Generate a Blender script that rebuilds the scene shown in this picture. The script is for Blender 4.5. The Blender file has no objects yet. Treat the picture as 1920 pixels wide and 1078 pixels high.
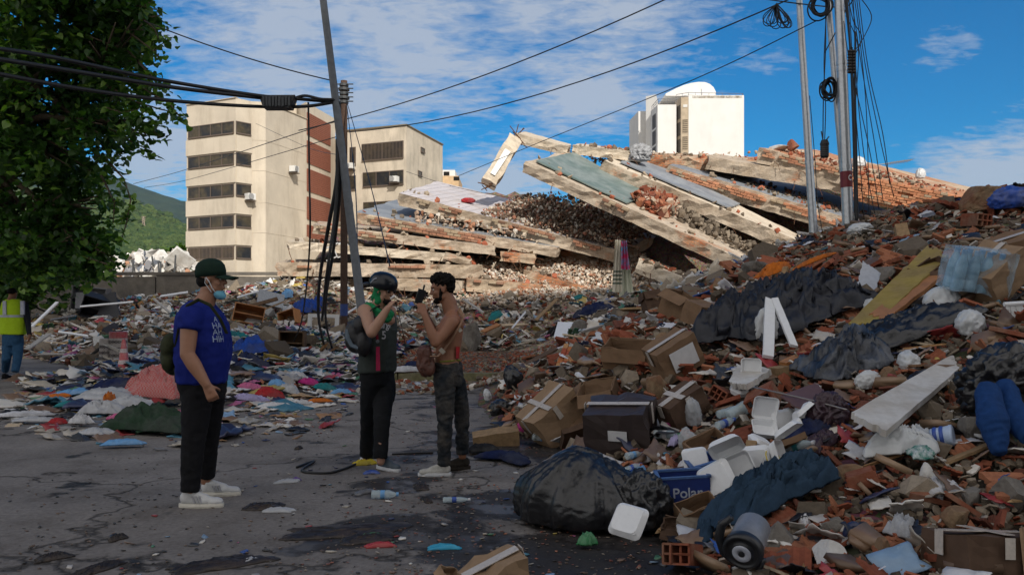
import bpy, bmesh, math, random
import numpy as np
from mathutils import Vector, Matrix, Euler, noise as mnoise
R = random.Random(7); NR = np.random.default_rng(11)
PI = math.pi
S = bpy.context.scene
# ---------------- camera, sky, sun, exposure ----------------
F, CX, HY, CAMH = 1600.0, 960.0, 582.0, 1.4
cam_d = bpy.data.cameras.new('camera'); cam = bpy.data.objects.new('camera', cam_d)
S.collection.objects.link(cam); S.camera = cam
cam.location = (0, 0, CAMH); cam.rotation_euler = (PI / 2, 0, 0)
cam_d.lens = F * 36 / 1920; cam_d.sensor_width = 36; cam_d.shift_y = 43 / 1920
cam_d.clip_start = .05; cam_d.clip_end = 9000
SUN = Vector((.34, -.94, 0)).normalized() * math.cos(math.radians(36)); SUN.z = math.sin(math.radians(36))
sl = bpy.data.lights.new('sun', 'SUN'); sl.energy = 4.2; sl.angle = math.radians(.5); sl.color = (1, .94, .85)
so = bpy.data.objects.new('sun', sl); S.collection.objects.link(so)
so.rotation_euler = SUN.to_track_quat('Z', 'Y').to_euler(); so.location = (0, 0, 60)
S.view_settings.view_transform = 'Standard'; S.view_settings.look = 'None'
S.view_settings.exposure = 0; S.view_settings.gamma = 1
W = bpy.data.worlds.new('World'); S.world = W; W.use_nodes = True
wn, wl = W.node_tree.nodes, W.node_tree.links; wn.clear()
def N(nt, typ, **kw):
    n = nt.nodes.new(typ)
    for k, v in kw.items():
        if k[0] == 'i' and k[1:].isdigit(): n.inputs[int(k[1:])].default_value = v
        elif hasattr(n, k): setattr(n, k, v)
        else: n.inputs[k].default_value = v
    return n
def math_(nt, op, a, b=None, clamp=False):
    n = nt.nodes.new('ShaderNodeMath'); n.operation = op; n.use_clamp = clamp
    for i, v in enumerate((a, b)):
        if v is None: continue
        if isinstance(v, (int, float)): n.inputs[i].default_value = v
        else: nt.links.new(v, n.inputs[i])
    return n.outputs[0]
def ramp(nt, fac, stops, interp='LINEAR'):
    n = nt.nodes.new('ShaderNodeValToRGB'); n.color_ramp.interpolation = interp
    e = n.color_ramp.elements
    while len(e) > 1: e.remove(e[-1])
    e[0].position = stops[0][0]; e[0].color = tuple(stops[0][1]) + (1,)
    for p, c in stops[1:]:
        k = e.new(p); k.color = tuple(c) + (1,)
    if fac is not None: nt.links.new(fac, n.inputs[0])
    return n.outputs[0]
def mix(nt, fac, a, b, mode='MIX'):
    n = nt.nodes.new('ShaderNodeMix'); n.data_type = 'RGBA'; n.blend_type = mode
    for i, v in ((0, fac), (6, a), (7, b)):
        if isinstance(v, (int, float)): n.inputs[i].default_value = v
        elif isinstance(v, tuple): n.inputs[i].default_value = tuple(v) + ((1,) if len(v) == 3 else ())
        else: nt.links.new(v, n.inputs[i])
    return n.outputs[2]
def world():
    nt = W.node_tree
    sky = N(nt, 'ShaderNodeTexSky', sky_type='NISHITA', sun_disc=False, sun_elevation=math.radians(36),
            sun_rotation=math.atan2(SUN.x, SUN.y), air_density=1.0, dust_density=.35, ozone_density=3.0, altitude=600)
    hs = N(nt, 'ShaderNodeHueSaturation', Saturation=1.9, Value=1.05); wl.new(sky.outputs[0], hs.inputs['Color'])
    tc = N(nt, 'ShaderNodeTexCoord')
    sep = N(nt, 'ShaderNodeSeparateXYZ'); wl.new(tc.outputs['Generated'], sep.inputs[0])
    zz = math_(nt, 'ADD', math_(nt, 'MAXIMUM', sep.outputs[2], 0.0), .16)
    u = math_(nt, 'DIVIDE', sep.outputs[0], zz); v = math_(nt, 'DIVIDE', sep.outputs[1], zz)
    cb = N(nt, 'ShaderNodeCombineXYZ'); wl.new(u, cb.inputs[0]); wl.new(v, cb.inputs[1])
    def nz(scale, det, rough, dist, off=(0, 0, 0), sc=(1, 1, 1)):
        mp = N(nt, 'ShaderNodeMapping'); wl.new(cb.outputs[0], mp.inputs[0])
        mp.inputs['Location'].default_value = off; mp.inputs['Scale'].default_value = sc
        mp.inputs['Rotation'].default_value = (0, 0, .5)
        n = N(nt, 'ShaderNodeTexNoise', Scale=scale, Detail=det, Roughness=rough, Distortion=dist)
        wl.new(mp.outputs[0], n.inputs['Vector']); return n.outputs[0]
    big = nz(1.3, 4, .55, .3); rip = nz(15, 5, .62, .35, (3, 1, 0), (1, 1.6, 1)); soft = nz(3.2, 8, .6, .6, (7, 2, 0), (.6, 1.5, 1))
    # clouds where they stand in the sky: (direction, radius)
    def blob(px, py, r, sx=1., k=1., d=None):
        d = Vector(((px - CX) / F, 1, (HY - py) / F)).normalized() if d is None else Vector(d).normalized()
        s = N(nt, 'ShaderNodeVectorMath', operation='SUBTRACT'); wl.new(tc.outputs['Generated'], s.inputs[0]); s.inputs[1].default_value = d
        m = N(nt, 'ShaderNodeVectorMath', operation='MULTIPLY'); wl.new(s.outputs[0], m.inputs[0]); m.inputs[1].default_value = (sx, sx, 1)
        l = N(nt, 'ShaderNodeVectorMath', operation='LENGTH'); wl.new(m.outputs[0], l.inputs[0])
        q = math_(nt, 'DIVIDE', l.outputs['Value'], r)
        return math_(nt, 'MULTIPLY', math_(nt, 'SUBTRACT', 1.0, q, True), k)
    tot = None
    for a in ((520, 90, .20, .9, 1.25), (760, 60, .23, .8, 1.2), (660, 190, .13, .7, 1.1), (1180, 30, .22, .75, .95), (980, 20, .2, .7, .95), (1400, 70, .12, .6, .7), (280, 290, .13, 1, 1.25), (350, 60, .16, 1, .8),
              (1110, 188, .085, .5, 1.3), (1010, 190, .05, .5, .9), (1850, 318, .07, .42, 1.3), (1960, 300, .07, .42, 1.3), (1770, 80, .06, .6, .75), (930, 345, .085, .5, 1.2), (740, 330, .1, .5, .7), (1910, 190, .05, .8, .6),):
        b = blob(*a); tot = b if tot is None else math_(nt, 'MAXIMUM', tot, b)
    dens = math_(nt, 'ADD', math_(nt, 'MULTIPLY', soft, .95), math_(nt, 'MULTIPLY', rip, .85))
    dens = math_(nt, 'ADD', dens, math_(nt, 'MULTIPLY', math_(nt, 'SUBTRACT', big, .5), .8))
    c = math_(nt, 'SUBTRACT', math_(nt, 'ADD', dens, math_(nt, 'MULTIPLY', tot, .95)), 1.42)
    c = math_(nt, 'MULTIPLY', c, 2.3, True)
    c = math_(nt, 'MULTIPLY', c, math_(nt, 'MULTIPLY', tot, 2.2, True))
    c = math_(nt, 'MULTIPLY', c, .8, True)
    col = mix(nt, c, hs.outputs[0], (5.0, 5.5, 6.3))
    # unseen bright clouds behind, beside and above the viewer, added as fill light
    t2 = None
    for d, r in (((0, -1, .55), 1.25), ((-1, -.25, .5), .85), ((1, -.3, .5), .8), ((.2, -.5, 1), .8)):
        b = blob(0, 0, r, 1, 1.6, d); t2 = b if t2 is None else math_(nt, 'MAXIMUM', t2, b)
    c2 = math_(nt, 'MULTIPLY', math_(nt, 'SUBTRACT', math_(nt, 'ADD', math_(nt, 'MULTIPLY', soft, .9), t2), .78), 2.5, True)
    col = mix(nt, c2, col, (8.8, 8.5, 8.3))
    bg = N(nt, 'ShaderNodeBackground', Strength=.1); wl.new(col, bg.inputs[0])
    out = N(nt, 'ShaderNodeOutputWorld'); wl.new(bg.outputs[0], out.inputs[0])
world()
S.cycles.max_bounces = 6; S.cycles.diffuse_bounces = 3; S.cycles.glossy_bounces = 3; S.cycles.transmission_bounces = 4
S.cycles.transparent_max_bounces = 6; S.cycles.use_denoising = True

# ---------------- helpers ----------------
def P(px, py, Y): return Vector(((px - CX) / F * Y, Y, CAMH + (HY - py) / F * Y))
MATS = {}
def mat(name, col, rough=.75, metal=0., n=3., amt=.25, bump=.0, bs=20., col2=None, alpha=1., spec=.5, vcol=False, trans=0., sheen=0., n2=None, coat=0.):
    """procedural Principled material: base colour varied by noise, optional second colour, bump; vcol multiplies by the mesh's own paint"""
    if name in MATS: return MATS[name]
    m = bpy.data.materials.new(name); m.use_nodes = True; nt = m.node_tree; b = nt.nodes['Principled BSDF']
    tc = N(nt, 'ShaderNodeTexCoord'); co = tc.outputs['Object']
    t = N(nt, 'ShaderNodeTexNoise', Scale=n, Detail=6, Roughness=.62); nt.links.new(co, t.inputs['Vector'])
    base = tuple(col)
    if vcol:
        a = N(nt, 'ShaderNodeVertexColor', layer_name='col'); base = a.outputs[0]
    if col2 is not None:
        f = ramp(nt, t.outputs[0], [(.42, (0, 0, 0)), (.6, (1, 1, 1))]); base = mix(nt, f, base, tuple(col2))
    t2 = N(nt, 'ShaderNodeTexNoise', Scale=n * 4.3 if n2 is None else n2, Detail=5, Roughness=.7); nt.links.new(co, t2.inputs['Vector'])
    g = ramp(nt, t2.outputs[0], [(.25, (1 - amt,) * 3), (.75, (1 + amt * .6,) * 3)])
    out = mix(nt, 1., base, g, 'MULTIPLY'); nt.links.new(out, b.inputs['Base Color'])
    b.inputs['Roughness'].default_value = rough; b.inputs['Metallic'].default_value = metal
    b.inputs['Specular IOR Level'].default_value = spec * (.3 if rough >= .7 else 1)
    if alpha < 1: b.inputs['Alpha'].default_value = alpha
    if trans: b.inputs['Transmission Weight'].default_value = trans
    if sheen: b.inputs['Sheen Weight'].default_value = sheen
    if coat: b.inputs['Coat Weight'].default_value = coat
    if bump:
        t3 = N(nt, 'ShaderNodeTexNoise', Scale=bs, Detail=5, Roughness=.65); nt.links.new(co, t3.inputs['Vector'])
        bp = N(nt, 'ShaderNodeBump', Strength=bump, Distance=.02); nt.links.new(t3.outputs[0], bp.inputs['Height']); nt.links.new(bp.outputs[0], b.inputs['Normal'])
    MATS[name] = m; return m
class MB:
    """collects shapes into one mesh"""
    def __init__(s): s.v = []; s.lv = []; s.lt = []; s.mi = []; s.c = []; s.n = 0
    def add(s, v, f, mi=0, col=(1, 1, 1)):
        v = np.asarray(v, float).reshape(-1, 3)
        s.v.append(v)
        if isinstance(f, tuple) and isinstance(f[0], np.ndarray): lv, lt = f
        else: lv = np.array([i for q in f for i in q], int); lt = np.array([len(q) for q in f], int)
        s.lv.append(lv + s.n); s.lt.append(lt); s.mi.append(np.full(len(lt), mi) if np.isscalar(mi) else np.asarray(mi))
        c = np.asarray(col, float)
        s.c.append(np.tile(c, (len(v), 1)) if c.ndim == 1 else c); s.n += len(v); return s
    def box(s, c, d, rot=None, mi=0, col=(1, 1, 1), jit=0.):
        v = np.array([[x, y, z] for z in (-.5, .5) for y in (-.5, .5) for x in (-.5, .5)]) * np.array(d)
        if jit: v = v + NR.uniform(-jit, jit, v.shape) * np.array(d)
        if rot is not None: v = v @ np.array(Euler(rot).to_matrix() if not isinstance(rot, Matrix) else rot.to_3x3()).T
        return s.add(v + np.array(c), BOXF, mi, col)
    def hexa(s, p, mi=0, col=(1, 1, 1)):
        """p: 4 bottom corners then 4 top corners, both counter-clockwise"""
        return s.add(np.array([tuple(q) for q in p]), [(3, 2, 1, 0), (4, 5, 6, 7), (0, 1, 5, 4), (1, 2, 6, 5), (2, 3, 7, 6), (3, 0, 4, 7)], mi, col)
    def tube(s, pts, r, seg=8, mi=0, col=(1, 1, 1), cap=True, closed=False, sq=None):
        pts = [Vector(p) for p in pts]; n = len(pts); rs = r if isinstance(r, (list, tuple)) else [r] * n
        V = []; up = None
        for i, p in enumerate(pts):
            if closed: t = pts[(i + 1) % n] - pts[i - 1]
            else: t = pts[min(i + 1, n - 1)] - pts[max(i - 1, 0)]
            t = t.normalized() if t.length > 1e-9 else Vector((0, 0, 1))
            if up is None: up = Vector((0, 0, 1)) if abs(t.z) < .9 else Vector((0, 1, 0))
            a = t.cross(up)
            if a.length < 1e-6: a = t.orthogonal()
            a.normalize(); b = a.cross(t); up = b.copy(); b = b
            for k in range(seg):
                th = 2 * PI * k / seg
                e1, e2 = (1, 1) if sq is None else sq
                V.append(p + a * (math.cos(th) * rs[i] * e1) + b * (math.sin(th) * rs[i] * e2))
        Fc = []
        for i in range(n if closed else n - 1):
            j = (i + 1) % n
            for k in range(seg):
                k2 = (k + 1) % seg
                Fc.append((i * seg + k, i * seg + k2, j * seg + k2, j * seg + k))
        if cap and not closed:
            Fc.append(tuple(range(seg))[::-1]); Fc.append(tuple((n - 1) * seg + k for k in range(seg)))
        return s.add(np.array([tuple(q) for q in V]), Fc, mi, col)
    def lathe(s, prof, seg=20, mi=0, M=None, col=(1, 1, 1)):
        V = []
        for r, z in prof:
            for k in range(seg):
                th = 2 * PI * k / seg; V.append((r * math.cos(th), r * math.sin(th), z))
        Fc = []
        for i in range(len(prof) - 1):
            for k in range(seg):
                k2 = (k + 1) % seg; Fc.append((i * seg + k, i * seg + k2, (i + 1) * seg + k2, (i + 1) * seg + k))
        Fc.append(tuple(range(seg))[::-1]); Fc.append(tuple((len(prof) - 1) * seg + k for k in range(seg)))
        V = np.array(V)
        if M is not None:
            M = np.array(M); V = V @ M[:3, :3].T + M[:3, 3]
        return s.add(V, Fc, mi, col)
    def ball(s, c, r, seg=14, mi=0, rot=None, col=(1, 1, 1)):
        r = (r, r, r) if np.isscalar(r) else r
        M = Matrix.Translation(Vector(c)) @ ((Euler(rot).to_matrix().to_4x4()) if rot is not None else Matrix()) @ Matrix.Diagonal((*r, 1))
        k = seg // 2 + 1
        return s.lathe([(max(math.sin(PI * i / k), .02), -math.cos(PI * i / k)) for i in range(k + 1)], seg, mi, M, col)
    def xf(s, M):
        M = np.array(M)
        s.v = [v @ M[:3, :3].T + M[:3, 3] for v in s.v]; return s
    def arrays(s): return np.concatenate(s.v), np.concatenate(s.lv), np.concatenate(s.lt)
    def mesh(s, name, mats, smooth=False):
        v, lv, lt = s.arrays(); me = bpy.data.meshes.new(name)
        me.vertices.add(len(v)); me.vertices.foreach_set('co', v.astype(np.float32).ravel())
        me.loops.add(len(lv)); me.loops.foreach_set('vertex_index', lv.astype(np.int32))
        me.polygons.add(len(lt)); st = np.concatenate([[0], np.cumsum(lt)[:-1]])
        me.polygons.foreach_set('loop_start', st.astype(np.int32)); me.polygons.foreach_set('loop_total', lt.astype(np.int32))
        me.polygons.foreach_set('material_index', np.concatenate(s.mi).astype(np.int32))
        me.polygons.foreach_set('use_smooth', np.full(len(lt), smooth))
        ca = me.color_attributes.new('col', 'FLOAT_COLOR', 'POINT')
        c = np.concatenate(s.c); ca.data.foreach_set('color', np.hstack([c, np.ones((len(c), 1))]).astype(np.float32).ravel())
        me.update(calc_edges=True); me.validate()
        for m in (mats if isinstance(mats, (list, tuple)) else [mats]): me.materials.append(m)
        return me
    def obj(s, name, mats, parent=None, smooth=False, loc=None, rot=None):
        o = bpy.data.objects.new(name, s.mesh(name, mats, smooth)); S.collection.objects.link(o)
        if parent is not None: o.parent = parent
        if loc is not None: o.location = loc
        if rot is not None: o.rotation_euler = rot
        return o
BOXF = [(0, 2, 3, 1), (4, 5, 7, 6), (0, 1, 5, 4), (1, 3, 7, 5), (3, 2, 6, 7), (2, 0, 4, 6)]
LABELS = {}
def tag(o, label, cat, group=None, kind=None):
    if label: o['label'] = label
    if cat: o['category'] = cat
    if group: o['group'] = group
    if kind: o['kind'] = kind
    return o
def thing(name, label, cat, loc=(0, 0, 0), rot=(0, 0, 0), group=None):
    o = bpy.data.objects.new(name, None); S.collection.objects.link(o); o.empty_display_size = .1
    o.location = loc; o.rotation_euler = rot; return tag(o, label, cat, group)
def recenter(o, base=None):
    """moves a mesh object's origin to its own base, the shape staying where it is"""
    me = o.data; n = len(me.vertices); a = np.empty(n * 3, np.float32); me.vertices.foreach_get('co', a); a = a.reshape(-1, 3)
    c = base if base is not None else np.array([(a[:, 0].min() + a[:, 0].max()) / 2, (a[:, 1].min() + a[:, 1].max()) / 2, a[:, 2].min()])
    c = np.array(c, np.float32); me.vertices.foreach_set('co', (a - c).ravel()); me.update(); o.location = Vector(o.location) + Vector(c.tolist()); return o
def nz3(p, s=1., off=0.): return mnoise.noise(Vector((p[0] * s + off, p[1] * s + off * .7, p[2] * s - off)))
def fbm(p, s=1., o=4, off=0.): return mnoise.fractal(Vector((p[0] * s + off, p[1] * s - off, p[2] * s + off)), 1.0, 2.0, o)
# ---------------- height of the ground and of the heaps on it ----------------
HP = []
for px, py, Y in ((1920, 1078, 4.2), (2050, 1000, 4.6), (1700, 1078, 4.1), (1920, 800, 5.6), (2150, 760, 5.2), (1700, 900, 5.2), (1500, 800, 6.5), (1500, 950, 5.2), (1300, 700, 8.5), (1300, 850, 6.6), (1600, 600, 9), (1900, 550, 8.2), (1750, 500, 10.5),
                  (1300, 565, 13), (1500, 472, 14), (1700, 400, 14.5), (1900, 362, 15), (2100, 320, 15), (1850, 430, 12.5), (1400, 560, 11.5), (1100, 650, 12), (1180, 622, 13.5), (1200, 760, 8.2), (1050, 760, 9.4), (1000, 690, 13.5), (1150, 860, 6.9),
                  (60, 640, 28), (100, 594, 33), (250, 563, 34), (400, 552, 34), (480, 545, 33), (560, 528, 33), (700, 560, 33), (520, 600, 29), (650, 605, 30), (300, 606, 26), (180, 640, 25), (400, 640, 23), (480, 622, 22), (560, 668, 18), (470, 672, 17.5), (400, 690, 15.5), (290, 705, 14), (210, 722, 14.5),
                  (860, 560, 33), (960, 545, 33), (1050, 545, 34), (1150, 560, 30), (900, 600, 30), (1000, 600, 29), (900, 652, 27), (1000, 656, 26), (1100, 620, 20), (1000, 674, 22), (1200, 585, 22), (780, 600, 30), (780, 645, 27), (1400, 500, 24), (1600, 430, 24)):
    p = P(px, py, Y); HP.append((p.x, p.y, p.z))
HP += [(x, 39, 2.9) for x in (-8, -2, 4, 10, 16, 22)] + [(x, 46, 3.2) for x in (-8, 2, 12, 22)] + [(-20, 39, .5), (-14, 39, 1.4), (-24, 34, .3), (12, 20, 3.2), (16, 16, 3.2)]
HP += [(0, 7, -.25), (.2, 9, -.2), (0, 5, -.25), (.15, 3.5, -.25), (-.6, 12, -.1), (-.6, 16, .02), (-1.5, 19, .12), (0, 21, .15), (-2, 23, .2), (-4, 12, -.05), (-4, 6, -.2), (-8, 8, -.1), (-8, 12, -.1), (-12, 16, -.1), (-11, 20, -.1), (-7.6, 12.6, -.05), (-14, 24, -.1), (-20, 24, -.2), (-24, 16, -.2), (-14, 8, -.2), (2.5, 1.5, -.1), (6, 0, .2), (8, 8, 2.0), (11, 10, 2.6), (-5, 19, .25), (-3.5, 17, .12)]
HP = np.array(HP)
def _k(r): return np.sqrt(r * r + 1.0) * -1
_d = np.hypot(HP[:, None, 0] - HP[None, :, 0], HP[:, None, 1] - HP[None, :, 1])
_n = len(HP); _A = np.zeros((_n + 1, _n + 1)); _A[:_n, :_n] = _k(_d) + np.eye(_n) * .02; _A[_n, :_n] = 1; _A[:_n, _n] = 1
_w = np.linalg.solve(_A, np.append(HP[:, 2], 0))
def Hraw(x, y):
    x = np.asarray(x, float); y = np.asarray(y, float); sh = x.shape; x = x.ravel(); y = y.ravel(); o = np.empty(len(x))
    for i in range(0, len(x), 20000):
        d = np.hypot(x[i:i + 20000, None] - HP[None, :, 0], y[i:i + 20000, None] - HP[None, :, 1])
        o[i:i + 20000] = _k(d) @ _w[:_n] + _w[_n]
    return o.reshape(sh)
def kerbz(x, y): return .14 * ((y > 16.9) & (x > -6.2) & (x < 1.6))
def H(x, y): return np.maximum(Hraw(x, y), kerbz(np.asarray(x), np.asarray(y)))
def h1(x, y): return float(H(np.array([x]), np.array([y]))[0])
def hit(px, py, y0=2.5, y1=60):
    """the spot on ground or heap that a line of sight meets"""
    Y = np.concatenate([np.arange(y0, 20, .04), np.arange(20, y1, .1)])
    x = (px - CX) / F * Y; z = CAMH + (HY - py) / F * Y; hh = H(x, Y); k = np.nonzero(z <= hh)[0]
    i = k[0] if len(k) else len(Y) - 1
    return Vector((x[i], Y[i], hh[i]))
def nrm(x, y, e=.15):
    a = H(np.array([x + e, x - e, x, x]), np.array([y, y, y + e, y - e])); return Vector((-(a[0] - a[1]), -(a[2] - a[3]), 2 * e)).normalized()
def pxs(px, Y): return px * Y / F
# ---------------- ground ----------------
def ground():
    m = bpy.data.materials.new('street_concrete'); m.use_nodes = True; nt = m.node_tree; b = nt.nodes['Principled BSDF']
    g = N(nt, 'ShaderNodeNewGeometry'); pos = g.outputs['Position']
    def nz(s, d=6, r=.6, dist=0.): 
        t = N(nt, 'ShaderNodeTexNoise', Scale=s, Detail=d, Roughness=r, Distortion=dist); nt.links.new(pos, t.inputs['Vector']); return t.outputs[0]
    base = ramp(nt, nz(.9), [(.3, (.13, .115, .105)), (.5, (.19, .172, .158)), (.72, (.24, .218, .2))])
    base = mix(nt, .8, base, ramp(nt, nz(28, 4, .7), [(.3, (.62,) * 3), (.7, (1.25,) * 3)]), 'MULTIPLY')
    sep = N(nt, 'ShaderNodeSeparateXYZ'); nt.links.new(pos, sep.inputs[0])
    # wet part of the street: right of the middle, ragged edge, plus scattered damp spots
    w1 = math_(nt, 'ADD', math_(nt, 'MULTIPLY', sep.outputs[0], .55), math_(nt, 'MULTIPLY', math_(nt, 'SUBTRACT', nz(.75, 7, .6, .5), .5), 5.5))
    wet = math_(nt, 'MULTIPLY', math_(nt, 'ADD', w1, .42), 6.0, True)
    spots = math_(nt, 'MULTIPLY', math_(nt, 'SUBTRACT', nz(1.25, 5, .55, .2), .635), 28, True)
    wet2 = math_(nt, 'MAXIMUM', wet, spots)
    dirt = math_(nt, 'MULTIPLY', math_(nt, 'SUBTRACT', nz(2.2, 8, .7), .5), 5, True)
    base = mix(nt, math_(nt, 'MULTIPLY', wet2, .9), base, (.02, .018, .018))
    base = mix(nt, math_(nt, 'MULTIPLY', dirt, .45), base, (.045, .032, .022))
    vor = N(nt, 'ShaderNodeTexVoronoi', feature='DISTANCE_TO_EDGE', Scale=.32); 
    wp = N(nt, 'ShaderNodeVectorMath', operation='ADD'); nt.links.new(pos, wp.inputs[0])
    tn = N(nt, 'ShaderNodeTexNoise', Scale=2.5, Detail=6); nt.links.new(pos, tn.inputs['Vector'])
    sc = N(nt, 'ShaderNodeVectorMath', operation='SCALE', Scale=.9); nt.links.new(tn.outputs[1], sc.inputs[0]); nt.links.new(sc.outputs[0], wp.inputs[1]); nt.links.new(wp.outputs[0], vor.inputs['Vector'])
    crack = math_(nt, 'SUBTRACT', 1.0, math_(nt, 'MULTIPLY', vor.outputs['Distance'], 75, True))
    base = mix(nt, math_(nt, 'MULTIPLY', crack, .85), base, (.015, .013, .012))
    nt.links.new(base, b.inputs['Base Color'])
    pud = math_(nt, 'MULTIPLY', math_(nt, 'SUBTRACT', nz(2.6, 5, .6), .46), 9, True)
    film = math_(nt, 'MULTIPLY', wet2, math_(nt, 'ADD', math_(nt, 'MULTIPLY', pud, .7), .3))
    b.inputs['Specular IOR Level'].default_value = .22
    ro = math_(nt, 'SUBTRACT', .86, math_(nt, 'MULTIPLY', film, .5)); nt.links.new(ro, b.inputs['Roughness'])
    h = math_(nt, 'SUBTRACT', math_(nt, 'ADD', math_(nt, 'MULTIPLY', nz(60, 4, .7), .5), math_(nt, 'MULTIPLY', nz(7, 4), .8)), math_(nt, 'MULTIPLY', crack, .8))
    bp = N(nt, 'ShaderNodeBump', Distance=.012); nt.links.new(h, bp.inputs['Height']); nt.links.new(math_(nt, 'SUBTRACT', .75, math_(nt, 'MULTIPLY', film, .6)), bp.inputs['Strength']); nt.links.new(bp.outputs[0], b.inputs['Normal'])
    M = MB(); M.add([(-60, -40, 0), (60, -40, 0), (60, 60, 0), (-60, 60, 0)], [(0, 1, 2, 3)])
    tag(M.obj('street', m), None, None, kind='structure')
    far = mat('dry_earth', (.2, .17, .12), .95, n=.05, amt=.4)
    M = MB(); M.add([(-3500, -300, -.03), (3500, -300, -.03), (3500, 5000, -.03), (-3500, 5000, -.03)], [(0, 1, 2, 3)])
    tag(M.obj('ground', far), None, None, kind='structure')
    # raised pavement with its kerb
    pv = mat('pavement_concrete', (.15, .125, .105), .85, n=1.2, amt=.45, bump=.5, bs=30, col2=(.11, .075, .055))
    M = MB(); M.box((-2.3, 23, .07), (7.8, 11.6, .14)); tag(M.obj('pavement', pv), None, None, kind='structure')
    kb = mat('kerb_stone', (.22, .2, .13), .85, n=2.5, amt=.4, bump=.5, bs=30, col2=(.16, .15, .08))
    M = MB()
    for i in range(8): M.box((-5.7 + i * .98, 17.05, .077), (.965, .26, .158), jit=.012)
    tag(M.obj('kerb', kb), None, None, kind='structure')
ground()
# ---------------- hills ----------------
def hill(name, prof, Y, depth, mt, bumps, seed, z0=0, sl=.55):
    nx, ny = 150, 50; V = []; xs = [p[0] for p in prof]; zs = [p[1] for p in prof]
    for j in range(ny):
        t = j / (ny - 1)
        for i in range(nx):
            px = xs[0] + (xs[-1] - xs[0]) * i / (nx - 1); y = Y - depth * (1 - t)
            py = np.interp(px, xs, zs); p = P(px, py, Y); zt = p.z; x = (px - CX) / F * Y
            q = Vector((x * .004, y * .004, seed)); z = zt * (t ** sl) + mnoise.fractal(q * 3, .9, 2.1, 7) * bumps * (t * (1.1 - t) * 3 + .08)
            V.append((x, y, max(z, z0 - 1)))
    for i in range(nx): v = V[(ny - 1) * nx + i]; V.append((v[0], v[1] + depth, -5))
    Fc = [(j * nx + i, j * nx + i + 1, (j + 1) * nx + i + 1, (j + 1) * nx + i) for j in range(ny) for i in range(nx - 1)]
    M = MB(); M.add(V, Fc); o = M.obj(name, mt, smooth=True); tag(o, None, None, kind='structure'); return V
mm = mat('mountain_forest', (.028, .05, .034), .95, n=.006, amt=.5, n2=.03, col2=(.04, .06, .035), spec=.1)
hill('mountain', [(-900, 300), (-300, 250), (-50, 230), (60, 262), (140, 290), (190, 322), (230, 338), (262, 352), (290, 362), (322, 373), (350, 378), (420, 392), (560, 400), (800, 470), (1100, 560), (1500, 590)], 3400, 1300, mm, 30, 3)
gm = mat('hill_scrub', (.06, .095, .035), .95, n=.012, amt=.55, n2=.07, col2=(.10, .125, .045), spec=.1)
HV = hill('hill', [(-900, 340), (-200, 330), (60, 350), (150, 362), (215, 372), (280, 388), (325, 412), (350, 427), (420, 450), (560, 480), (800, 540), (1000, 585)], 1500, 900, gm, 15, 9, sl=.75)
from mathutils.bvhtree import BVHTree
_hb = BVHTree.FromObject(bpy.data.objects['hill'], bpy.context.evaluated_depsgraph_get())
def onhill(px, py):
    o = Vector((0, 0, CAMH)); d = (P(px, py, 100) - o).normalized(); h = _hb.ray_cast(o, d, 6000)
    return h[0]
# hillside trees: one uncountable mass of bushy crowns
def hillwoods():
    M = MB(); ico = MB(); ico.ball((0, 0, 0), 1, 7); iv, ilv, ilt = ico.arrays()
    for i in range(2600):
        px = R.uniform(20, 380); py = 372 + 112 * R.random() ** .6; p = onhill(px, py)
        if p is None: continue
        k = R.random(); r = R.uniform(5, 10) * (p.y / 1100) * (.7 if py < 440 else 1.)
        v = iv * np.array([r, r, r * .7]) * (1 + NR.uniform(-.3, .3, (len(iv), 1))) + np.array(p) + np.array([0, 0, r * .3])
        c = np.array([.035, .065, .022]) * (1 - k) + np.array([.085, .12, .035]) * k
        M.add(v, (ilv, ilt), 0, c)
    tag(M.obj('hillside_woods', mat('wood_mass', (1, 1, 1), .95, n=.2, amt=.5, vcol=True, spec=.1)), 'bushy trees covering the green hillside beyond the white ruins', 'woodland', kind='stuff')
hillwoods()
def house(i, px, py, s, kind):
    p = onhill(px, py)
    if p is None: return
    w = s * p.y / F; h = w * R.uniform(.55, .8); d = w * .8
    col = [(.42, .2, .13), (.5, .42, .34), (.55, .5, .46), (.4, .16, .1)][kind]
    wm = mat('hill_house_wall_%d' % kind, col, .9, n=.5, amt=.25); rm = mat('hill_house_roof_%d' % (kind % 2), [(.3, .12, .08), (.36, .33, .3)][kind % 2], .9, n=.5); dk = mat('dark_opening', (.02, .02, .02), .6, amt=0)
    nm = ['brick red', 'cream', 'pale grey', 'dark brick'][kind]
    t = thing('hillside_house', '%s house on the green hillside, %s' % (nm, HW[i]), 'house', (p.x, p.y, p.z - h * .3), (0, 0, R.uniform(-.4, .4)), 'small houses on the hillside')
    M = MB(); M.box((0, 0, h * .6), (w, d, h * 1.2)); M.obj('wall', wm, t)
    M = MB(); M.hexa([(-w * .55, -d * .55, h * 1.2), (w * .55, -d * .55, h * 1.2), (w * .55, d * .55, h * 1.2), (-w * .55, d * .55, h * 1.2), (-w * .5, -d * .06, h * 1.42), (w * .5, -d * .06, h * 1.42), (w * .5, d * .06, h * 1.42), (-w * .5, d * .06, h * 1.42)]); M.obj('roof', rm, t)
    for k in (-.25, .25):
        M = MB(); M.box((w * k, -d * .5 - .05, h * .85), (w * .18, .2, h * .22)); M.obj('window', dk, t)
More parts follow.
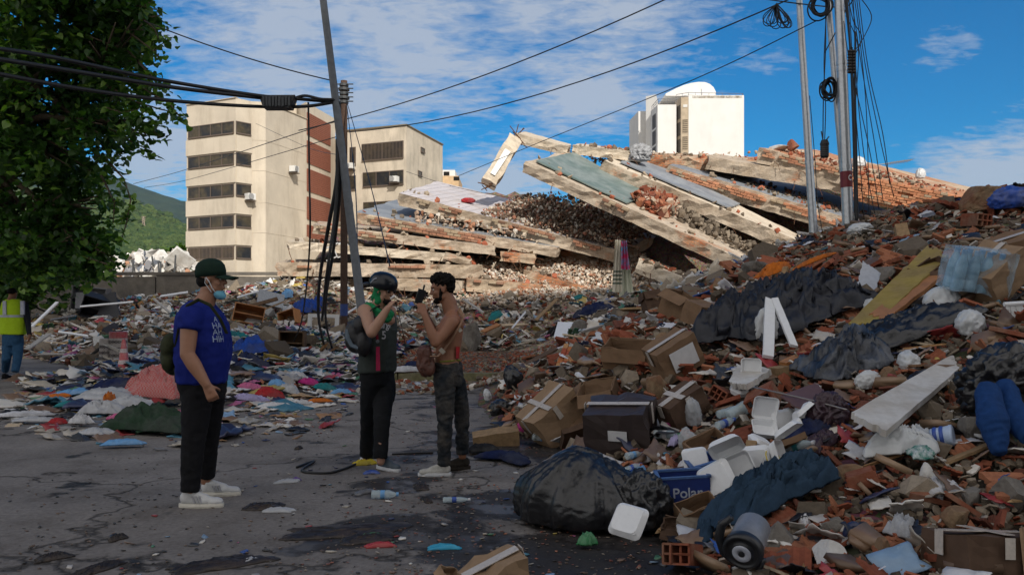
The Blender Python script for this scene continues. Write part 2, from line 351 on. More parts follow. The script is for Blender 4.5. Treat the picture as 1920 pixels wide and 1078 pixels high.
HS = [(268, 446, 9, 0), (284, 455, 8, 0), (262, 463, 11, 1), (276, 468, 13, 0), (294, 452, 8, 3), (302, 462, 9, 0), (290, 468, 12, 1), (256, 453, 7, 0), (244, 468, 10, 3), (308, 472, 9, 0),
      (286, 476, 11, 3), (340, 450, 8, 2), (346, 456, 7, 1), (182, 440, 8, 1), (172, 452, 9, 3), (190, 452, 10, 0), (205, 441, 6, 2), (292, 436, 6, 3), (334, 445, 6, 0), (230, 460, 8, 1), (316, 466, 8, 3), (178, 425, 6, 2), (298, 480, 10, 1), (263, 476, 11, 3)]
HW = ['just above its brick neighbours', 'on the slope right of the pylon', 'wide one at the foot of the slope', 'largest of the red row above the white ruins', 'behind the wide cream one', 'by the bushes near the hill foot', 'low one in the middle of the red row', 'left of the pylon foot', 'half hidden by the drooping leaves', 'at the right end of the red row',
      'down against the white ruins', 'close beside the tall cream flats', 'tucked next to the flats lower down', 'high among the tree branches', 'seen through the tree leaves', 'below the tree branch tips', 'tiny one right of the tree twigs', 'small one up the slope', 'small one high beside the flats', 'alone between bushes left of the pylon', 'right of the red row among bushes', 'highest one behind the branches', 'lowest one behind the rubble', 'just above the left white slab']
for i, a in enumerate(HS): house(i, *a)
def pylon():
    p = onhill(269, 432); t = thing('power_pylon', 'thin pale lattice power pylon standing on the green hillside', 'pylon', p, (0, 0, .3)); M = MB(); h = 26 * p.y / F
    for sx in (-1, 1):
        for sy in (-1, 1): M.tube([(sx * h * .13, sy * h * .13, -2), (sx * h * .03, sy * h * .03, h)], h * .012, 4)
    for k in range(6):
        z = h * k / 6; a = h * (.13 - .1 * k / 6); z2 = h * (k + 1) / 6; b = h * (.13 - .1 * (k + 1) / 6)
        for sy in (-1, 1): M.tube([(-a, sy * a, z), (b, sy * b, z2)], h * .008, 4); M.tube([(a, sy * a, z), (-b, sy * b, z2)], h * .008, 4)
    M.obj('tower_frame', mat('pylon_paint', (.45, .36, .28), .7), t)
    M = MB()
    for z in (.7, .85, .98): M.tube([(-h * .16, 0, h * z), (h * .16, 0, h * z)], h * .012, 4)
    M.obj('cross_arm', MATS['pylon_paint'], t)
pylon()
# ---------------- standing apartment buildings ----------------
def wallmat(name, col, stain, amt=.12, sc=.25):
    m = bpy.data.materials.new(name); m.use_nodes = True; nt = m.node_tree; b = nt.nodes['Principled BSDF']
    g = N(nt, 'ShaderNodeNewGeometry'); pos = g.outputs['Position']
    mp = N(nt, 'ShaderNodeMapping'); mp.inputs['Scale'].default_value = (1, 1, .22); nt.links.new(pos, mp.inputs[0])
    t = N(nt, 'ShaderNodeTexNoise', Scale=sc * 3, Detail=8, Roughness=.68); nt.links.new(mp.outputs[0], t.inputs['Vector'])
    t2 = N(nt, 'ShaderNodeTexNoise', Scale=sc * 1.3, Detail=7, Roughness=.6); nt.links.new(pos, t2.inputs['Vector'])
    c = mix(nt, math_(nt, 'MULTIPLY', ramp(nt, t.outputs[0], [(.5, (0, 0, 0)), (.75, (1, 1, 1))]), .55), tuple(col), tuple(stain))
    c = mix(nt, 1., c, ramp(nt, t2.outputs[0], [(.3, (1 - amt,) * 3), (.7, (1 + amt,) * 3)]), 'MULTIPLY')
    nt.links.new(c, b.inputs['Base Color']); b.inputs['Roughness'].default_value = .9
    MATS[name] = m; return m
WC = wallmat('cream_render', (.57, .5, .4), (.3, .24, .17)); WW = wallmat('white_render', (.7, .69, .67), (.62, .6, .57), .05); WG = wallmat('stained_cream_render', (.56, .49, .39), (.17, .145, .105), .18, .4)
GL = mat('dark_window_glass', (.018, .02, .024), .2, n=.6, amt=.5, col2=(.075, .06, .035), spec=.3); FRM = mat('brown_window_frame', (.12, .09, .07), .6)
RED = mat('red_clay_screen', (.3, .12, .08), .85, n=1.5, amt=.3); DKO = mat('dark_inside', (.015, .014, .013), .9, amt=0); WHP = mat('white_appliance', (.7, .7, .68), .5, n=4, amt=.1)
def v2(p): return Vector((p[0], p[1], 0))
def prism(M, fp, z0, z1, mi=0):
    n = len(fp); v = [(x, y, z0) for x, y in fp] + [(x, y, z1) for x, y in fp]
    M.add(v, [tuple(range(n))[::-1], tuple(range(n, 2 * n))] + [(i, (i + 1) % n, n + (i + 1) % n, n + i) for i in range(n)], mi)
def panel(M, a, b, s0, s1, z0, z1, out, th, mi=0):
    """a slab of thickness th set out from the wall line a-b, between fractions s0..s1"""
    a, b = v2(a), v2(b); t = (b - a); n = Vector((t.y, -t.x, 0)).normalized()
    p, q = a + t * s0 + n * out, a + t * s1 + n * out; p2, q2 = p - n * th, q - n * th
    M.hexa([(p.x, p.y, z0), (q.x, q.y, z0), (q2.x, q2.y, z0), (p2.x, p2.y, z0), (p.x, p.y, z1), (q.x, q.y, z1), (q2.x, q2.y, z1), (p2.x, p2.y, z1)], mi)
def win(t, a, b, s0, s1, z0, z1, nd=3, label=None, grille=False, out=.06):
    M = MB(); L = (v2(b) - v2(a)).length; fw = .09 / L
    panel(M, a, b, s0, s1, z0, z0 + .12, out + .1, .3); panel(M, a, b, s0, s1, z1 - .08, z1, out + .05, .2)
    for k in range(nd + 1):
        s = s0 + (s1 - s0) * k / nd; panel(M, a, b, max(s - fw / 2, s0), min(s + fw / 2, s1), z0 + .12, z1 - .08, out + .045, .15)
    if grille:
        g = int((s1 - s0) * L / .17)
        for k in range(g): s = s0 + (s1 - s0) * (k + .5) / g; panel(M, a, b, s - .02 / L, s + .02 / L, z0 + .12, z1 - .08, out + .12, .05)
    f = M.obj('window', FRM, t); M = MB(); panel(M, a, b, s0 + fw / 2, s1 - fw / 2, z0 + .12, z1 - .08, out, .05); M.obj('pane', GL, f)
    if label: f['label'] = label
    return f
def acunit(t, p, n, bracket=True):
    n = Vector(n).normalized(); R3 = Vector((0, 0, 1)).cross(n); M = MB(); mt = Matrix((R3, -n, Vector((0, 0, 1)))).transposed()
    M.box(Vector(p) + n * .4, (.8, .65, .58), mt); o = M.obj('air_conditioner', WHP, t)
    M = MB(); M.lathe([(.28, 0), (.28, .03)], 14, 0, Matrix.Translation(Vector(p) + n * .775 + R3 * -.12) @ mt.to_4x4() @ Matrix.Rotation(PI / 2, 4, 'X')); M.obj('fan_grille', mat('grey_grille', (.3, .3, .3), .6), o)
    M = MB(); M.box(Vector(p) + n * .4 - Vector((0, 0, .42)), (.9, .8, .05), mt); M.obj('bracket', FRM, o)
def flats1():
    t = thing('apartment_building', 'tall cream apartment block with ribbon windows and red clay screens on its side', 'apartment building', (-26, 84, 0))
    k = lambda px, Y: ((px - CX) / F * Y, Y)
    t.location = (0, 0, 0)
    A, B, C, D, E = k(350, 82.9), k(442, 80), k(472, 81.3), k(498, 81.6), k(576, 89)
    Fp = k(621, 95.4); G = k(629, 96.6); bk = (-24, 104); bl = (-34.5, 101)
    zt = 21.3
    M = MB(); prism(M, [A, B, C, D, E, k(578, 97), bl], 0, zt)
    wl_ = M.obj('wall', WC, t)
    M = MB(); E2 = k(573.5, 88.7); prism(M, [E2, G, bk, (-29, 100)], 0, 23.05); M.obj('stair_wing', WC, t)
    # parapet with a broken edge, roof boxes
    M = MB(); prism(M, [k(500, 86), k(540, 86), k(540, 90), k(500, 90)], zt, zt + 1.3); prism(M, [k(520, 90), k(556, 90), k(556, 94), k(520, 94)], zt, zt + 1.9); M.obj('roof_tank_room', WG, t)
    M = MB(); panel(M, A, B, -.01, 1.01, zt, zt + .06, .12, .35); panel(M, D, E, 0, 1, zt, zt + .06, .1, .35); M.obj('parapet', WG, t)
    for i in range(5):
        z1 = 19.15 - 2.93 * i; z0 = z1 - 1.2
        f = win(t, A, B, .045, .97, z0, z1, 4, None, i == 4); win(t, B, C, .0, .93, z0, z1, 1)
        M = MB(); panel(M, A, B, 0, 1.01, z0 - 1.62, z0 - .12, .12, .2); panel(M, B, C, 0, .98, z0 - 1.62, z0 - .12, .12, .2); M.obj('balcony_wall', WC, t)
    for i in range(5):
        z1 = 22.0 - 2.93 * i; z0 = z1 - 2.25; M = MB(); panel(M, E2, G, .03, .80, z0, z1, .01, .06, 0)
        f = M.obj('clay_screen', DKO, t); M = MB(); L = (v2(G) - v2(E2)).length
        for q in range(24): s = .03 + .77 * q / 23; panel(M, E2, G, s - .06 / L, s + .06 / L, z0, z1, .07, .05)
        for q in range(12): z = z0 + (z1 - z0) * q / 11.; panel(M, E2, G, .03, .80, z - .055, z + .055, .074, .05)
        M.obj('lattice', RED, f)
    dv = v2(E) - v2(D); n = Vector((dv.y, -dv.x, 0)).normalized()
    pp = v2(D) + dv * .58; acunit(t, (pp.x, pp.y, 15.6), n)
    bc = v2(C) - v2(B); n2 = Vector((bc.y, -bc.x, 0)).normalized(); pp = v2(B) + bc * .75; acunit(t, (pp.x, pp.y, 12.15), n2)
    # fine floor joints and wall cables
    M = MB()
    for z in (17.6, 14.7, 11.7, 8.8): panel(M, D, E, .0, 1., z, z + .05, .02, .05); panel(M, C, D, 0, 1, z, z + .05, .02, .05)
    M.obj('floor_joint', WG, t)
flats1()
def flats2():
    t = thing('apartment_building', 'stained cream block with barred balcony, behind the collapsed floors', 'apartment building')
    k = lambda px, Y: ((px - CX) / F * Y, Y)
    A, B, C = k(640, 93.2), k(762, 90), k(830, 100.8); zt = 20.9
    M = MB(); prism(M, [A, B, C, (-14, 112), (-24, 108)], 0, zt); M.obj('wall', WG, t)
    M = MB(); panel(M, A, B, -.01, 1.01, zt, zt + .12, .15, .4); panel(M, B, C, 0, 1, zt, zt + .12, .12, .4); M.obj('parapet', mat('mossy_coping', (.2, .17, .12), .9, n=1.), t)
    for (p0, p1, y0, y1, g, nd, lb) in ((680, 757, 268, 301, True, 2, 'barred brown balcony window'), (682, 757, 322, 350, False, 3, None), (683, 757, 378, 410, False, 3, None), (657, 668, 272, 308, True, 1, None), (655, 668, 326, 354, False, 1, None)):
        s0 = (p0 - 640) / 122.; s1 = (p1 - 640) / 122.; Y = 91.3; win(t, A, B, s0, s1, CAMH + (HY - y1) / F * Y, CAMH + (HY - y0) / F * Y, nd, lb, g)
    dv = v2(B) - v2(A); n = Vector((dv.y, -dv.x, 0)).normalized(); pp = v2(A) + dv * .85; acunit(t, (pp.x, pp.y, CAMH + (HY - 337) / F * 90.5), n); pp = v2(A) + dv * .17; acunit(t, (pp.x, pp.y, CAMH + (HY - 312) / F * 92.5), n)
    for px, py in ((790, 281), (785, 327)):
        s = (px - 762) / 68.; win(t, B, C, s - .05, s + .05, CAMH + (HY - py - 5) / F * 94, CAMH + (HY - py + 5) / F * 94, 1)
    t = thing('distant_house', 'small ochre block with white top peeping out behind the stained cream block', 'building')
    M = MB(); Y = 135; a = k(806, Y); b = k(860, Y); z = CAMH + (HY - 330) / F * Y; M.box(((a[0] + b[0]) / 2, Y + 5, z / 2), (b[0] - a[0], 10, z)); M.obj('wall', mat('ochre_render', (.6, .42, .25), .9, n=.3), t)
    M = MB(); a = k(826, Y); b = k(852, Y); z1 = CAMH + (HY - 316) / F * Y; M.box(((a[0] + b[0]) / 2, Y + 4, (z + z1) / 2), (b[0] - a[0], 5, z1 - z)); M.obj('roof_room', WW, t)
    for px in (836, 856): 
        M = MB(); q = P(px, 323 if px < 850 else 335, Y); M.box((q.x, Y + (1.45 if px < 850 else -.02), q.z), (.9, .1, .6)); M.obj('window', DKO, t)
flats2()
def tower():
    t = thing('tower_block', 'white high-rise tower with a curved roof room and railings, beyond the ruin', 'tower block')
    Y = 150; k = lambda px, y=Y: ((px - CX) / F * y, y); Z = lambda py: CAMH + (HY - py) / F * Y
    M = MB()
    prism(M, [k(1291), k(1395), k(1393, 160), k(1300, 160)], 0, Z(179))      # right block
    prism(M, [k(1233, 151), k(1268, 151), k(1270, 160), k(1233, 162), k(1220, 156)], 0, Z(194))
    prism(M, [k(1211, 158), k(1230, 156.5), k(1236, 166), k(1212, 166)], 0, Z(160))
    prism(M, [k(1197, 160), k(1213, 160), k(1213, 170), k(1180, 168)], 0, Z(184))
    M.obj('wall', WW, t)
    M = MB(); prism(M, [k(1277, 150.4), k(1291, 150.05), k(1291, 156), k(1267, 156), k(1266, 153.2)], 0, Z(182)); M.obj('stair_tower', mat('beige_render', (.5, .41, .3), .9, n=.3), t)
    for i in range(4):
        z1 = Z(195 + 32 * i)
        M = MB(); a, b = k(1266, 153.2), k(1277, 150.4); panel(M, a, b, .1, .9, z1 - 2.4, z1, .03, .06); M.obj('window', mat('brown_shade', (.1, .085, .07), .6, n=1), t)
        if i: 
            M = MB(); a, b = k(1277, 150.4), k(1291, 150.05); panel(M, a, b, .2, .9, z1 - 2., z1 + .3, .03, .06)
            f = M.obj('window', DKO, t); M = MB()
            for q in range(6): s = .2 + .7 * q / 5; panel(M, a, b, s - .02, s + .02, z1 - 2., z1 + .3, .07, .04)
            for q in range(8): z = z1 - 2 + 2.3 * q / 7; panel(M, a, b, .2, .9, z - .05, z + .05, .073, .04)
            M.obj('lattice', MATS['beige_render'], f)
    for i in range(3):
        z1 = Z(207 + 31 * i); M = MB(); panel(M, k(1220, 156), k(1233, 151), .25, .75, z1 - 2.5, z1, .03, .06); M.obj('window', mat('brown_shade', (.1, .085, .07), .6, n=1), t)
    for i in range(2):
        z1 = Z(249 + 30 * i); M = MB(); panel(M, k(1180, 168), k(1197, 160), .4, .85, z1 - 2.4, z1, .03, .06); M.obj('window', MATS['brown_shade'], t)
    for (x0, y0, x1) in ((1281, 196, 1289), (1283, 290, 1290)):
        M = MB(); a, b = k(1277, 150.4), k(1291, 150.05); panel(M, a, b, (x0 - 1277) / 14, (x1 - 1277) / 14, Z(y0 + 5), Z(y0), .06, .05); M.obj('window', WHP, t)
    # curved roof room: an arched outline extruded back
    pr = [(1248, 180), (1248, 176), (1256, 172), (1268, 166), (1282, 160), (1296, 156), (1310, 154), (1322, 154.5), (1331, 158), (1338, 164), (1342, 172), (1343, 181)]
    M = MB(); n = len(pr); v = [tuple(P(a, b, 156)) for a, b in pr] + [tuple(P(a, b, 156) + Vector((0, 8, 0))) for a, b in pr]
    M.add(v, [tuple(range(n)), tuple(range(n, 2 * n))[::-1]] + [((i + 1) % n, i, n + i, n + (i + 1) % n) for i in range(n)]); M.obj('roof_room', WW, t)
    M = MB(); rl = [P(1268, 178, 152), P(1291, 174, 150.3), P(1393, 176, 150.3), P(1392, 178, 158)]
    rl2 = [P(1222, 200, 155.5), P(1234, 186, 151.2), P(1268, 186, 151.2)]
    for pl in (rl, rl2):
        for i in range(len(pl) - 1):
            a, b = pl[i], pl[i + 1]; M.tube([a, b], .05, 5); M.tube([a - Vector((0, 0, .45)), b - Vector((0, 0, .45))], .035, 5); m = max(2, int((b - a).length / 1.1))
            for q in range(m + 1): c = a.lerp(b, q / m); M.tube([c, c - Vector((0, 0, 1.))], .035, 5)
    M.tube([P(1315, 181, 151), P(1315, 167, 151)], .05, 5)
    M.obj('railing', mat('grey_railing', (.16, .16, .18), .6), t)
    M = MB(); panel(M, k(1291), k(1395), .07, .97, Z(184.5), Z(180), .02, .05); M.obj('coping', mat('weathered_coping', (.3, .26, .2), .9, n=1.5, amt=.5, col2=(.6, .58, .54)), t)
tower()
# the high buildings across the street, behind the viewer: they keep the street in shade
def backflats(name, label, x0, x1, y0, y1, h):
    t = thing(name, label, 'apartment building', ((x0 + x1) / 2, (y0 + y1) / 2, 0)); w, d = x1 - x0, y1 - y0
    M = MB(); M.box((0, 0, h / 2), (w, d, h)); M.obj('wall', WC, t); 
    for i in range(int(h / 3)):
        M = MB(); M.box((0, d / 2 + .02, 2 + 3 * i), (w * .9, .08, 1.1)); M.obj('window', GL, t)
backflats('apartment_building', 'long cream apartment block across the street, behind the viewer', 17.2, 40, -58, -45, 61.5)
backflats('apartment_building', 'taller apartment block on the left, behind the viewer', 0, 17, -58, -45, 70)
# boundary wall
def bwall():
    t = thing('boundary_wall', 'weathered grey concrete boundary wall behind the left heap of debris', 'wall', (-19, 39.5, 0))
    m = mat('old_wall_concrete', (.19, .17, .145), .9, n=.6, amt=.35, bump=.3, bs=12, col2=(.12, .11, .1))
    for i in range(9):
        M = MB(); x = -10.5 + i * 2.9; M.box((x - .0, 0, 1.48), (2.84, .22, 2.96 + .12 * (i % 2)), jit=.004); M.obj('wall_panel', m, t)
    M = MB(); M.box((1.3, 0, 3.1), (26, .34, .14)); M.obj('coping', m, t)
bwall()
# ---------------- rubble ----------------
def earthmat(name, c1, c2, c3, s=1.2):
    m = bpy.data.materials.new(name); m.use_nodes = True; nt = m.node_tree; b = nt.nodes['Principled BSDF']
    g = N(nt, 'ShaderNodeNewGeometry'); pos = g.outputs['Position']
    t = N(nt, 'ShaderNodeTexNoise', Scale=s, Detail=9, Roughness=.75); nt.links.new(pos, t.inputs['Vector'])
    v = N(nt, 'ShaderNodeTexVoronoi', Scale=s * 9); nt.links.new(pos, v.inputs['Vector'])
    c = ramp(nt, t.outputs[0], [(.36, c1), (.5, c2), (.64, c3)])
    c = mix(nt, .5, c, v.outputs['Color'], 'SOFT_LIGHT'); nt.links.new(c, b.inputs['Base Color']); b.inputs['Roughness'].default_value = .95
    bp = N(nt, 'ShaderNodeBump', Strength=1., Distance=.06); nt.links.new(v.outputs['Distance'], bp.inputs['Height']); nt.links.new(bp.outputs[0], b.inputs['Normal'])
    MATS[name] = m; return m
EM = earthmat('rubble_earth', (.04, .028, .02), (.10, .065, .045), (.15, .115, .085))  # earth colour lowered so gaps between the pieces read as deep shade
EM2 = earthmat('crushed_masonry', (.16, .11, .08), (.32, .24, .17), (.42, .35, .27), 2.)
def heapmesh(name, xs, ys, cut, mt, amp):
    X, Yy = np.meshgrid(xs, ys); Z = Hraw(X, Yy); nx, ny = len(xs), len(ys)
    nzv = np.array([mnoise.fractal(Vector((x * 1.3, y * 1.3, 2)), .8, 2., 6) for x, y in zip(X.ravel(), Yy.ravel())]).reshape(X.shape)
    Z2 = Z - .05 + nzv * amp; V = np.stack([X.ravel(), Yy.ravel(), Z2.ravel()], 1); ok = (Z > cut)
    q = ok[:-1, :-1] | ok[1:, :-1] | ok[:-1, 1:] | ok[1:, 1:]; j, i = np.nonzero(q); a = j * nx + i
    Fq = np.stack([a, a + 1, a + nx + 1, a + nx], 1).ravel(); M = MB(); M.add(V, (Fq, np.full(len(a), 4))); o = M.obj(name, mt, smooth=True); return o
tag(heapmesh('rubble', np.arange(-.5, 13, .12), np.arange(2.2, 22, .12), -.02, EM, .07), 'crushed brick and earth body of the right heap', 'rubble', kind='stuff')
tag(heapmesh('debris', np.arange(-26, 26, .3), np.arange(17.5, 52, .3), .0, EM2, .1), 'crushed masonry ground in front of and under the collapsed building', 'debris', kind='stuff')
def T_rock(seed, n=2):
    r = random.Random(seed); bm = bmesh.new(); bmesh.ops.create_icosphere(bm, subdivisions=1, radius=.5)
    for v in bm.verts:
        v.co = Vector((max(-.36, min(.36, v.co.x * 1.1)), max(-.34, min(.34, v.co.y * 1.2)), max(-.3, min(.3, v.co.z)))) * r.uniform(.78, 1.18)
    o = np.array([tuple(v.co) for v in bm.verts]); f = [tuple(v.index for v in q.verts) for q in bm.faces]; bm.free(); M = MB(); M.add(o, f); return M.arrays()
def T_shard(seed, th=.12):
    r = random.Random(seed); n = r.randint(4, 6); M = MB(); pts = []
    for k in range(n): a = 2 * PI * (k + r.uniform(-.25, .25)) / n; d = r.uniform(.36, .6); pts.append((d * math.cos(a), d * math.sin(a) * .75))
    v = [(x, y, -th / 2) for x, y in pts] + [(x * r.uniform(.92, 1.02), y, th / 2 + r.uniform(-.02, .02)) for x, y in pts]
    M.add(v, [tuple(range(n))[::-1], tuple(range(n, 2 * n))] + [(i, (i + 1) % n, n + (i + 1) % n, n + i) for i in range(n)]); return M.arrays()
def T_brick(seed):
    r = random.Random(seed); M = MB(); M.box((0, 0, 0), (1, .5, .34), jit=.1); return M.arrays()
def T_ridged(seed):
    """a broken face of a hollow clay block: a plate with grooves"""
    r = random.Random(seed); M = MB(); n = 9; w = 1 / n; V = []; top = []; ends = [r.uniform(-.12, .12) for _ in range(n + 1)]
    for i in range(n + 1):
        z = .05 if i % 2 else .085
        x = -.5 + i * w
        for e in (0, 1):
            L = .36 + ends[i] * (1 if e else -1); V += [(x, (L if e else -L), z), (x, (L if e else -L), -.05)]
    Fc = []
    for i in range(n):
        a, b = i * 4, (i + 1) * 4; Fc += [(a, b, b + 2, a + 2), (a + 1, a + 3, b + 3, b + 1), (a, a + 1, b + 1, b), (a + 2, b + 2, b + 3, a + 3)]
    Fc += [(0, 2, 3, 1), (n * 4, n * 4 + 1, n * 4 + 3, n * 4 + 2)]; M.add(V, Fc); return M.arrays()
def T_stick(seed):
    M = MB(); M.box((0, 0, 0), (1, .07, .05), jit=.12); return M.arrays()
def T_cloth(seed, n=7, k=.22):
    r = random.Random(seed); V = []
    for j in range(n):
        for i in range(n):
            x, y = i / (n - 1) - .5, j / (n - 1) - .5; q = Vector((x * 2.2, y * 2.2, seed)); z = (1 - abs(mnoise.noise(q * 1.6)) * 2) * k * .6 + mnoise.noise(q * 3) * k * .5
            rr = 1 - .35 * abs(mnoise.noise(Vector((math.atan2(y, x) * 1.2, seed, 3)))) * 2 * max(abs(x), abs(y)) * 2
            V.append((x * rr + .1 * mnoise.noise(q * 2), y * rr * .8, z * (1.15 - max(abs(x), abs(y)) * 1.6)))
    V += [(v[0], v[1], v[2] - .03) for v in V]; m = n * n
    Fc = [(j * n + i, j * n + i + 1, (j + 1) * n + i + 1, (j + 1) * n + i) for j in range(n - 1) for i in range(n - 1)]
    Fc += [tuple(m + a for a in f[::-1]) for f in Fc]
    bd = [i for i in range(n)] + [j * n + n - 1 for j in range(1, n)] + [(n - 1) * n + i for i in range(n - 2, -1, -1)] + [j * n for j in range(n - 2, 0, -1)]
    Fc += [(bd[(i + 1) % len(bd)], bd[i], m + bd[i], m + bd[(i + 1) % len(bd)]) for i in range(len(bd))]
    M = MB(); M.add(V, Fc); return M.arrays()
TR = [T_rock(i) for i in range(8)]; TS = [T_shard(i) for i in range(10)]; TB = [T_brick(i) for i in range(5)]; TG = [T_ridged(i) for i in range(5)]; TK = [T_stick(i) for i in range(3)]; TC = [T_cloth(i) for i in range(9)]
def rotm(a, b, c): return np.array(Euler((a, b, c)).to_matrix())
def place_many(M, tpl, X, Yv, Z, size, tilt, cols, squash=None, align=None):
    """puts one copy of a random template at each spot"""
    for i in range(len(X)):
        v, lv, lt = tpl[R.randrange(len(tpl))]; s = size[i]
        m = rotm(R.gauss(0, tilt), R.gauss(0, tilt), R.uniform(0, 2 * PI)) * s
        w = v * (squash if squash is not None else (1, 1, 1)) @ m.T + (X[i], Yv[i], Z[i])
        M.add(w, (lv, lt), 0, cols[i])
TERRA = [(.24, .075, .042), (.27, .095, .055), (.2, .065, .04), (.3, .125, .07), (.16, .065, .045)]
DUST = [(.17, .135, .1), (.22, .18, .135), (.13, .105, .08), (.25, .205, .155), (.1, .08, .06)]
LITE = [(.55, .51, .45), (.42, .39, .36), (.62, .59, .54), (.36, .32, .27)]
WOOD = [(.3, .17, .08), (.42, .28, .15), (.2, .12, .07), (.5, .4, .28)]
GAUDY = [(.03, .08, .28), (.3, .04, .04), (.07, .2, .28), (.4, .3, .08), (.07, .18, .1), (.35, .1, .2), (.02, .02, .025), (.5, .5, .5), (.2, .3, .42), (.03, .035, .08), (.05, .05, .05), (.2, .13, .09), (.4, .36, .3), (.12, .12, .13)]
def pick(pal, n, j=.15): return [np.clip(np.array(pal[R.randrange(len(pal))]) * R.uniform(1 - j, 1 + j * 1.5), 0, 1) for _ in range(n)]
VC = mat('masonry_pieces', (1, 1, 1), .92, n=6, amt=.3, vcol=True, bump=.35, bs=25, spec=.25)
VP = mat('plastic_scraps', (1, 1, 1), .4, n=6, amt=.12, vcol=True)
def spots(n, x0, x1, y0, y1, cond, pw=1.5):
    u = NR.random(n); a, b = y0 ** (1 - pw), y1 ** (1 - pw); Y = (a + (b - a) * u) ** (1 / (1 - pw)); X = NR.uniform(x0, x1, n)
    h = Hraw(X, Y); k = cond(X, Y, h); return X[k], Y[k], h[k]
infr = lambda X, Y: (X < Y * .66 + .5) & (X > -Y * .66 - .5)
def scatter_right():
    M = MB()
    cond = lambda X, Y, h: (h > .0) & infr(X, Y) & (X > -.2) & (Y < 17.5)
    for tpl, n, s0, s1, pal, tilt, z in ((TR, 12000, .035, .11, DUST, .8, 0), (TS, 15000, .05, .14, TERRA + DUST, .5, .01), (TG, 1700, .1, .22, TERRA, .42, .02), (TB, 1100, .07, .18, TERRA + DUST, .5, .01), (TR, 420, .14, .3, DUST, .6, 0), (TR, 90, .28, .42, DUST, .5, 0), (TG, 260, .22, .36, TERRA, .4, .02), (TS, 1600, .04, .15, LITE, .5, .02), (TK, 260, .15, .5, WOOD, .2, .03), (TS, 9000, .025, .07, TERRA + DUST * 2, .6, .015)):
        X, Y, h = spots(n, -.3, 11, 2.6, 17.5, cond); m = len(X)
        if not m: continue
        
        sz = np.array([R.uniform(s0, s1) * (R.random() * .5 + .75) for _ in range(m)]) * np.minimum(.42 + .07 * Y, 1 + .02 * Y)
        place_many(M, tpl, X, Y, h + z + sz * .08, sz, tilt, pick(pal, m))
    tag(M.obj('rubble', VC), 'broken clay block, brick and stone pieces covering the right heap', 'rubble', kind='stuff')
    M = MB()
    for tpl, n, s0, s1, pal in ((TC, 1000, .08, .32, LITE + [(.6, .6, .62)] * 2), (TC, 620, .1, .34, GAUDY[8:] + GAUDY[:2] + [(.015, .015, .02)] * 5), (TS, 600, .06, .16, LITE + GAUDY), (TS, 620, .14, .42, [(.2, .125, .075), (.13, .08, .05), (.27, .18, .11)]), (TC, 260, .15, .4, [(.2, .125, .075), (.12, .075, .05)])):
        X, Y, h = spots(n, -.3, 11, 2.6, 17.2, cond); m = len(X); sz = np.array([R.uniform(s0, s1) for _ in range(m)]) * np.minimum(.42 + .07 * Y, 1)
        place_many(M, tpl, X, Y, h + .05, sz, .35, pick(pal, m))
    tag(M.obj('litter', VP, smooth=True), 'plastic, paper and fabric scraps strewn over the right heap', 'litter', kind='stuff')
scatter_right()
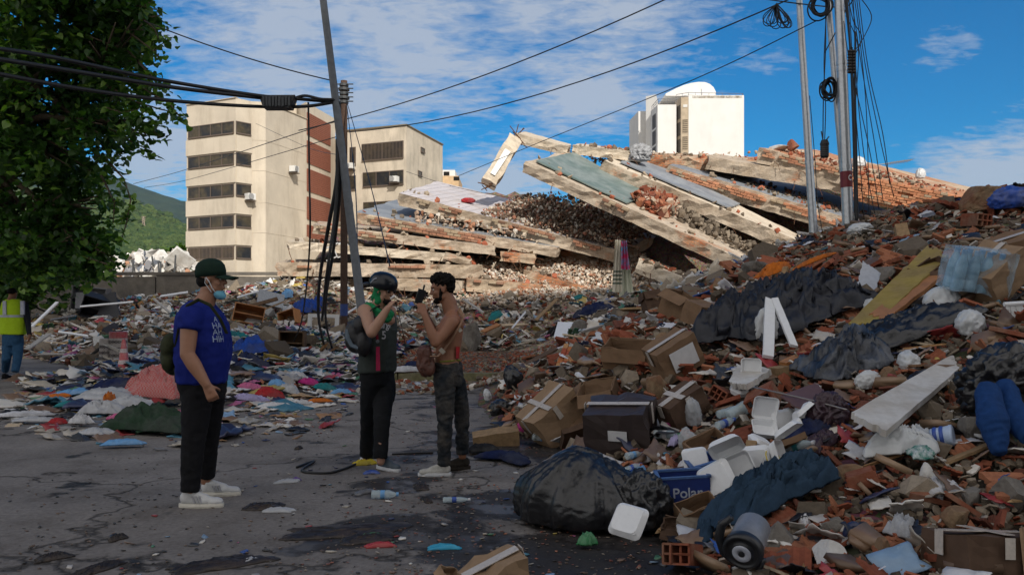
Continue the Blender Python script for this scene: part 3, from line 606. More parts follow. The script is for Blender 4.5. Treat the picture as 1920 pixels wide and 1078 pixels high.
def scatter_mid():
    M = MB(); ok = lambda X, Y, h: (h > .02) & infr(X, Y) & ((Y > 20.5) | (X > -9)) & (Y > 17) & (Y < 38) & ~((X > -3.4) & (X < 1.3) & (Y < 26.5))
    left = lambda X, Y: (X < -3.5 - (Y - 20) * .12)
    for tpl, n, s0, s1, pal, tilt in ((TR, 12000, .05, .2, DUST + [(.36, .3, .23)] * 2, .8), (TS, 9000, .06, .22, DUST + TERRA[:2] + [(.4, .32, .24)], .5), (TG, 1300, .15, .3, TERRA, .5), (TB, 1000, .12, .28, TERRA + WOOD, .6), (TS, 4200, .06, .3, LITE, .5), (TK, 900, .3, 1.2, WOOD + LITE + [(.05, .05, .05)] * 2, .25), (TR, 350, .35, .8, DUST, .5), (TB, 260, .25, .6, [(.12, .07, .045), (.3, .18, .09), (.05, .05, .06), (.2, .2, .2), (.5, .5, .5)], .6)):
        X, Y, h = spots(n, -22, 20, 17, 38, ok, 1.01); m = len(X); sz = np.array([R.uniform(s0, s1) for _ in range(m)]); place_many(M, tpl, X, Y, h + .02 + sz * .1, sz, tilt, pick(pal, m))
    # spill over the pavement and the street edge: thin crumbs
    c2 = lambda X, Y, h: (X > -6) & (X < 3)
    for n, s0, s1, pal, y0, y1 in ((5200, .02, .1, TERRA + DUST + TERRA[:2], 17.2, 26), (1200, .03, .16, TERRA + LITE + DUST, 14.2, 16.9)):
        X, Y, h = spots(n, -6, 3, y0, y1, c2, 1.01); m = len(X); sz = NR.uniform(s0, s1, m); place_many(M, TS + TR, X, Y, H(X, Y) + sz * .1, sz, .4, pick(pal, m))
    tag(M.obj('debris', VC), 'crumbled masonry, timber and brick debris in front of the collapsed building', 'debris', kind='stuff')
    M = MB()
    for tpl, n, s0, s1, pal in ((TC, 1900, .12, .5, LITE + [(.7, .68, .65)]), (TC, 2600, .1, .45, GAUDY), (TS, 1600, .1, .35, LITE + GAUDY)):
        X, Y, h = spots(n, -22, 14, 17, 36, ok, 1.01); m = len(X); sz = NR.uniform(s0, s1, m); place_many(M, tpl, X, Y, h + .1, sz, .45, pick(pal, m))
    # clothes and rags thickly over the left middle heap
    cl = lambda X, Y, h: infr(X, Y) & (h > .0) & (X < -2.9) & (X > -9)
    X, Y, h = spots(3300, -9, -1, 15.5, 24, cl, 1.01); m = len(X); sz = NR.uniform(.15, .6, m); place_many(M, TC, X, Y, np.maximum(h, 0) + .06, sz, .3, pick(GAUDY + LITE + [(.02, .025, .06), (.6, .6, .6), (.03, .07, .25), (.02, .02, .02)], m))
    tag(M.obj('rags', VP, smooth=True), 'mixed rags, paper and plastic scattered through the middle and left debris', 'litter', kind='stuff')
    # flat litter on the street at left, thinning towards the viewer
    M = MB()
    def lit(X, Y, h):
        px = CX + X / Y * F; py = HY + CAMH / Y * F; d = (px > 25) & (px < 660 + (760 - py) * .8) & (py < 850 - np.abs(px - 330) * .12)
        return d & (NR.random(len(X)) < np.clip((Y - 7.5) / 6, .03, 1))
    for tpl, n, s0, s1, pal, z in ((TC, 1500, .08, .42, LITE * 3 + GAUDY + WOOD, .01), (TS, 2600, .03, .14, LITE + GAUDY + WOOD, .01), (TC, 320, .3, .8, LITE + GAUDY, .02), (TS, 2500, .015, .05, TERRA + DUST, .005)):
        X, Y, h = spots(n, -11, -.5, 8.0, 18.5, lit, 1.8); m = len(X); sz = NR.uniform(s0, s1, m); place_many(M, tpl, X, Y, np.maximum(h, 0) + z, sz, .16, pick(pal, m), (1, .8, 1.2))
    # crumbs and scraps scattered over the open street
    for n, s0, s1, pal, x0, x1 in ((2200, .008, .03, TERRA + DUST, -1.2, 1.8), (1500, .008, .035, [(.03, .025, .02), (.15, .1, .07)], -4, 1), (160, .02, .07, LITE + GAUDY, -2.5, 1)):
        X, Y, h = spots(n, x0, x1, 4.2, 15, lambda X, Y, h: h < .02, 1.8); m = len(X); sz = NR.uniform(s0, s1, m); place_many(M, TS, X, Y, np.full(m, .006), sz, .15, pick(pal, m))
    tag(M.obj('street_litter', VP, smooth=True), 'flattened plastic, paper and cloth litter spread over the left street', 'litter', kind='stuff')
scatter_mid()
# ---------------- the collapsed building: every fallen floor slab is a thing ----------------
def concrete(name, c1, c2, brickiness, sc=.8):
    """dusty broken concrete; where the noise says so the clay blocks behind show (true surface colour)"""
    m = bpy.data.materials.new(name); m.use_nodes = True; nt = m.node_tree; b = nt.nodes['Principled BSDF']
    g = N(nt, 'ShaderNodeNewGeometry'); pos = g.outputs['Position']; uv = N(nt, 'ShaderNodeUVMap', uv_map='UVMap')
    t = N(nt, 'ShaderNodeTexNoise', Scale=sc, Detail=9, Roughness=.7); nt.links.new(pos, t.inputs['Vector'])
    t2 = N(nt, 'ShaderNodeTexNoise', Scale=sc * 5, Detail=7, Roughness=.75); nt.links.new(pos, t2.inputs['Vector'])
    t3 = N(nt, 'ShaderNodeTexNoise', Scale=sc * .62, Detail=4, Roughness=.7); nt.links.new(pos, t3.inputs['Vector'])
    c = ramp(nt, t.outputs[0], [(.32, c2), (.55, c1)]); c = mix(nt, .75, c, ramp(nt, t2.outputs[0], [(.28, (.55, .5, .45)), (.5, (1, 1, 1)), (.7, (1.15, 1.1, 1.05))]), 'MULTIPLY')
    br = N(nt, 'ShaderNodeTexBrick', Scale=1., offset=.5); nt.links.new(uv.outputs[0], br.inputs['Vector'])
    br.inputs['Color1'].default_value = (.42, .135, .055, 1); br.inputs['Color2'].default_value = (.5, .22, .1, 1); br.inputs['Mortar'].default_value = (.3, .22, .15, 1)
    br.inputs['Brick Width'].default_value = .3; br.inputs['Row Height'].default_value = .11; br.inputs['Mortar Size'].default_value = .012
    f = math_(nt, 'MULTIPLY', math_(nt, 'SUBTRACT', t3.outputs[0], .62 - brickiness), 9, True)
    f = math_(nt, 'MULTIPLY', f, ramp(nt, t2.outputs[0], [(.36, (.2,) * 3), (.5, (1,) * 3)]))
    c = mix(nt, f, c, br.outputs[0]); nt.links.new(c, b.inputs['Base Color']); b.inputs['Roughness'].default_value = .95
    h = math_(nt, 'ADD', t2.outputs[0], math_(nt, 'MULTIPLY', math_(nt, 'MULTIPLY', br.outputs['Fac'], f), -.4))
    bp = N(nt, 'ShaderNodeBump', Strength=.9, Distance=.08); nt.links.new(h, bp.inputs['Height']); nt.links.new(bp.outputs[0], b.inputs['Normal'])
    MATS[name] = m; return m
CN = concrete('broken_concrete', (.49, .41, .32), (.34, .26, .18), .06); CB = concrete('bricky_concrete', (.5, .4, .29), (.36, .26, .17), .19); CP = concrete('pale_concrete', (.62, .54, .43), (.45, .36, .26), -.3)
CBR = concrete('brick_facing', (.45, .33, .22), (.36, .2, .12), .55)
GT = mat('green_slate_floor', (.13, .18, .165), .55, n=.9, amt=.3, col2=(.21, .25, .235), bump=.1); BT = mat('blue_grey_floor', (.19, .21, .24), .6, n=.8, amt=.25, col2=(.27, .29, .31))
WT = bpy.data.materials.new('white_floor_tiles')
def _wt():
    WT.use_nodes = True; nt = WT.node_tree; b = nt.nodes['Principled BSDF']; uv = N(nt, 'ShaderNodeUVMap', uv_map='UVMap')
    br = N(nt, 'ShaderNodeTexBrick', Scale=1., offset=0.); nt.links.new(uv.outputs[0], br.inputs['Vector']); br.inputs['Color1'].default_value = (.6, .56, .56, 1); br.inputs['Color2'].default_value = (.52, .49, .5, 1); br.inputs['Mortar'].default_value = (.36, .33, .33, 1)
    br.inputs['Brick Width'].default_value = .45; br.inputs['Row Height'].default_value = .45; br.inputs['Mortar Size'].default_value = .03
    g = N(nt, 'ShaderNodeNewGeometry'); t = N(nt, 'ShaderNodeTexNoise', Scale=.9, Detail=8, Roughness=.7); nt.links.new(g.outputs['Position'], t.inputs['Vector'])
    c = mix(nt, math_(nt, 'MULTIPLY', ramp(nt, t.outputs[0], [(.5, (0,) * 3), (.66, (1,) * 3)]), .55), br.outputs[0], (.42, .33, .25)); nt.links.new(c, b.inputs['Base Color']); b.inputs['Roughness'].default_value = .6
_wt()
def slabmesh(c, th, mats, rough=.07, seed=0, du=.28, top_mi=1):
    """c: four top corners (front-left, front-right, back-right, back-left), th: thickness front; broken, uneven edges"""
    c = [Vector(q) for q in c]; L = (c[1] - c[0]).length; D = (c[3] - c[0]).length; nu, nv, nt_ = max(4, int(L / du)), max(3, int(D / (du * 2))), 3
    n = ((c[1] - c[0]).cross(c[3] - c[0])).normalized(); n = n if n.z > 0 else -n
    def pt(u, v, w):
        p = (c[0] * (1 - u) + c[1] * u) * (1 - v) + (c[3] * (1 - u) + c[2] * u) * v - n * th * w
        e = min(u, 1 - u) * L; k = 1. if (u in (0, 1) or v == 0) else .35
        q = Vector((p.x * .9 + seed, p.y * .9, p.z * 1.4)); a = mnoise.fractal(q * 2.2, .7, 2., 5) * rough * 2.2
        o = Vector((0, -1, 0)) * a * (1 if v == 0 else 0) + (c[1] - c[0]).normalized() * mnoise.fractal(q * 3.1, .7, 2, 4) * rough * (3. if u in (0, 1) else .6)
        return p + o * k + n * mnoise.noise(q * 2.7) * rough * (.9 if w else .5)
    M = MB()
    def grid(f, a, b, mi, flip):
        V = [f(i / a, j / b) for j in range(b + 1) for i in range(a + 1)]
        Fc = [(j * (a + 1) + i, j * (a + 1) + i + 1, (j + 1) * (a + 1) + i + 1, (j + 1) * (a + 1) + i) for j in range(b) for i in range(a)]
        if flip: Fc = [q[::-1] for q in Fc]
        M.add([tuple(q) for q in V], Fc, mi)
    grid(lambda u, v: pt(u, v, 0), nu, nv, top_mi, False); grid(lambda u, v: pt(u, v, 1), nu, nv, 0, True)
    grid(lambda u, w: pt(u, 0, 1 - w), nu, nt_, 0, False); grid(lambda u, w: pt(u, 1, 1 - w), nu, nt_, 0, True)
    grid(lambda v, w: pt(0, v, w), nv, nt_, 0, False); grid(lambda v, w: pt(1, v, w), nv, nt_, 0, True)
    me = M.mesh('slab', mats); uvl = me.uv_layers.new(name='UVMap'); ex = (c[1] - c[0]).normalized(); ey = (c[3] - c[0]).normalized()
    nl = len(me.loops); vi = np.empty(nl, np.int32); me.loops.foreach_get('vertex_index', vi); co = np.empty(len(me.vertices) * 3, np.float32); me.vertices.foreach_get('co', co); co = co.reshape(-1, 3)[vi] - np.array(c[0])
    pn = np.empty(len(me.polygons) * 3, np.float32); me.polygons.foreach_get('normal', pn); pn = np.repeat(pn.reshape(-1, 3), 4, axis=0); up = np.abs(pn @ np.array(n)) > .6
    uv = np.stack([co @ np.array(ex), np.where(up, co @ np.array(ey), co @ np.array(n))], 1); uvl.data.foreach_set('uv', uv.astype(np.float32).ravel()); return me, c, n, L
def slab(label, c, th, side=None, top=None, brick=None, seed=0, rough=.045, cat='slab', name='fallen_floor_slab', bits=26, group='fallen floor slabs', viv=1.):
    side = side or CN; top = top or side; me, c, n, L = slabmesh(c, th, [side, top], rough, seed); base = (c[0] + c[1]) / 2 - n * th
    t = thing(name, label, cat, base, group=group); o = bpy.data.objects.new('concrete_slab', me); S.collection.objects.link(o); o.parent = t; o.location = -base
    ex = (c[1] - c[0]).normalized(); rr = random.Random(seed + 5)
    if brick:
        for (s0, s1, z0, z1) in brick:
            M = MB(); bw, bh = .29, .105; k = 0; z = z0
            while z + bh <= z1 + 1e-3:
                x = s0 * L + (bw / 2 if k % 2 else 0)
                while x + bw < s1 * L:
                    if rr.random() > .06 and mnoise.noise(Vector((x * .9, k * .25, seed))) > -.16 * viv ** 3:
                        p = c[0] + ex * (x + bw / 2) - n * (z + bh / 2) + Vector((0, .04 - rr.random() * .04, 0)); m = Matrix((ex, n.cross(ex), n)).transposed()
                        cl = (np.array(TERRA[rr.randrange(5)]) * .75 + np.array((.13, .1, .07))) * rr.uniform(.95, 1.4) * (1, viv ** -.3, viv ** -.7) * viv; 
                        if rr.random() < .3 / viv ** 3: cl = np.array((.42, .33, .23))
                        M.box(p, (bw - .02, .26, bh - .018), m, 0, np.clip(cl, 0, 1), .03)
                    x += bw
                z += bh; k += 1
            if M.n: q = M.obj('brick_course', VC, t); q.location = -base
    if bits:
        M = MB()
        for i in range(bits):
            u, v = rr.random(), rr.random() * .25; p = (c[0] * (1 - u) + c[1] * u) * (1 - v) + (c[3] * (1 - u) + c[2] * u) * v; s = rr.uniform(.08, .34)
            tv, lv, lt = TR[rr.randrange(8)] if rr.random() < .6 else TS[rr.randrange(10)]
            M.add(tv @ (rotm(rr.random(), rr.random(), rr.random() * 6) * s).T + np.array(p + n * s * .2), (lv, lt), 0, np.array(rr.choice(DUST + TERRA[:2])) * 1.5)
        q = M.obj('loose_rubble', VC, t); q.location = -base; q['kind'] = 'stuff'
    if th > .3:
        M = MB()
        for i in range(rr.randint(3, 7)):
            u = rr.random(); p = c[0] * (1 - u) + c[1] * u - n * th * rr.uniform(.5, 1); a = p + Vector((rr.uniform(-.2, .4), -.25, rr.uniform(-.5, -.1))); M.tube([p, p.lerp(a, .5) + Vector((0, -.12, .03)), a], .014, 4)
        u = 1.0
        for i in range(4): p = c[1] - n * th * rr.random() + (c[2] - c[1]) * rr.random() * .3; M.tube([p - ex * .2, p + ex * .35 + Vector((0, 0, rr.uniform(-.2, .1)))], .014, 4)
        q = M.obj('bent_rebar', mat('rusty_steel', (.12, .06, .035), .8, n=8), t); q.location = -base
    return t
def Q(*a): return [P(*q) for q in a]
slab('white tiled top floor slab tilted towards the street, left of the ruin', Q((748, 362, 36), (1162, 470, 34), (1230, 442, 42.5), (820, 340, 43)), .5, CN, WT, [(.06, .36, .03, .27), (.44, .93, .03, .25)], 1)
slab('long brick faced floor slab with a bare grey left corner, under the white tiled slab', Q((668, 398, 35), (1047, 464, 34.2), (1075, 448, 41), (742, 374, 41.5)), .42, CN, BT, [(.03, .66, .05, .38)], 2)
slab('third floor slab down at the left, its broken right end bristling with brick', Q((588, 421, 34.4), (926, 462, 33.8), (950, 450, 41), (600, 415, 42)), .36, CN, CN, [(.02, .48, .03, .25)], 3)
slab('thin pale floor slab lying over the dark gap beside the leaning pole', Q((540, 452, 34), (838, 475, 33.6), (850, 470, 41), (560, 446, 42)), .33, CP, None, None, 4)
slab('short broken beam stub at the end of the thin pale slab', Q((836, 474, 33.4), (882, 487, 33.3), (886, 480, 36), (840, 468, 36)), .26, CN, None, None, 5, cat='beam', name='broken_beam', bits=5, group=None)
slab('wide low slab running behind the helmeted man, just above the debris', Q((520, 492, 33.6), (902, 497, 33.3), (930, 492, 40), (540, 486, 41)), .52, CN, None, [(.1, .3, .1, .3), (.55, .8, .05, .25)], 6)
slab('lowest brick speckled slab, behind the bare chested man', Q((742, 522, 33), (868, 528, 32.8), (880, 520, 38), (750, 516, 38)), .46, CN, None, [(.2, .8, .05, .15)], 7)
slab('curb-like slab with orange brick patch, half sunk in crumbled masonry', Q((876, 522, 32.6), (1012, 533, 32.2), (1030, 526, 37), (880, 515, 38)), .5, CB, None, [(.1, .6, .02, .14)], 8)
slab('pale orange slab face sloping down to the hanging curtains', Q((985, 507, 33.5), (1128, 546, 32), (1150, 540, 37), (1000, 497, 38)), .8, CB, None, None, 9, .1)
slab('small brick stub slab jutting from the dark gap, middle of the ruin', Q((938, 472, 34), (1003, 478, 33.6), (1006, 470, 37), (945, 466, 38)), .36, CB, None, [(.1, .7, .05, .25)], 10, bits=4)
slab('brown shaded slab edge dipping behind the hanging curtains', Q((1048, 458, 36), (1262, 548, 34.6), (1290, 530, 40), (1060, 446, 42)), .75, CB, None, None, 11, .12)
slab('low slab between the curtains and the right heap', Q((1198, 489, 31.1), (1312, 532, 29.4), (1326, 526, 32), (1205, 480, 34)), .45, CP, None, None, 12)
slab('big slab with a green slate floor tilted steeply to the sky', Q((985, 302, 34), (1406, 494, 30), (1426, 485, 33), (1068, 284, 39)), .47, CN, CN, [(.38, .5, .02, .25), (.5, .62, .02, .12)], 13)
slab('long bare slab right of the green floored one, ending at the first silver pole', Q((1130, 300, 37), (1524, 462, 33), (1532, 457, 35), (1196, 292, 42)), .55, CN, CP, None, 14)
slab('slab with a long orange brick face running behind the silver poles', Q((1252, 309, 39), (1662, 430, 36), (1700, 405, 42), (1340, 300, 45)), .72, CN, BT, [(.02, .98, .12, .52)], 15, viv=1.35)
slab('topmost long slab with dark red blocks along its edge', Q((1425, 277, 38.4), (1836, 378, 36), (1890, 368, 42), (1530, 281, 44)), .7, CN, CB, [(.02, .4, .02, .34), (.4, .98, .02, .3)], 16, viv=1.15)
slab('thick concrete edge beam under the topmost slab', Q((1328, 294, 38.9), (1596, 338, 37.6), (1606, 330, 40), (1340, 288, 41)), .58, CN, None, None, 17, name='edge_beam', cat='beam', group=None, bits=8)
slab('bright orange brick parapet lying on its side above the right heap', Q((1588, 324, 37.0), (1822, 372, 35.6), (1836, 366, 36.8), (1594, 318, 38.4)), 1.1, CBR, None, [(.01, .99, .0, 1.02)], 18, viv=1.6, name='fallen_parapet', cat='parapet', bits=20, group=None)
slab('thin flat slab bridging from the bent beam to the bundle of cloth', Q((1074, 272, 38.5), (1202, 286, 38), (1205, 283, 42), (1085, 269, 42)), .42, CP, None, None, 19, .04)
slab('irregular brick strewn beam below the white tower', Q((1196, 288, 40), (1432, 302, 39.6), (1436, 297, 43), (1200, 284, 43)), .62, CB, None, [(.3, .5, .0, .1)], 20, .12, name='edge_beam', cat='beam', group=None)
slab('beam hanging from the ruin with its lit top bent towards the sky', Q((966, 250, 38.3), (1066, 275, 38.3), (1072, 271, 41), (985, 247, 41)), .42, CP, None, None, 21, .03, name='bent_beam', cat='beam', bits=0, group=None)
def leaning():
    a, b = P(966, 262, 38.4), P(916, 346, 37.6); ax = (b - a).normalized(); s = Vector((0, -1, 0)).cross(ax).normalized(); d = s.cross(ax).normalized()
    M = MB(); k = 8
    for i in range(k):
        p, q = a.lerp(b, i / k), a.lerp(b, (i + 1) / k); w = .31; e = .3
        M.hexa([p - s * w - d * e, p + s * w - d * e, p + s * w + d * e, p - s * w + d * e, q - s * w - d * e, q + s * w - d * e, q + s * w + d * e, q - s * w + d * e])
    me = M.mesh('leaning_column', [CP]); me.uv_layers.new(name='UVMap'); bmn = bmesh.new(); bmn.from_mesh(me); bmesh.ops.remove_doubles(bmn, verts=bmn.verts, dist=.001); bmesh.ops.subdivide_edges(bmn, edges=bmn.edges[:], cuts=1)
    for v in bmn.verts: v.co += Vector((fbm(v.co, 1.4), fbm(v.co, 1.5, 4, 9), fbm(v.co, 1.4, 4, 4))) * .1
    bmn.to_mesh(me); bmn.free()
    t = thing('leaning_column', 'short concrete column leaning from the bent beam against the sky', 'column', b); o = bpy.data.objects.new('shaft', me); S.collection.objects.link(o); o.parent = t; o.location = -b
    M = MB(); n = Vector((0, -1, 0)); p = a.lerp(b, .32) - d * .34 * (1 if d.y > 0 else -1); q = a.lerp(b, .86) - d * .34 * (1 if d.y > 0 else -1)
    o2 = s * .14; M.hexa([p - o2 * 1, p + o2, q + o2 * .6, q - o2, p - o2 + n * .06, p + o2 + n * .06, q + o2 * .6 + n * .06, q - o2 + n * .06]); x = M.obj('white_plaster_patch', WHP, t); x.location = -b
    M = MB()
    for i in range(14): p = a + Vector((R.uniform(-.3, .3), R.uniform(-.2, .2), R.uniform(-.1, .3))); M.tube([p, p + Vector((R.uniform(-.4, .4), R.uniform(-.3, .1), R.uniform(-.5, .5)))], .02, 4)
    for i in range(8): p = b + Vector((R.uniform(-.3, .3), R.uniform(-.2, .2), 0)); M.tube([p, p + Vector((R.uniform(-.6, .3), R.uniform(-.3, .1), R.uniform(-.5, .1)))], .02, 4)
    x = M.obj('bent_rebar', MATS['rusty_steel'], t); x.location = -b
leaning()
# green slate floor on the big slab: a sheet of tiles of its own, lying on it
def sheet(label, c, th, mt, name, cat, jag=.15, seed=0):
    c = [Vector(q) for q in c]; n = ((c[1] - c[0]).cross(c[3] - c[0])).normalized(); n = n if n.z > 0 else -n; base = (c[0] + c[1]) / 2
    nu, nv = 26, 10; V = []
    for j in range(nv + 1):
        for i in range(nu + 1):
            u, v = i / nu, j / nv; p = (c[0] * (1 - u) + c[1] * u) * (1 - v) + (c[3] * (1 - u) + c[2] * u) * v
            if u in (0, 1) or v in (0, 1): p = p + (base.lerp((c[2] + c[3]) / 2, .5) - p) * abs(mnoise.noise(p * 1.7 + Vector((seed, 0, 0)))) * jag
            V.append(tuple(p + n * th - base))
    m = len(V); V += [tuple(Vector(v) - n * th * .97) for v in V]; w = nu + 1
    Fc = [(j * w + i, j * w + i + 1, (j + 1) * w + i + 1, (j + 1) * w + i) for j in range(nv) for i in range(nu)]; Fc += [tuple(m + a for a in f[::-1]) for f in Fc]
    bd = [i for i in range(w)] + [j * w + nu for j in range(1, nv + 1)] + [nv * w + i for i in range(nu - 1, -1, -1)] + [j * w for j in range(nv - 1, 0, -1)]
    Fc += [(bd[(i + 1) % len(bd)], bd[i], m + bd[i], m + bd[(i + 1) % len(bd)]) for i in range(len(bd))]
    M = MB(); M.add(V, Fc); return tag(M.obj(name, mt, loc=base), label, cat)
def onquad(c, u0, u1, v0, v1, up=.03):
    c = [Vector(q) for q in c]; f = lambda u, v: (c[0] * (1 - u) + c[1] * u) * (1 - v) + (c[3] * (1 - u) + c[2] * u) * v + Vector((0, -.3 * up, up)); return [f(u0, v0), f(u1, v0), f(u1, v1), f(u0, v1)]
BIG = Q((985, 302, 34), (1406, 494, 30), (1426, 485, 33), (1068, 284, 39))
sheet('green slate floor covering, bare of furniture, on the big tilted slab', onquad(BIG, .03, .475, .07, .98, .06), .05, GT, 'floor_covering', 'floor covering', .05)
IQ = Q((1130, 300, 37), (1524, 462, 33), (1532, 457, 35), (1196, 292, 42)); sheet('blue grey floor covering in a strip on the long bare slab', onquad(IQ, .06, .62, .12, .95, .07), .05, BT, 'floor_covering', 'floor covering', .05, 4)
# dark broken masonry between and behind the floors
def core(name, label, pts, Y0, Y1, mt, seed, amp=.5):
    """a mound of broken masonry: top line given as (px,py), front at Y0, back at Y1"""
    nx, ny = 90, 22; V = []; xs = [p[0] for p in pts]; zs = [p[1] for p in pts]
    for j in range(ny):
        t = j / (ny - 1)
        for i in range(nx):
            px = xs[0] + (xs[-1] - xs[0]) * i / (nx - 1); Y = Y0 + (Y1 - Y0) * t; x = (px - CX) / F * (Y0 + Y1) / 2; zt = CAMH + (HY - np.interp(px, xs, zs)) / F * Y1
            z = h1(x, Y0) * 0 + 1.2 + (zt - 1.2) * min(1, t * 1.15) ** .8 + mnoise.fractal(Vector((x * .7, Y * .7, seed)), .8, 2, 6) * amp * (1 if t < .9 else .3); V.append((x, Y, z))
    Fc = [(j * nx + i, j * nx + i + 1, (j + 1) * nx + i + 1, (j + 1) * nx + i) for j in range(ny - 1) for i in range(nx - 1)]; M = MB(); M.add(V, Fc)
    bk = len(V); M2 = [(v[0], v[1] + .5, 0) for v in V[-nx:]]; M.add(V[-nx:] + M2, [(i, i + 1, nx + i + 1, nx + i) for i in range(nx - 1)])
    tag(M.obj(name, mt), label, 'rubble', kind='stuff'); return V
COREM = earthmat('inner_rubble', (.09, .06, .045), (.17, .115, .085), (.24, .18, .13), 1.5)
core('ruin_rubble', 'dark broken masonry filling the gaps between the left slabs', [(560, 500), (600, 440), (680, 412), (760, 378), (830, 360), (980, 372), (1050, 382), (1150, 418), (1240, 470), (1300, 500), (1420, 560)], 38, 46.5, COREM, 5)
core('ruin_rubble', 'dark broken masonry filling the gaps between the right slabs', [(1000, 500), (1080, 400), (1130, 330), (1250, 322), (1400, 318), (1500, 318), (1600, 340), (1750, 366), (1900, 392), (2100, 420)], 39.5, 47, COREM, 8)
def loose(name, label, n, f, s0, s1, pal, tpl=None, tilt=.8):
    M = MB()
    for i in range(n):
        p = f(); s = R.uniform(s0, s1); tv, lv, lt = (tpl or (TR + TS))[R.randrange(len(tpl or (TR + TS)))]
        M.add(tv @ (rotm(R.gauss(0, tilt), R.gauss(0, tilt), R.random() * 6) * s).T + np.array(p), (lv, lt), 0, np.clip(np.array(R.choice(pal)) * R.uniform(.85, 1.2), 0, 1))
    tag(M.obj(name, VC), label, 'rubble', kind='stuff')
AQ = Q((748, 362, 36), (1162, 470, 34), (1230, 442, 42.5), (820, 340, 43))
def onA():
    u = R.uniform(.3, 1.) ** .8; v = R.uniform(.0, 1.) ; c = AQ; p = (c[0] * (1 - u) + c[1] * u) * (1 - v) + (c[3] * (1 - u) + c[2] * u) * v; return p + Vector((0, 0, R.uniform(0, .35 + .9 * v) * min(1, (u - .28) * 3)))
loose('slab_rubble', 'heaped white and pink crumbs of masonry on the white tiled slab', 5500, onA, .04, .22, [(.42, .35, .27), (.3, .21, .15), (.5, .46, .4), (.32, .15, .1), (.16, .11, .08), (.13, .09, .065), (.13, .09, .065)])
def onB(c, u0, u1, v0, v1, h):
    def f():
        u, v = R.uniform(u0, u1), R.uniform(v0, v1); p = (c[0] * (1 - u) + c[1] * u) * (1 - v) + (c[3] * (1 - u) + c[2] * u) * v; return p + Vector((0, 0, R.uniform(0, h)))
    return f
loose('slab_rubble', 'masonry crumbs on the brick faced second slab', 900, onB(Q((668, 398, 35), (1047, 464, 34.2), (1075, 448, 41), (742, 374, 41.5)), .28, .9, 0.02, .8, .45), .05, .3, [(.5, .42, .33), (.42, .3, .22), (.55, .5, .44), (.4, .2, .12)])
loose('slab_rubble', 'broken red clay blocks spilled at the foot of the green slate floor', 420, onB(BIG, .47, .62, .25, 1.05, .5), .1, .45, TERRA + [(.4, .26, .18), (.45, .36, .28)], TR + TS + TB + TG)
loose('slab_rubble', 'grey and brown crumbs on the lower part of the big tilted slab', 260, onB(BIG, .55, .98, .5, 1.1, .4), .08, .4, DUST)
loose('slab_rubble', 'crumbs and blocks along the crest under the white tower', 260, lambda: P(R.uniform(1085, 1440), 0, 39.9) * 1 + Vector((0, R.uniform(0, 2), 0)) if False else Vector(((R.uniform(1085, 1440) - CX) / F * 40.5, R.uniform(39.8, 42), CAMH + (HY - 293) / F * 40.5 + R.uniform(-.25, .1))), .06, .26, [(.42, .34, .25), (.4, .18, .1), (.5, .44, .36)])
KQ = Q((1425, 277, 38.4), (1836, 378, 36), (1890, 368, 42), (1530, 281, 44))
loose('slab_rubble', 'broken blocks and crumbs on top of the topmost slab', 420, onB(KQ, .05, 1.08, .0, .4, .12), .05, .22, TERRA + [(.42, .34, .25), (.5, .44, .36), (.3, .25, .2)])
loose('slab_rubble', 'long crumbled ridge on the orange brick faced slab', 300, onB(Q((1252, 309, 39), (1662, 430, 36), (1700, 405, 42), (1340, 300, 45)), .35, 1., .03, .5, .1), .05, .22, DUST + TERRA[:2])
loose('slope_rubble', 'pale crushed plaster and brick slope above the debris, middle of the ruin', 7000, lambda: (lambda x, y: Vector((x, y, h1(x, y) + R.uniform(0, .25) + max(0, (y - 32.5)) * .28)))(R.uniform(-3.2, 5.6), R.uniform(31, 36)), .04, .19, [(.55, .46, .36), (.5, .4, .3), (.62, .58, .52), (.42, .22, .14), (.6, .5, .4)])
# ---------------- trees ----------------
def leafcard(s, r, fold=.25):
    """a heart-shaped leaf of six faces, folded along its rib"""
    o = [(0, 0), (.42, -.12), (.58, .22), (.42, .62), (0, 1.05), (-.42, .62), (-.58, .22), (-.42, -.12)]
    return np.array([(x * s, y * s, abs(x) * s * fold - .12 * s * y * y) for x, y in o] + [(0, .45 * s, 0)])
LF = [(8, 0, 1), (8, 1, 2), (8, 2, 3), (8, 3, 4), (8, 4, 5), (8, 5, 6), (8, 6, 7), (8, 7, 0)]
LLV = np.array([i for f in LF for i in f]); LLT = np.full(8, 3)
def leafmat():
    m = bpy.data.materials.new('leaf'); m.use_nodes = True; nt = m.node_tree; b = nt.nodes['Principled BSDF']; a = N(nt, 'ShaderNodeVertexColor', layer_name='col')
    nt.links.new(a.outputs[0], b.inputs['Base Color']); b.inputs['Roughness'].default_value = .42; b.inputs['Specular IOR Level'].default_value = .45
    tr = N(nt, 'ShaderNodeBsdfTranslucent'); g = mix(nt, 1., a.outputs[0], (1.5, 1.9, .5), 'MULTIPLY'); nt.links.new(g, tr.inputs[0])
    mx = N(nt, 'ShaderNodeMixShader', i0=.38); nt.links.new(b.outputs[0], mx.inputs[1]); nt.links.new(tr.outputs[0], mx.inputs[2]); nt.links.new(mx.outputs[0], nt.nodes['Material Output'].inputs[0])
    MATS['leaf'] = m; return m
LEAF = leafmat(); BARK = mat('bark', (.11, .085, .06), .95, n=3, amt=.5, bump=.8, bs=14)
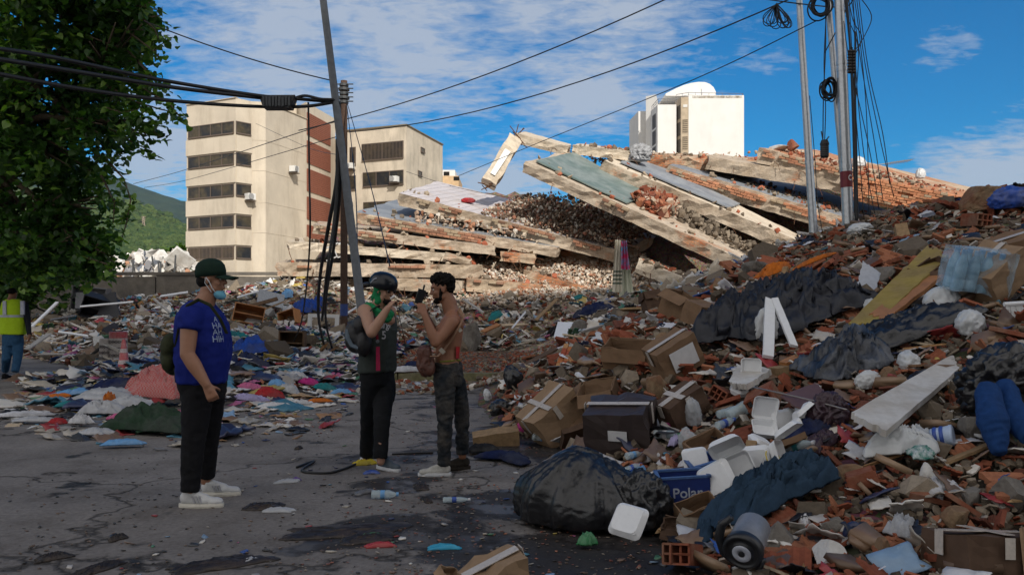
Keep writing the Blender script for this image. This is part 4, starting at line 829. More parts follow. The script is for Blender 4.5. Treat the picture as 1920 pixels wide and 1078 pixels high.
def tree(label, base, lobes, leafsize, nl, twigs, seed, trunk_top, tone):
    r = random.Random(seed); t = thing('broadleaf_tree', label, 'tree', base); b = Vector(base)
    M = MB(); top = Vector(trunk_top); M.tube([b + Vector((0, 0, -.1)), b.lerp(top, .3) + Vector((.2, 0, 0)), b.lerp(top, .65) + Vector((-.1, .1, 0)), top], [.38, .3, .24, .16], 12)
    for c, rad in lobes:
        c = Vector(c); st = b.lerp(top, r.uniform(.45, 1)); m_ = st.lerp(c, .5) + Vector((r.uniform(-.4, .4), r.uniform(-.4, .4), .3)); M.tube([st, m_, c], [.1, .07, .03], 7)
        for k in range(7):
            d = Vector((r.gauss(0, 1), r.gauss(0, 1), r.gauss(0, .6))).normalized() * max(rad) * .8; M.tube([c.lerp(m_, r.random() * .6), c + Vector((d.x * rad[0], d.y * rad[1], d.z * rad[2])) / max(rad)], [.03, .012], 5)
    for tw in twigs: M.tube([Vector(q) for q in tw], [.03] + [.015] * (len(tw) - 2) + [.006], 5)
    M.v = [v - np.array(b) for v in M.v]; M.obj('trunk', BARK, t, smooth=True)
    M = MB(); vol = [rad[0] * rad[1] * rad[2] for _, rad in lobes]; tv = sum(v ** .75 for v in vol)
    def leafat(p, s, k):
        e = Euler((r.uniform(-1.2, .5), r.uniform(-.7, .7), r.uniform(0, 2 * PI))); v = leafcard(s * r.uniform(.7, 1.25), r, r.uniform(.1, .5)) @ np.array(e.to_matrix()).T + np.array(p - b)
        q = r.random(); c = (np.array(tone[0]) * (1 - q) + np.array(tone[1]) * q) * r.uniform(.75, 1.25)
        if k > .8 and r.random() < .3: c = np.array(tone[2]) * r.uniform(.8, 1.2)  # some outer leaves painted brighter, standing in for sunlit ones
        M.add(v, (LLV, LLT), 0, c)
    for (c, rad), v in zip(lobes, vol):
        c = Vector(c); n = int(nl * v ** .75 / tv / 14)
        for i in range(n):
            d = Vector((r.gauss(0, 1), r.gauss(0, 1), r.gauss(0, 1))).normalized(); k = r.random() ** .38
            q = c + Vector((d.x * rad[0], d.y * rad[1], d.z * rad[2])) * k * (1 + .35 * mnoise.noise(Vector((c + d * 2) * 1.3)))
            if mnoise.noise(q * 1.15 + Vector((seed, 0, 0))) < -.04: continue
            sp = leafsize * 2.2
            for j in range(14): leafat(q + Vector((r.gauss(0, sp * .6), r.gauss(0, sp * .6), r.gauss(0, sp * .45) - sp * .2)), leafsize, k)
    for tw in twigs:
        for i in range(len(tw) - 1):
            a, e = Vector(tw[i]), Vector(tw[i + 1])
            for j in range(int((e - a).length / leafsize * 4.0)): leafat(a.lerp(e, r.random()) + Vector((r.gauss(0, leafsize * .65), r.gauss(0, leafsize * .7), r.gauss(-leafsize * .2, leafsize * .6))), leafsize, .9)
    M.obj('crown', LEAF, t); return t
def L(px, py, Y, rx, ry, rz): return (tuple(P(px, py, Y)), (rx * Y / F, ry, rz * Y / F))
TY = 17
tree('large leafy tree with heart shaped leaves overhanging the left of the street', (-12.2, 18.5, 0),
     [L(40, 60, TY, 180, 2.2, 130), L(170, 20, TY - .5, 110, 1.8, 85), L(255, 25, TY - .8, 48, 1., 62), L(120, 170, TY, 130, 2, 90), L(215, 115, TY - 1, 66, 1.1, 55), L(20, 260, TY, 130, 2, 110), L(90, 300, TY - .4, 90, 1.5, 75), L(275, 232, TY - 1, 42, .7, 26), L(175, 250, TY - .7, 60, 1, 50),
      L(60, 420, TY, 110, 1.8, 90), L(140, 470, TY - .3, 75, 1.2, 60), L(20, 468, TY + .5, 90, 1.5, 60), L(190, 480, TY - .5, 34, .7, 34), L(-120, 200, TY + 1, 150, 2.5, 330), L(232, 70, TY - 1, 70, 1, 40), L(90, -120, TY, 220, 2.5, 120), L(150, 385, TY - .4, 46, .8, 44)],
     .118, 60000, [[tuple(P(*q)) for q in tw] for tw in (((200, 300, 16), (232, 335, 15.8), (245, 375, 15.6), (238, 415, 15.5), (226, 455, 15.5)), ((190, 330, 16), (215, 380, 15.7), (212, 420, 15.6)), ((215, 130, 16), (275, 170, 15.8), (318, 195, 15.7), (343, 226, 15.6)), ((200, 160, 16), (250, 190, 15.8), (300, 205, 15.7), (330, 212, 15.6)),
      ((215, 225, 16), (262, 228, 15.8), (302, 258, 15.7)), ((205, 240, 16), (245, 265, 15.8), (292, 288, 15.7)), ((250, 10, 16), (300, 20, 15.8)), ((240, 60, 16), (280, 90, 15.8), (304, 112, 15.7)), ((150, 480, 16), (200, 495, 15.8), (214, 520, 15.7)), ((180, 290, 16), (212, 300, 15.8)), ((240, 95, 16), (290, 150, 15.8), (300, 165, 15.7)), ((250, 20, 16), (290, 55, 15.8), (300, 80, 15.7)), ((190, 200, 16), (228, 212, 15.8), (262, 205, 15.7)))], 3, (-11, 17.6, 6.2), ((.025, .06, .015), (.055, .125, .025), (.13, .22, .04)))
tree('dark smaller tree behind the man in the yellow vest, by the boundary wall', (-21.5, 33, 0), [L(10, 470, 32, 95, 2, 60), L(-40, 520, 32, 90, 2, 60), L(80, 500, 32, 60, 1.6, 46), L(45, 545, 31.5, 70, 1.5, 30), L(120, 470, 32, 60, 1.5, 40)], .2, 9000, [], 5, (-20.6, 32.5, 3.4), ((.03, .07, .02), (.06, .13, .03), (.12, .2, .04)))
def palm(label, px, py, Y, s):
    p = P(px, py, Y); t = thing('palm_tree', label, 'palm', (p.x, p.y, 0), group='palms beyond the white ruins'); M = MB(); M.tube([(0, 0, 0), (0, 0, p.z)], [.2, .14], 8); M.obj('trunk', BARK, t); M = MB(); r = random.Random(int(px))
    for k in range(22):
        a = r.uniform(0, 2 * PI); e = r.uniform(-.1, 1.2); d = Vector((math.cos(a) * math.cos(e), math.sin(a) * math.cos(e), math.sin(e))); pr = None; sd = Vector((0, 0, 1)).cross(d).normalized()
        for i in range(8):
            u = i / 7; q = Vector((0, 0, p.z)) + d * s * u - Vector((0, 0, s * .55 * u * u)); w = s * .13 * (1 - u * .7)
            if pr is not None: M.add([tuple(x) for x in (pr[0] - sd * pr[1] - Vector((0, 0, pr[1] * .6)), pr[0], q, q - sd * w - Vector((0, 0, w * .6)))], [(0, 1, 2, 3)], 0, (.07, .13, .02)); M.add([tuple(x) for x in (pr[0], pr[0] + sd * pr[1] - Vector((0, 0, pr[1] * .6)), q + sd * w - Vector((0, 0, w * .6)), q)], [(0, 1, 2, 3)], 0, (.1, .17, .03))
            pr = (q, w)
    M.obj('crown', LEAF, t)
palm('left of two yellow green palms beyond the white ruins', 322, 474, 95, 2.2); palm('right palm, against the edge of the cream flats', 341, 470, 98, 2.4); palm('small dusty palm among the white ruins', 338, 500, 76, 1.2)
# ---------------- collapsed white building beyond the wall ----------------
def whiteruin():
    wmt = mat('white_broken_render', (.66, .65, .62), .85, n=1.2, amt=.2, col2=(.45, .42, .38), bump=.3)
    t = thing('collapsed_building', 'heap of white collapsed housing beyond the boundary wall, under the hillside', 'ruin', (-31, 74, 0)); r = random.Random(4); b = Vector((-31, 74, 0))
    for nm, n, sz in (('fallen_wall', 10, 2.6), ('broken_slab', 16, 1.5)):
        for i in range(n):
            px = r.uniform(205, 350); py = 482 + 30 * r.random() + (10 if px < 240 else 0); p = P(px, py, r.uniform(70, 78)) - b; M = MB(); s = sz * r.uniform(.6, 1.4)
            M.box((0, 0, 0), (s, s * .7, .3), (r.uniform(-1, 1.3), r.uniform(-.8, .8), r.uniform(0, 6)), jit=.08); o = M.obj(nm, wmt, t, loc=p)
    M = MB()
    for i in range(900):
        px = r.uniform(200, 352); py = 476 + 45 * r.random() ** .6 + 6 * math.sin(px * .09); p = P(px, py, r.uniform(70, 80)) - b; s = r.uniform(.15, 1.); v, lv, lt = (TR + TS)[r.randrange(18)]
        M.add(v @ (rotm(r.random() * 2, r.random() * 2, r.random() * 6) * s).T + np.array(p), (lv, lt), 0, np.array(r.choice([(.68, .66, .63)] * 5 + [(.3, .3, .32), (.2, .22, .26), (.45, .25, .16), (.4, .36, .3)])))
    o = M.obj('loose_rubble', VC, t); o['kind'] = 'stuff'
    M = MB(); prv = None
    xs = [195 + 8 * k for k in range(21)]; V = []
    for j, (dy, py) in enumerate(((-4, 545), (-1, 512), (3, 490), (7, 484), (9, 560))):
        for x in xs: p = P(x, py + (0 if j in (0, 4) else 6 * math.sin(x * .07 + j) + r.uniform(-4, 4)), 75) - b; V.append((p.x, p.y + dy, p.z))
    n = len(xs); M.add(V, [(j * n + i, j * n + i + 1, (j + 1) * n + i + 1, (j + 1) * n + i) for j in range(4) for i in range(n - 1)]); M.obj('rubble_mound', wmt, t)
    for px, y0, y1 in ((249, 486, 512), (301, 490, 512), (298, 490, 512), (327, 478, 512), (285, 500, 480)): M = MB(); M.tube([P(px, y1, 69) - b, P(px + r.uniform(-3, 3), y0, 69) - b], .07, 5); M.obj('bent_beam', mat('dark_steel', (.05, .055, .06), .6), t)
    M = MB()
    for k in range(9): px = r.uniform(215, 345); M.tube([P(px, r.uniform(480, 512), 70) - b, P(px + r.uniform(-20, 20), r.uniform(476, 508), 70) - b], .05, 4)
    M.obj('twisted_rebar', mat('dark_steel', (.05, .055, .06), .6), t)
whiteruin()
# ---------------- poles and wires ----------------
GALV = mat('galvanised_steel', (.48, .5, .52), .34, .75, n=4, amt=.25, bump=.05); GREY = mat('grey_painted_steel', (.15, .165, .185), .6, .0, n=3, amt=.3, bump=.1); RUST = mat('rusty_pole', (.085, .055, .042), .85, n=5, amt=.5, bump=.4)
BLK = mat('black_cable', (.012, .012, .013), .55, n=20, amt=.2)
def pole(label, p0, p1, r0, r1, mt, bands=(), name='utility_pole'):
    p0, p1 = Vector(p0), Vector(p1); t = thing(name, label, 'pole', p0); M = MB(); k = 10
    M.tube([(p1 - p0) * (i / k) for i in range(k + 1)], [r0 + (r1 - r0) * i / k for i in range(k + 1)], 20); M.obj('shaft', mt, t, smooth=True); M = MB()
    for u in bands:
        M = MB(); c = (p1 - p0) * u; d = (p1 - p0).normalized() * .035; M.tube([c - d, c + d], (r0 + (r1 - r0) * u) * 1.07, 20); M.obj('band', mt, t)
    return t
zt = lambda py, Y: CAMH + (HY - py) / F * Y
def gp(px, Y, z): return ((px - CX) / F * Y, Y, z)
t = pole('silver steel pole standing alone, left of the joined pair', P(1529, 500, 16.5), P(1495, -60, 16.5), .083, .058, GALV, (.35, .62, .83))
# end the poles below the rubble they are set in
t = pole('slimmer silver pole of the joined pair, crossing behind its neighbour', P(1599, 520, 15.6), P(1546, -70, 15.6), .075, .052, GALV, (.5,)); POLE2 = t
t = pole('thickest silver pole, with a dark red band, right of the pair', P(1594, 520, 15.2), P(1571, -70, 15.2), .105, .082, GALV, (.35, .66, .68)); 
def band():
    a, b = P(1594, 520, 15.2), P(1571, -70, 15.2); u0, u1 = (520 - 352) / 590, (520 - 322) / 590; M = MB(); base = a
    M.tube([(b - a) * (u0 + (u1 - u0) * i / 3) for i in range(4)], .1035, 20); o = M.obj('painted_band', mat('dark_red_paint', (.16, .012, .02), .5), t)
    c = (b - a) * ((u0 + u1) / 2 + .004); M = MB(); rr = .1055
    pts = [Vector((math.sin(th) * rr, -math.cos(th) * rr, 0)) for th in []]
    for k in range(14):
        al = math.radians(40 + 280 * k / 13); al2 = math.radians(40 + 280 * (k + 1) / 13)
        if k == 13: break
        def q(a_, w): x = .035 + w * math.cos(a_) * .8; z = w * math.sin(a_); th = x / rr; return c + Vector((math.sin(th) * rr, -math.cos(th) * rr, z))
        M.add([tuple(q(al, .052)), tuple(q(al2, .052)), tuple(q(al2, .03)), tuple(q(al, .03))], [(0, 1, 2, 3)])
    M.obj('white_mark', mat('white_sign_paint', (.62, .62, .62), .5), t)
band()
p1 = pole('leaning grey pole rising behind the helmeted man', (*gp(699, 13.2, 0)[:2], 0), P(601, -40, 12.4), .075, .05, GREY, (.48,))
p2 = pole('dark rusty wooden post with cable clamps on top, left of the leaning pole', (*gp(645, 26, .0)[:2], .1), P(645, 152, 26), .115, .1, RUST)
M = MB(); b2 = Vector((*gp(645, 26, 0)[:2], .1))
for k, z in enumerate((160, 168, 176, 184, 192)): c = P(645, z, 26) - b2; M.tube([c - Vector((0, 0, .04)), c + Vector((0, 0, .04))], .17 if k % 2 else .14, 12); M.tube([c + Vector((-.3, -.1, 0)), c + Vector((.3, -.1, 0))], .02, 5)
M.obj('clamp', mat('dark_steel', (.05, .055, .06), .6), p2); M = MB(); c0 = P(645, 565, 26) - b2; c1 = P(645, 557, 26) - b2; M.tube([P(645, 592, 26) - b2, P(645, 570, 26) - b2], .118, 14); M.obj('blue_band', mat('blue_paint', (.02, .05, .2), .6), p2)
def wire(label, pts, r, name='cable', sag=0, mt=None, group=None, cat='cable'):
    pts = [Vector(p) for p in pts]; out = []
    n = len(pts)
    if n == 2 and sag:
        out = [pts[0].lerp(pts[1], i / 16) - Vector((0, 0, sag * 4 * (i / 16) * (1 - i / 16))) for i in range(17)]
    else:
        for i in range(n - 1):
            p0, a, b, p3 = pts[max(i - 1, 0)], pts[i], pts[i + 1], pts[min(i + 2, n - 1)]
            for k in range(6):
                u = k / 6; out.append(.5 * ((2 * a) + (b - p0) * u + (2 * p0 - 5 * a + 4 * b - p3) * u * u + (-p0 + 3 * a - 3 * b + p3) * u ** 3))
        out.append(pts[-1])
    M = MB(); M.tube(out, r, 6); o = M.obj(name, mt or BLK, smooth=True); recenter(o); return tag(o, label, cat, group)
J = P(630, 192, 12.7)
wire('top one of the three thick cables coming from the tree to the leaning pole', [P(-60, 84, 9), P(100, 108, 10), P(300, 150, 11.3), P(480, 179, 12.3), P(560, 186, 12.5), J], .026)
wire('middle one of the three thick cables, entering the black splice box', [P(-60, 102, 9), P(150, 136, 10.2), P(330, 165, 11.4), P(490, 184, 12.4)], .028)
wire('lowest one of the three thick cables, passing just under the splice box', [P(-60, 128, 9), P(150, 167, 10.2), P(330, 190, 11.4), P(480, 200, 12.4), P(570, 200, 12.5), P(626, 192, 12.6)], .026)
wire('looping cable from the splice box into the top of the leaning pole', [P(548, 186, 12.5), P(572, 180, 12.5), P(600, 186, 12.5), P(632, 190, 12.6), P(636, 215, 12.65), P(634, 300, 12.7), P(628, 400, 12.7), P(612, 520, 12.7), P(604, 600, 14)], .022)
def splice():
    t = thing('splice_box', 'black cable splice box hanging on the cables left of the leaning pole', 'splice box', P(522, 205, 12.45)); M = MB(); w = pxs(66, 12.45); h = pxs(22, 12.45); r = random.Random(3)
    M.hexa([(-w * .38, -.1, 0), (w * .38, -.1, 0), (w * .38, .1, 0), (-w * .38, .1, 0), (-w * .5, -.1, h), (w * .5, -.1, h), (w * .5, .1, h), (-w * .5, .1, h)]); M.obj('housing', BLK, t); M = MB()
    for k in range(9): x = -w * .36 + w * .72 * k / 8; M.box((x, -.11, h * .5), (.035, .03, h * .8), jit=.1)
    M.tube([(-w * .5, -.05, h), (w * .5, -.05, h * 1.02)], .022, 6); M.obj('clamp_rib', mat('dark_steel', (.05, .055, .06), .6), t)
splice()
wire('thin line from the tree top down to the leaning pole', [P(270, 40, 12), P(620, 151, 12.6)], .009, sag=.06)
wire('upper of two long thin lines crossing the sky to the right', [P(560, 245, 28), P(1300, -25, 20)], .016, sag=.35)
wire('lower of two long thin lines crossing the sky to the right', [P(655, 248, 26), P(1505, -12, 16.4)], .014, sag=.5)
wire('thin line passing over the bent beam to the silver poles', [P(860, 330, 30), P(1010, 268, 26), P(1300, 150, 19), P(1530, 40, 15.6)], .01)
wire('upper thin service line from the hillside across the cream flats', [P(250, 345, 60), P(350, 318, 60), P(634, 225, 30)], .02)
wire('lower thin service line across the cream flats', [P(270, 352, 60), P(350, 338, 60), P(634, 256, 30)], .016)
wire('thin slack line sagging over the side of the cream flats', [P(480, 232, 60), P(575, 276, 50), P(640, 292, 26)], .012)
wire('thin line from the barred balcony block to the white tiled slab', [P(762, 322, 50), P(850, 350, 42), P(960, 372, 40)], .012)
wire('single black cable hanging straight down left of the thick pair', [P(578, 192, 12.6), P(580, 330, 12.7), P(581, 450, 13), P(572, 560, 16), P(560, 620, 19), P(535, 668, 22)], .014)
wire('left one of the thick cables hanging beside the dark post', [P(634, 215, 12.7), P(632, 330, 12.8), P(615, 430, 13.2), P(600, 520, 15), P(597, 590, 17), P(606, 640, 19), P(620, 672, 20)], .03)
wire('right one of the thick cables hanging beside the dark post', [P(638, 240, 12.7), P(637, 360, 12.9), P(625, 470, 14), P(611, 560, 16), P(612, 610, 17.5), P(622, 650, 19), P(630, 668, 20)], .026)
wire('slack guy line falling from the dark post to the helmeted man', [P(650, 190, 25.8), P(690, 330, 20), P(715, 430, 16), P(731, 500, 14)], .011)
wire('second guy line from the dark post, close to the leaning pole', [P(650, 195, 25.8), P(662, 300, 20), P(668, 380, 17), P(670, 470, 14.5)], .011)
# right side: bunches of cut telephone wires
HBX = [((1588, -5), (1600, 200), (1603, 320), (1606, 418)), ((1592, -5), (1602, 180), (1612, 300), (1620, 412)), ((1600, -5), (1606, 150), (1620, 290), (1640, 400)), ((1596, -5), (1618, 140), (1640, 270), (1656, 380)), ((1606, -5), (1622, 120), (1650, 260), (1676, 370)), ((1610, -5), (1628, 130), (1655, 250), (1668, 345)),
       ((1584, -5), (1594, 90), (1600, 250), (1604, 430)), ((1604, 60), (1603, 160), (1606, 300), (1608, 425)), ((1586, 30), (1609, 90), (1604, 200), (1600, 330)), ((1602, -5), (1614, 90), (1625, 220), (1630, 420)), ((1590, -5), (1600, 40), (1616, 72), (1600, 108)), ((1582, 40), (1592, 110), (1630, 280), (1648, 392)), ((1612, -5), (1634, 30), (1622, 66), (1600, 100))]
HBL = ['leftmost black wire', 'second black wire from the left', 'thin wire swinging out to the right', 'wire ending just above the rubble', 'rightmost slack wire', 'wire that ends highest', 'thick black wire hugging the pole', 'twisted wire close to the coil rack', 'short frayed wire', 'grey wire between the black ones', 'small hooked wire near the pole top', 'wire slanting across the others', 'wide loop of wire near the top edge']
for i, (w, lb) in enumerate(zip(HBX, HBL)):
    wire(lb + ', right of the silver poles', [P(a, b, 14.9 + .12 * (i % 5)) for a, b in w], .008 if i not in (0, 6, 7) else .019, name='cut_wire', group='cut wires hanging right of the silver poles')
wire('two-strand wire hanging left of the slim silver pole', [P(1548, -5, 15.5), P(1548, 90, 15.5), P(1544, 180, 15.5), P(1543, 270, 15.5)], .01); wire('wire carrying the black cylinder', [P(1549, 30, 15.4), P(1545, 120, 15.4), P(1548, 200, 15.4), P(1546, 268, 15.4)], .009)
wire('thin wire dangling beside the lone silver pole', [P(1518, 180, 16.3), P(1528, 300, 16.2), P(1533, 380, 16.1), P(1543, 440, 16)], .008); wire('wire strung between the silver pole tops', [P(1400, -6, 16.3), P(1502, 8, 16.4), P(1580, 14, 15.4), P(1600, 0, 15.2)], .012)
wire('kinked wire joining the slim pole to the thick one', [P(1546, 100, 15.5), P(1562, 70, 15.4), P(1578, 40, 15.2), P(1590, 5, 15.1)], .01)
def coil(label, px, py, Y, rx, rz, n, r, tilt, seed):
    rr = random.Random(seed); c = P(px, py, Y); M = MB()
    for k in range(n):
        a, b = rx * Y / F * rr.uniform(.75, 1.08), rz * Y / F * rr.uniform(.8, 1.06); off = Vector((rr.gauss(0, .025), rr.gauss(0, .03), rr.gauss(0, .025))); ti = tilt + rr.gauss(0, .12)
        pts = []
        for q in range(22): th = 2 * PI * q / 22; x, z = a * math.cos(th), b * math.sin(th); pts.append(off + Vector((x * math.cos(ti) - z * math.sin(ti), .03 * math.sin(th * 2 + k), x * math.sin(ti) + z * math.cos(ti))))
        M.tube(pts, r, 5, closed=True)
    return tag(M.obj('cable_coil', BLK, loc=c, smooth=True), label, 'cable coil')
coil('black coil of cable hanging left of the slim silver pole', 1555, 168, 15.35, 12, 18, 12, .013, .1, 2); coil('big loose coil of cable between the pole tops', 1538, 12, 15.4, 19, 20, 9, .014, 0, 5)
def loosecoil():
    c = P(1455, 8, 16.2); M = MB(); rr = random.Random(8)
    for k in range(13):
        w = pxs(rr.uniform(6, 11), 16.2); h = pxs(rr.uniform(38, 52), 16.2); a = math.radians(rr.choice([18, 22, 26, 30, 20, 24, -25, -12, 2] )); pts = []
        for q in range(18):
            th = 2 * PI * q / 18; x = w * math.sin(th) * (1 - math.cos(th)) * .8; z = -h * (1 - math.cos(th)) / 2; pts.append(Vector((x * math.cos(a) - z * math.sin(a), .01 * k - .05, x * math.sin(a) + z * math.cos(a))))
        M.tube(pts, .009, 5, closed=True)
    tag(M.obj('cable_coil', BLK, loc=c, smooth=True), 'long drooping loops of wire in the sky left of the lone silver pole', 'cable coil')
loosecoil()
def cyl():
    t = thing('cable_closure', 'black ribbed cylinder hanging on wires between the silver poles', 'closure', P(1546, 296, 15.4)); M = MB(); r = pxs(7.5, 15.4); h = pxs(33, 15.4)
    M.lathe([(r * .8, 0), (r, .02), (r, h * .7), (r * 1.1, h * .72), (r * 1.1, h * .8), (r * .8, h)], 16); M.obj('body', BLK, t, smooth=False); M = MB()
    for k in range(5): M.lathe([(r * 1.04, h * (.12 + .11 * k)), (r * 1.07, h * (.14 + .11 * k)), (r * 1.04, h * (.16 + .11 * k))], 16)
    M.tube([(-r * .4, 0, h), (-r * .8, 0, h * 1.5)], .012, 5); M.tube([(r * .4, 0, h), (r * 1.1, 0, h * 1.2)], .012, 5); M.obj('rib', mat('dark_steel', (.05, .055, .06), .6), t)
    t = thing('cable_rack', 'beaded bundle of black connectors hanging high right of the silver poles', 'connector', P(1597, 138, 14.9)); M = MB(); h = pxs(44, 14.9)
    for k in range(8):
        for s in (-1, 1): M.ball((s * .035, 0, h * (k + .5) / 8), (.04, .05, .03), 8)
    M.obj('bead', mat('dark_connector', (.03, .027, .025), .5), t, smooth=True); M = MB(); M.tube([(0, 0, 0), (0, 0, h * 1.1)], .02, 6); M.obj('core_wire', BLK, t)
cyl()
def antenna():
    p = P(1672, 305, 37.5); t = thing('antenna', 'thin bent television antenna lying on the topmost slab', 'antenna', p); M = MB(); M.tube([(-.6, 0, -.1), (.9, 0, .12)], .02, 5)
    for k in range(9): x = -.2 + .12 * k; z = -.02 + x * .14; M.tube([(x, -.5, z), (x + .1, .5, z)], .01, 4)
    M.obj('element', mat('thin_aluminium', (.35, .33, .3), .5, .5), t)
antenna()
# ---------------- builders of single things found in the debris ----------------
CARD = mat('cardboard', (.2, .125, .075), .85, n=2.5, amt=.25, n2=7, bump=.15, bs=40); CARD2 = mat('pale_cardboard', (.29, .195, .12), .85, n=2.5, amt=.22, n2=7, bump=.15, bs=40); CARDD = mat('dark_cardboard', (.1, .062, .042), .8, n=2.5, amt=.3, n2=7)
TAPE = mat('clear_tape', (.5, .45, .4), .25, n=9, amt=.25); PAPER = mat('white_paper', (.62, .62, .63), .8, n=4, amt=.12); FOAM = mat('white_foam', (.72, .73, .74), .5, n=5, amt=.08)
BAG = mat('black_bag_plastic', (.012, .012, .014), .3, n=3, amt=.3, bump=.5, bs=9, spec=.6); FILM = mat('clear_film', (.62, .66, .7), .22, n=4, amt=.15, alpha=.45, bump=.4, bs=12); WBAG = mat('white_bag_plastic', (.6, .62, .63), .42, n=4, amt=.15, bump=.4, bs=14, alpha=.9)
PET = mat('clear_bottle', (.6, .72, .76), .12, n=6, amt=.1, alpha=.42, spec=.7); WOODM = mat('weathered_timber', (.3, .2, .11), .85, n=2, amt=.4, n2=14, bump=.3, bs=18); WOODO = mat('orange_veneer', (.36, .155, .05), .6, n=1.5, amt=.3, n2=9); WOODD = mat('dark_timber', (.12, .075, .045), .8, n=2, amt=.4)
ROCK = mat('grey_concrete_lump', (.2, .185, .165), .95, n=3, amt=.4, n2=11, bump=.7, bs=14, col2=(.13, .115, .1)); TC1 = mat('terracotta', (.25, .08, .045), .9, n=4, amt=.35, n2=16, bump=.3, bs=20, col2=(.22, .12, .08)); PLAS = mat('white_plaster', (.56, .55, .53), .9, n=2.5, amt=.18, n2=12, bump=.25, bs=16, col2=(.45, .42, .38))
TANR = mat('dusty_brown_masonry', (.24, .165, .1), .95, n=4, amt=.4, n2=14, bump=.6, bs=16, col2=(.2, .1, .06))
COLS = {'white': (.58, .58, .6), 'pale grey': (.4, .41, .43), 'navy': (.012, .02, .07), 'blue': (.02, .07, .35), 'light blue': (.12, .32, .6), 'black': (.012, .012, .015), 'red': (.38, .025, .03), 'pink': (.55, .14, .28), 'magenta': (.5, .03, .22), 'yellow': (.6, .46, .04), 'green': (.04, .22, .08), 'dark green': (.025, .05, .03), 'teal': (.02, .2, .22), 'orange': (.55, .15, .02), 'beige': (.45, .36, .26), 'brown': (.14, .08, .05), 'purple': (.12, .05, .25), 'grey': (.14, .14, .15), 'lavender': (.38, .34, .55), 'cream': (.55, .5, .38)}
def cmat(kind, c):
    k = kind + '_' + c.replace(' ', '_'); col = COLS[c]
    if kind == 'fabric': return mat(k, col, .92, n=4, amt=.3, n2=18, bump=.3, bs=50, col2=[v * .55 + .035 for v in col])
    if kind == 'plastic': return mat(k, col, .4, n=5, amt=.2, n2=16, col2=[v * .7 + .05 for v in col])
    if kind == 'paint': return mat(k, col, .6, n=3, amt=.25, n2=12)
def upright(n, k=.6):
    q = Vector((0, 0, 1)).lerp(n, k).normalized(); return Vector((0, 0, 1)).rotation_difference(q).to_matrix().to_4x4()
def frame_at(px, py, rz=0, tilt=(0, 0), up=0., k=.6):
    p = hit(px, py); n = nrm(p.x, p.y); M = Matrix.Translation(p + Vector((0, 0, up))) @ upright(n, k) @ Matrix.Rotation(rz, 4, 'Z') @ Matrix.Rotation(tilt[0], 4, 'X') @ Matrix.Rotation(tilt[1], 4, 'Y'); return M, p.y
def setm(t, M): t.matrix_world = M; return t
def bare(name, label, cat, M, group=None):
    t = bpy.data.objects.new(name, None); S.collection.objects.link(t); t.matrix_world = M; return tag(t, label, cat, group)
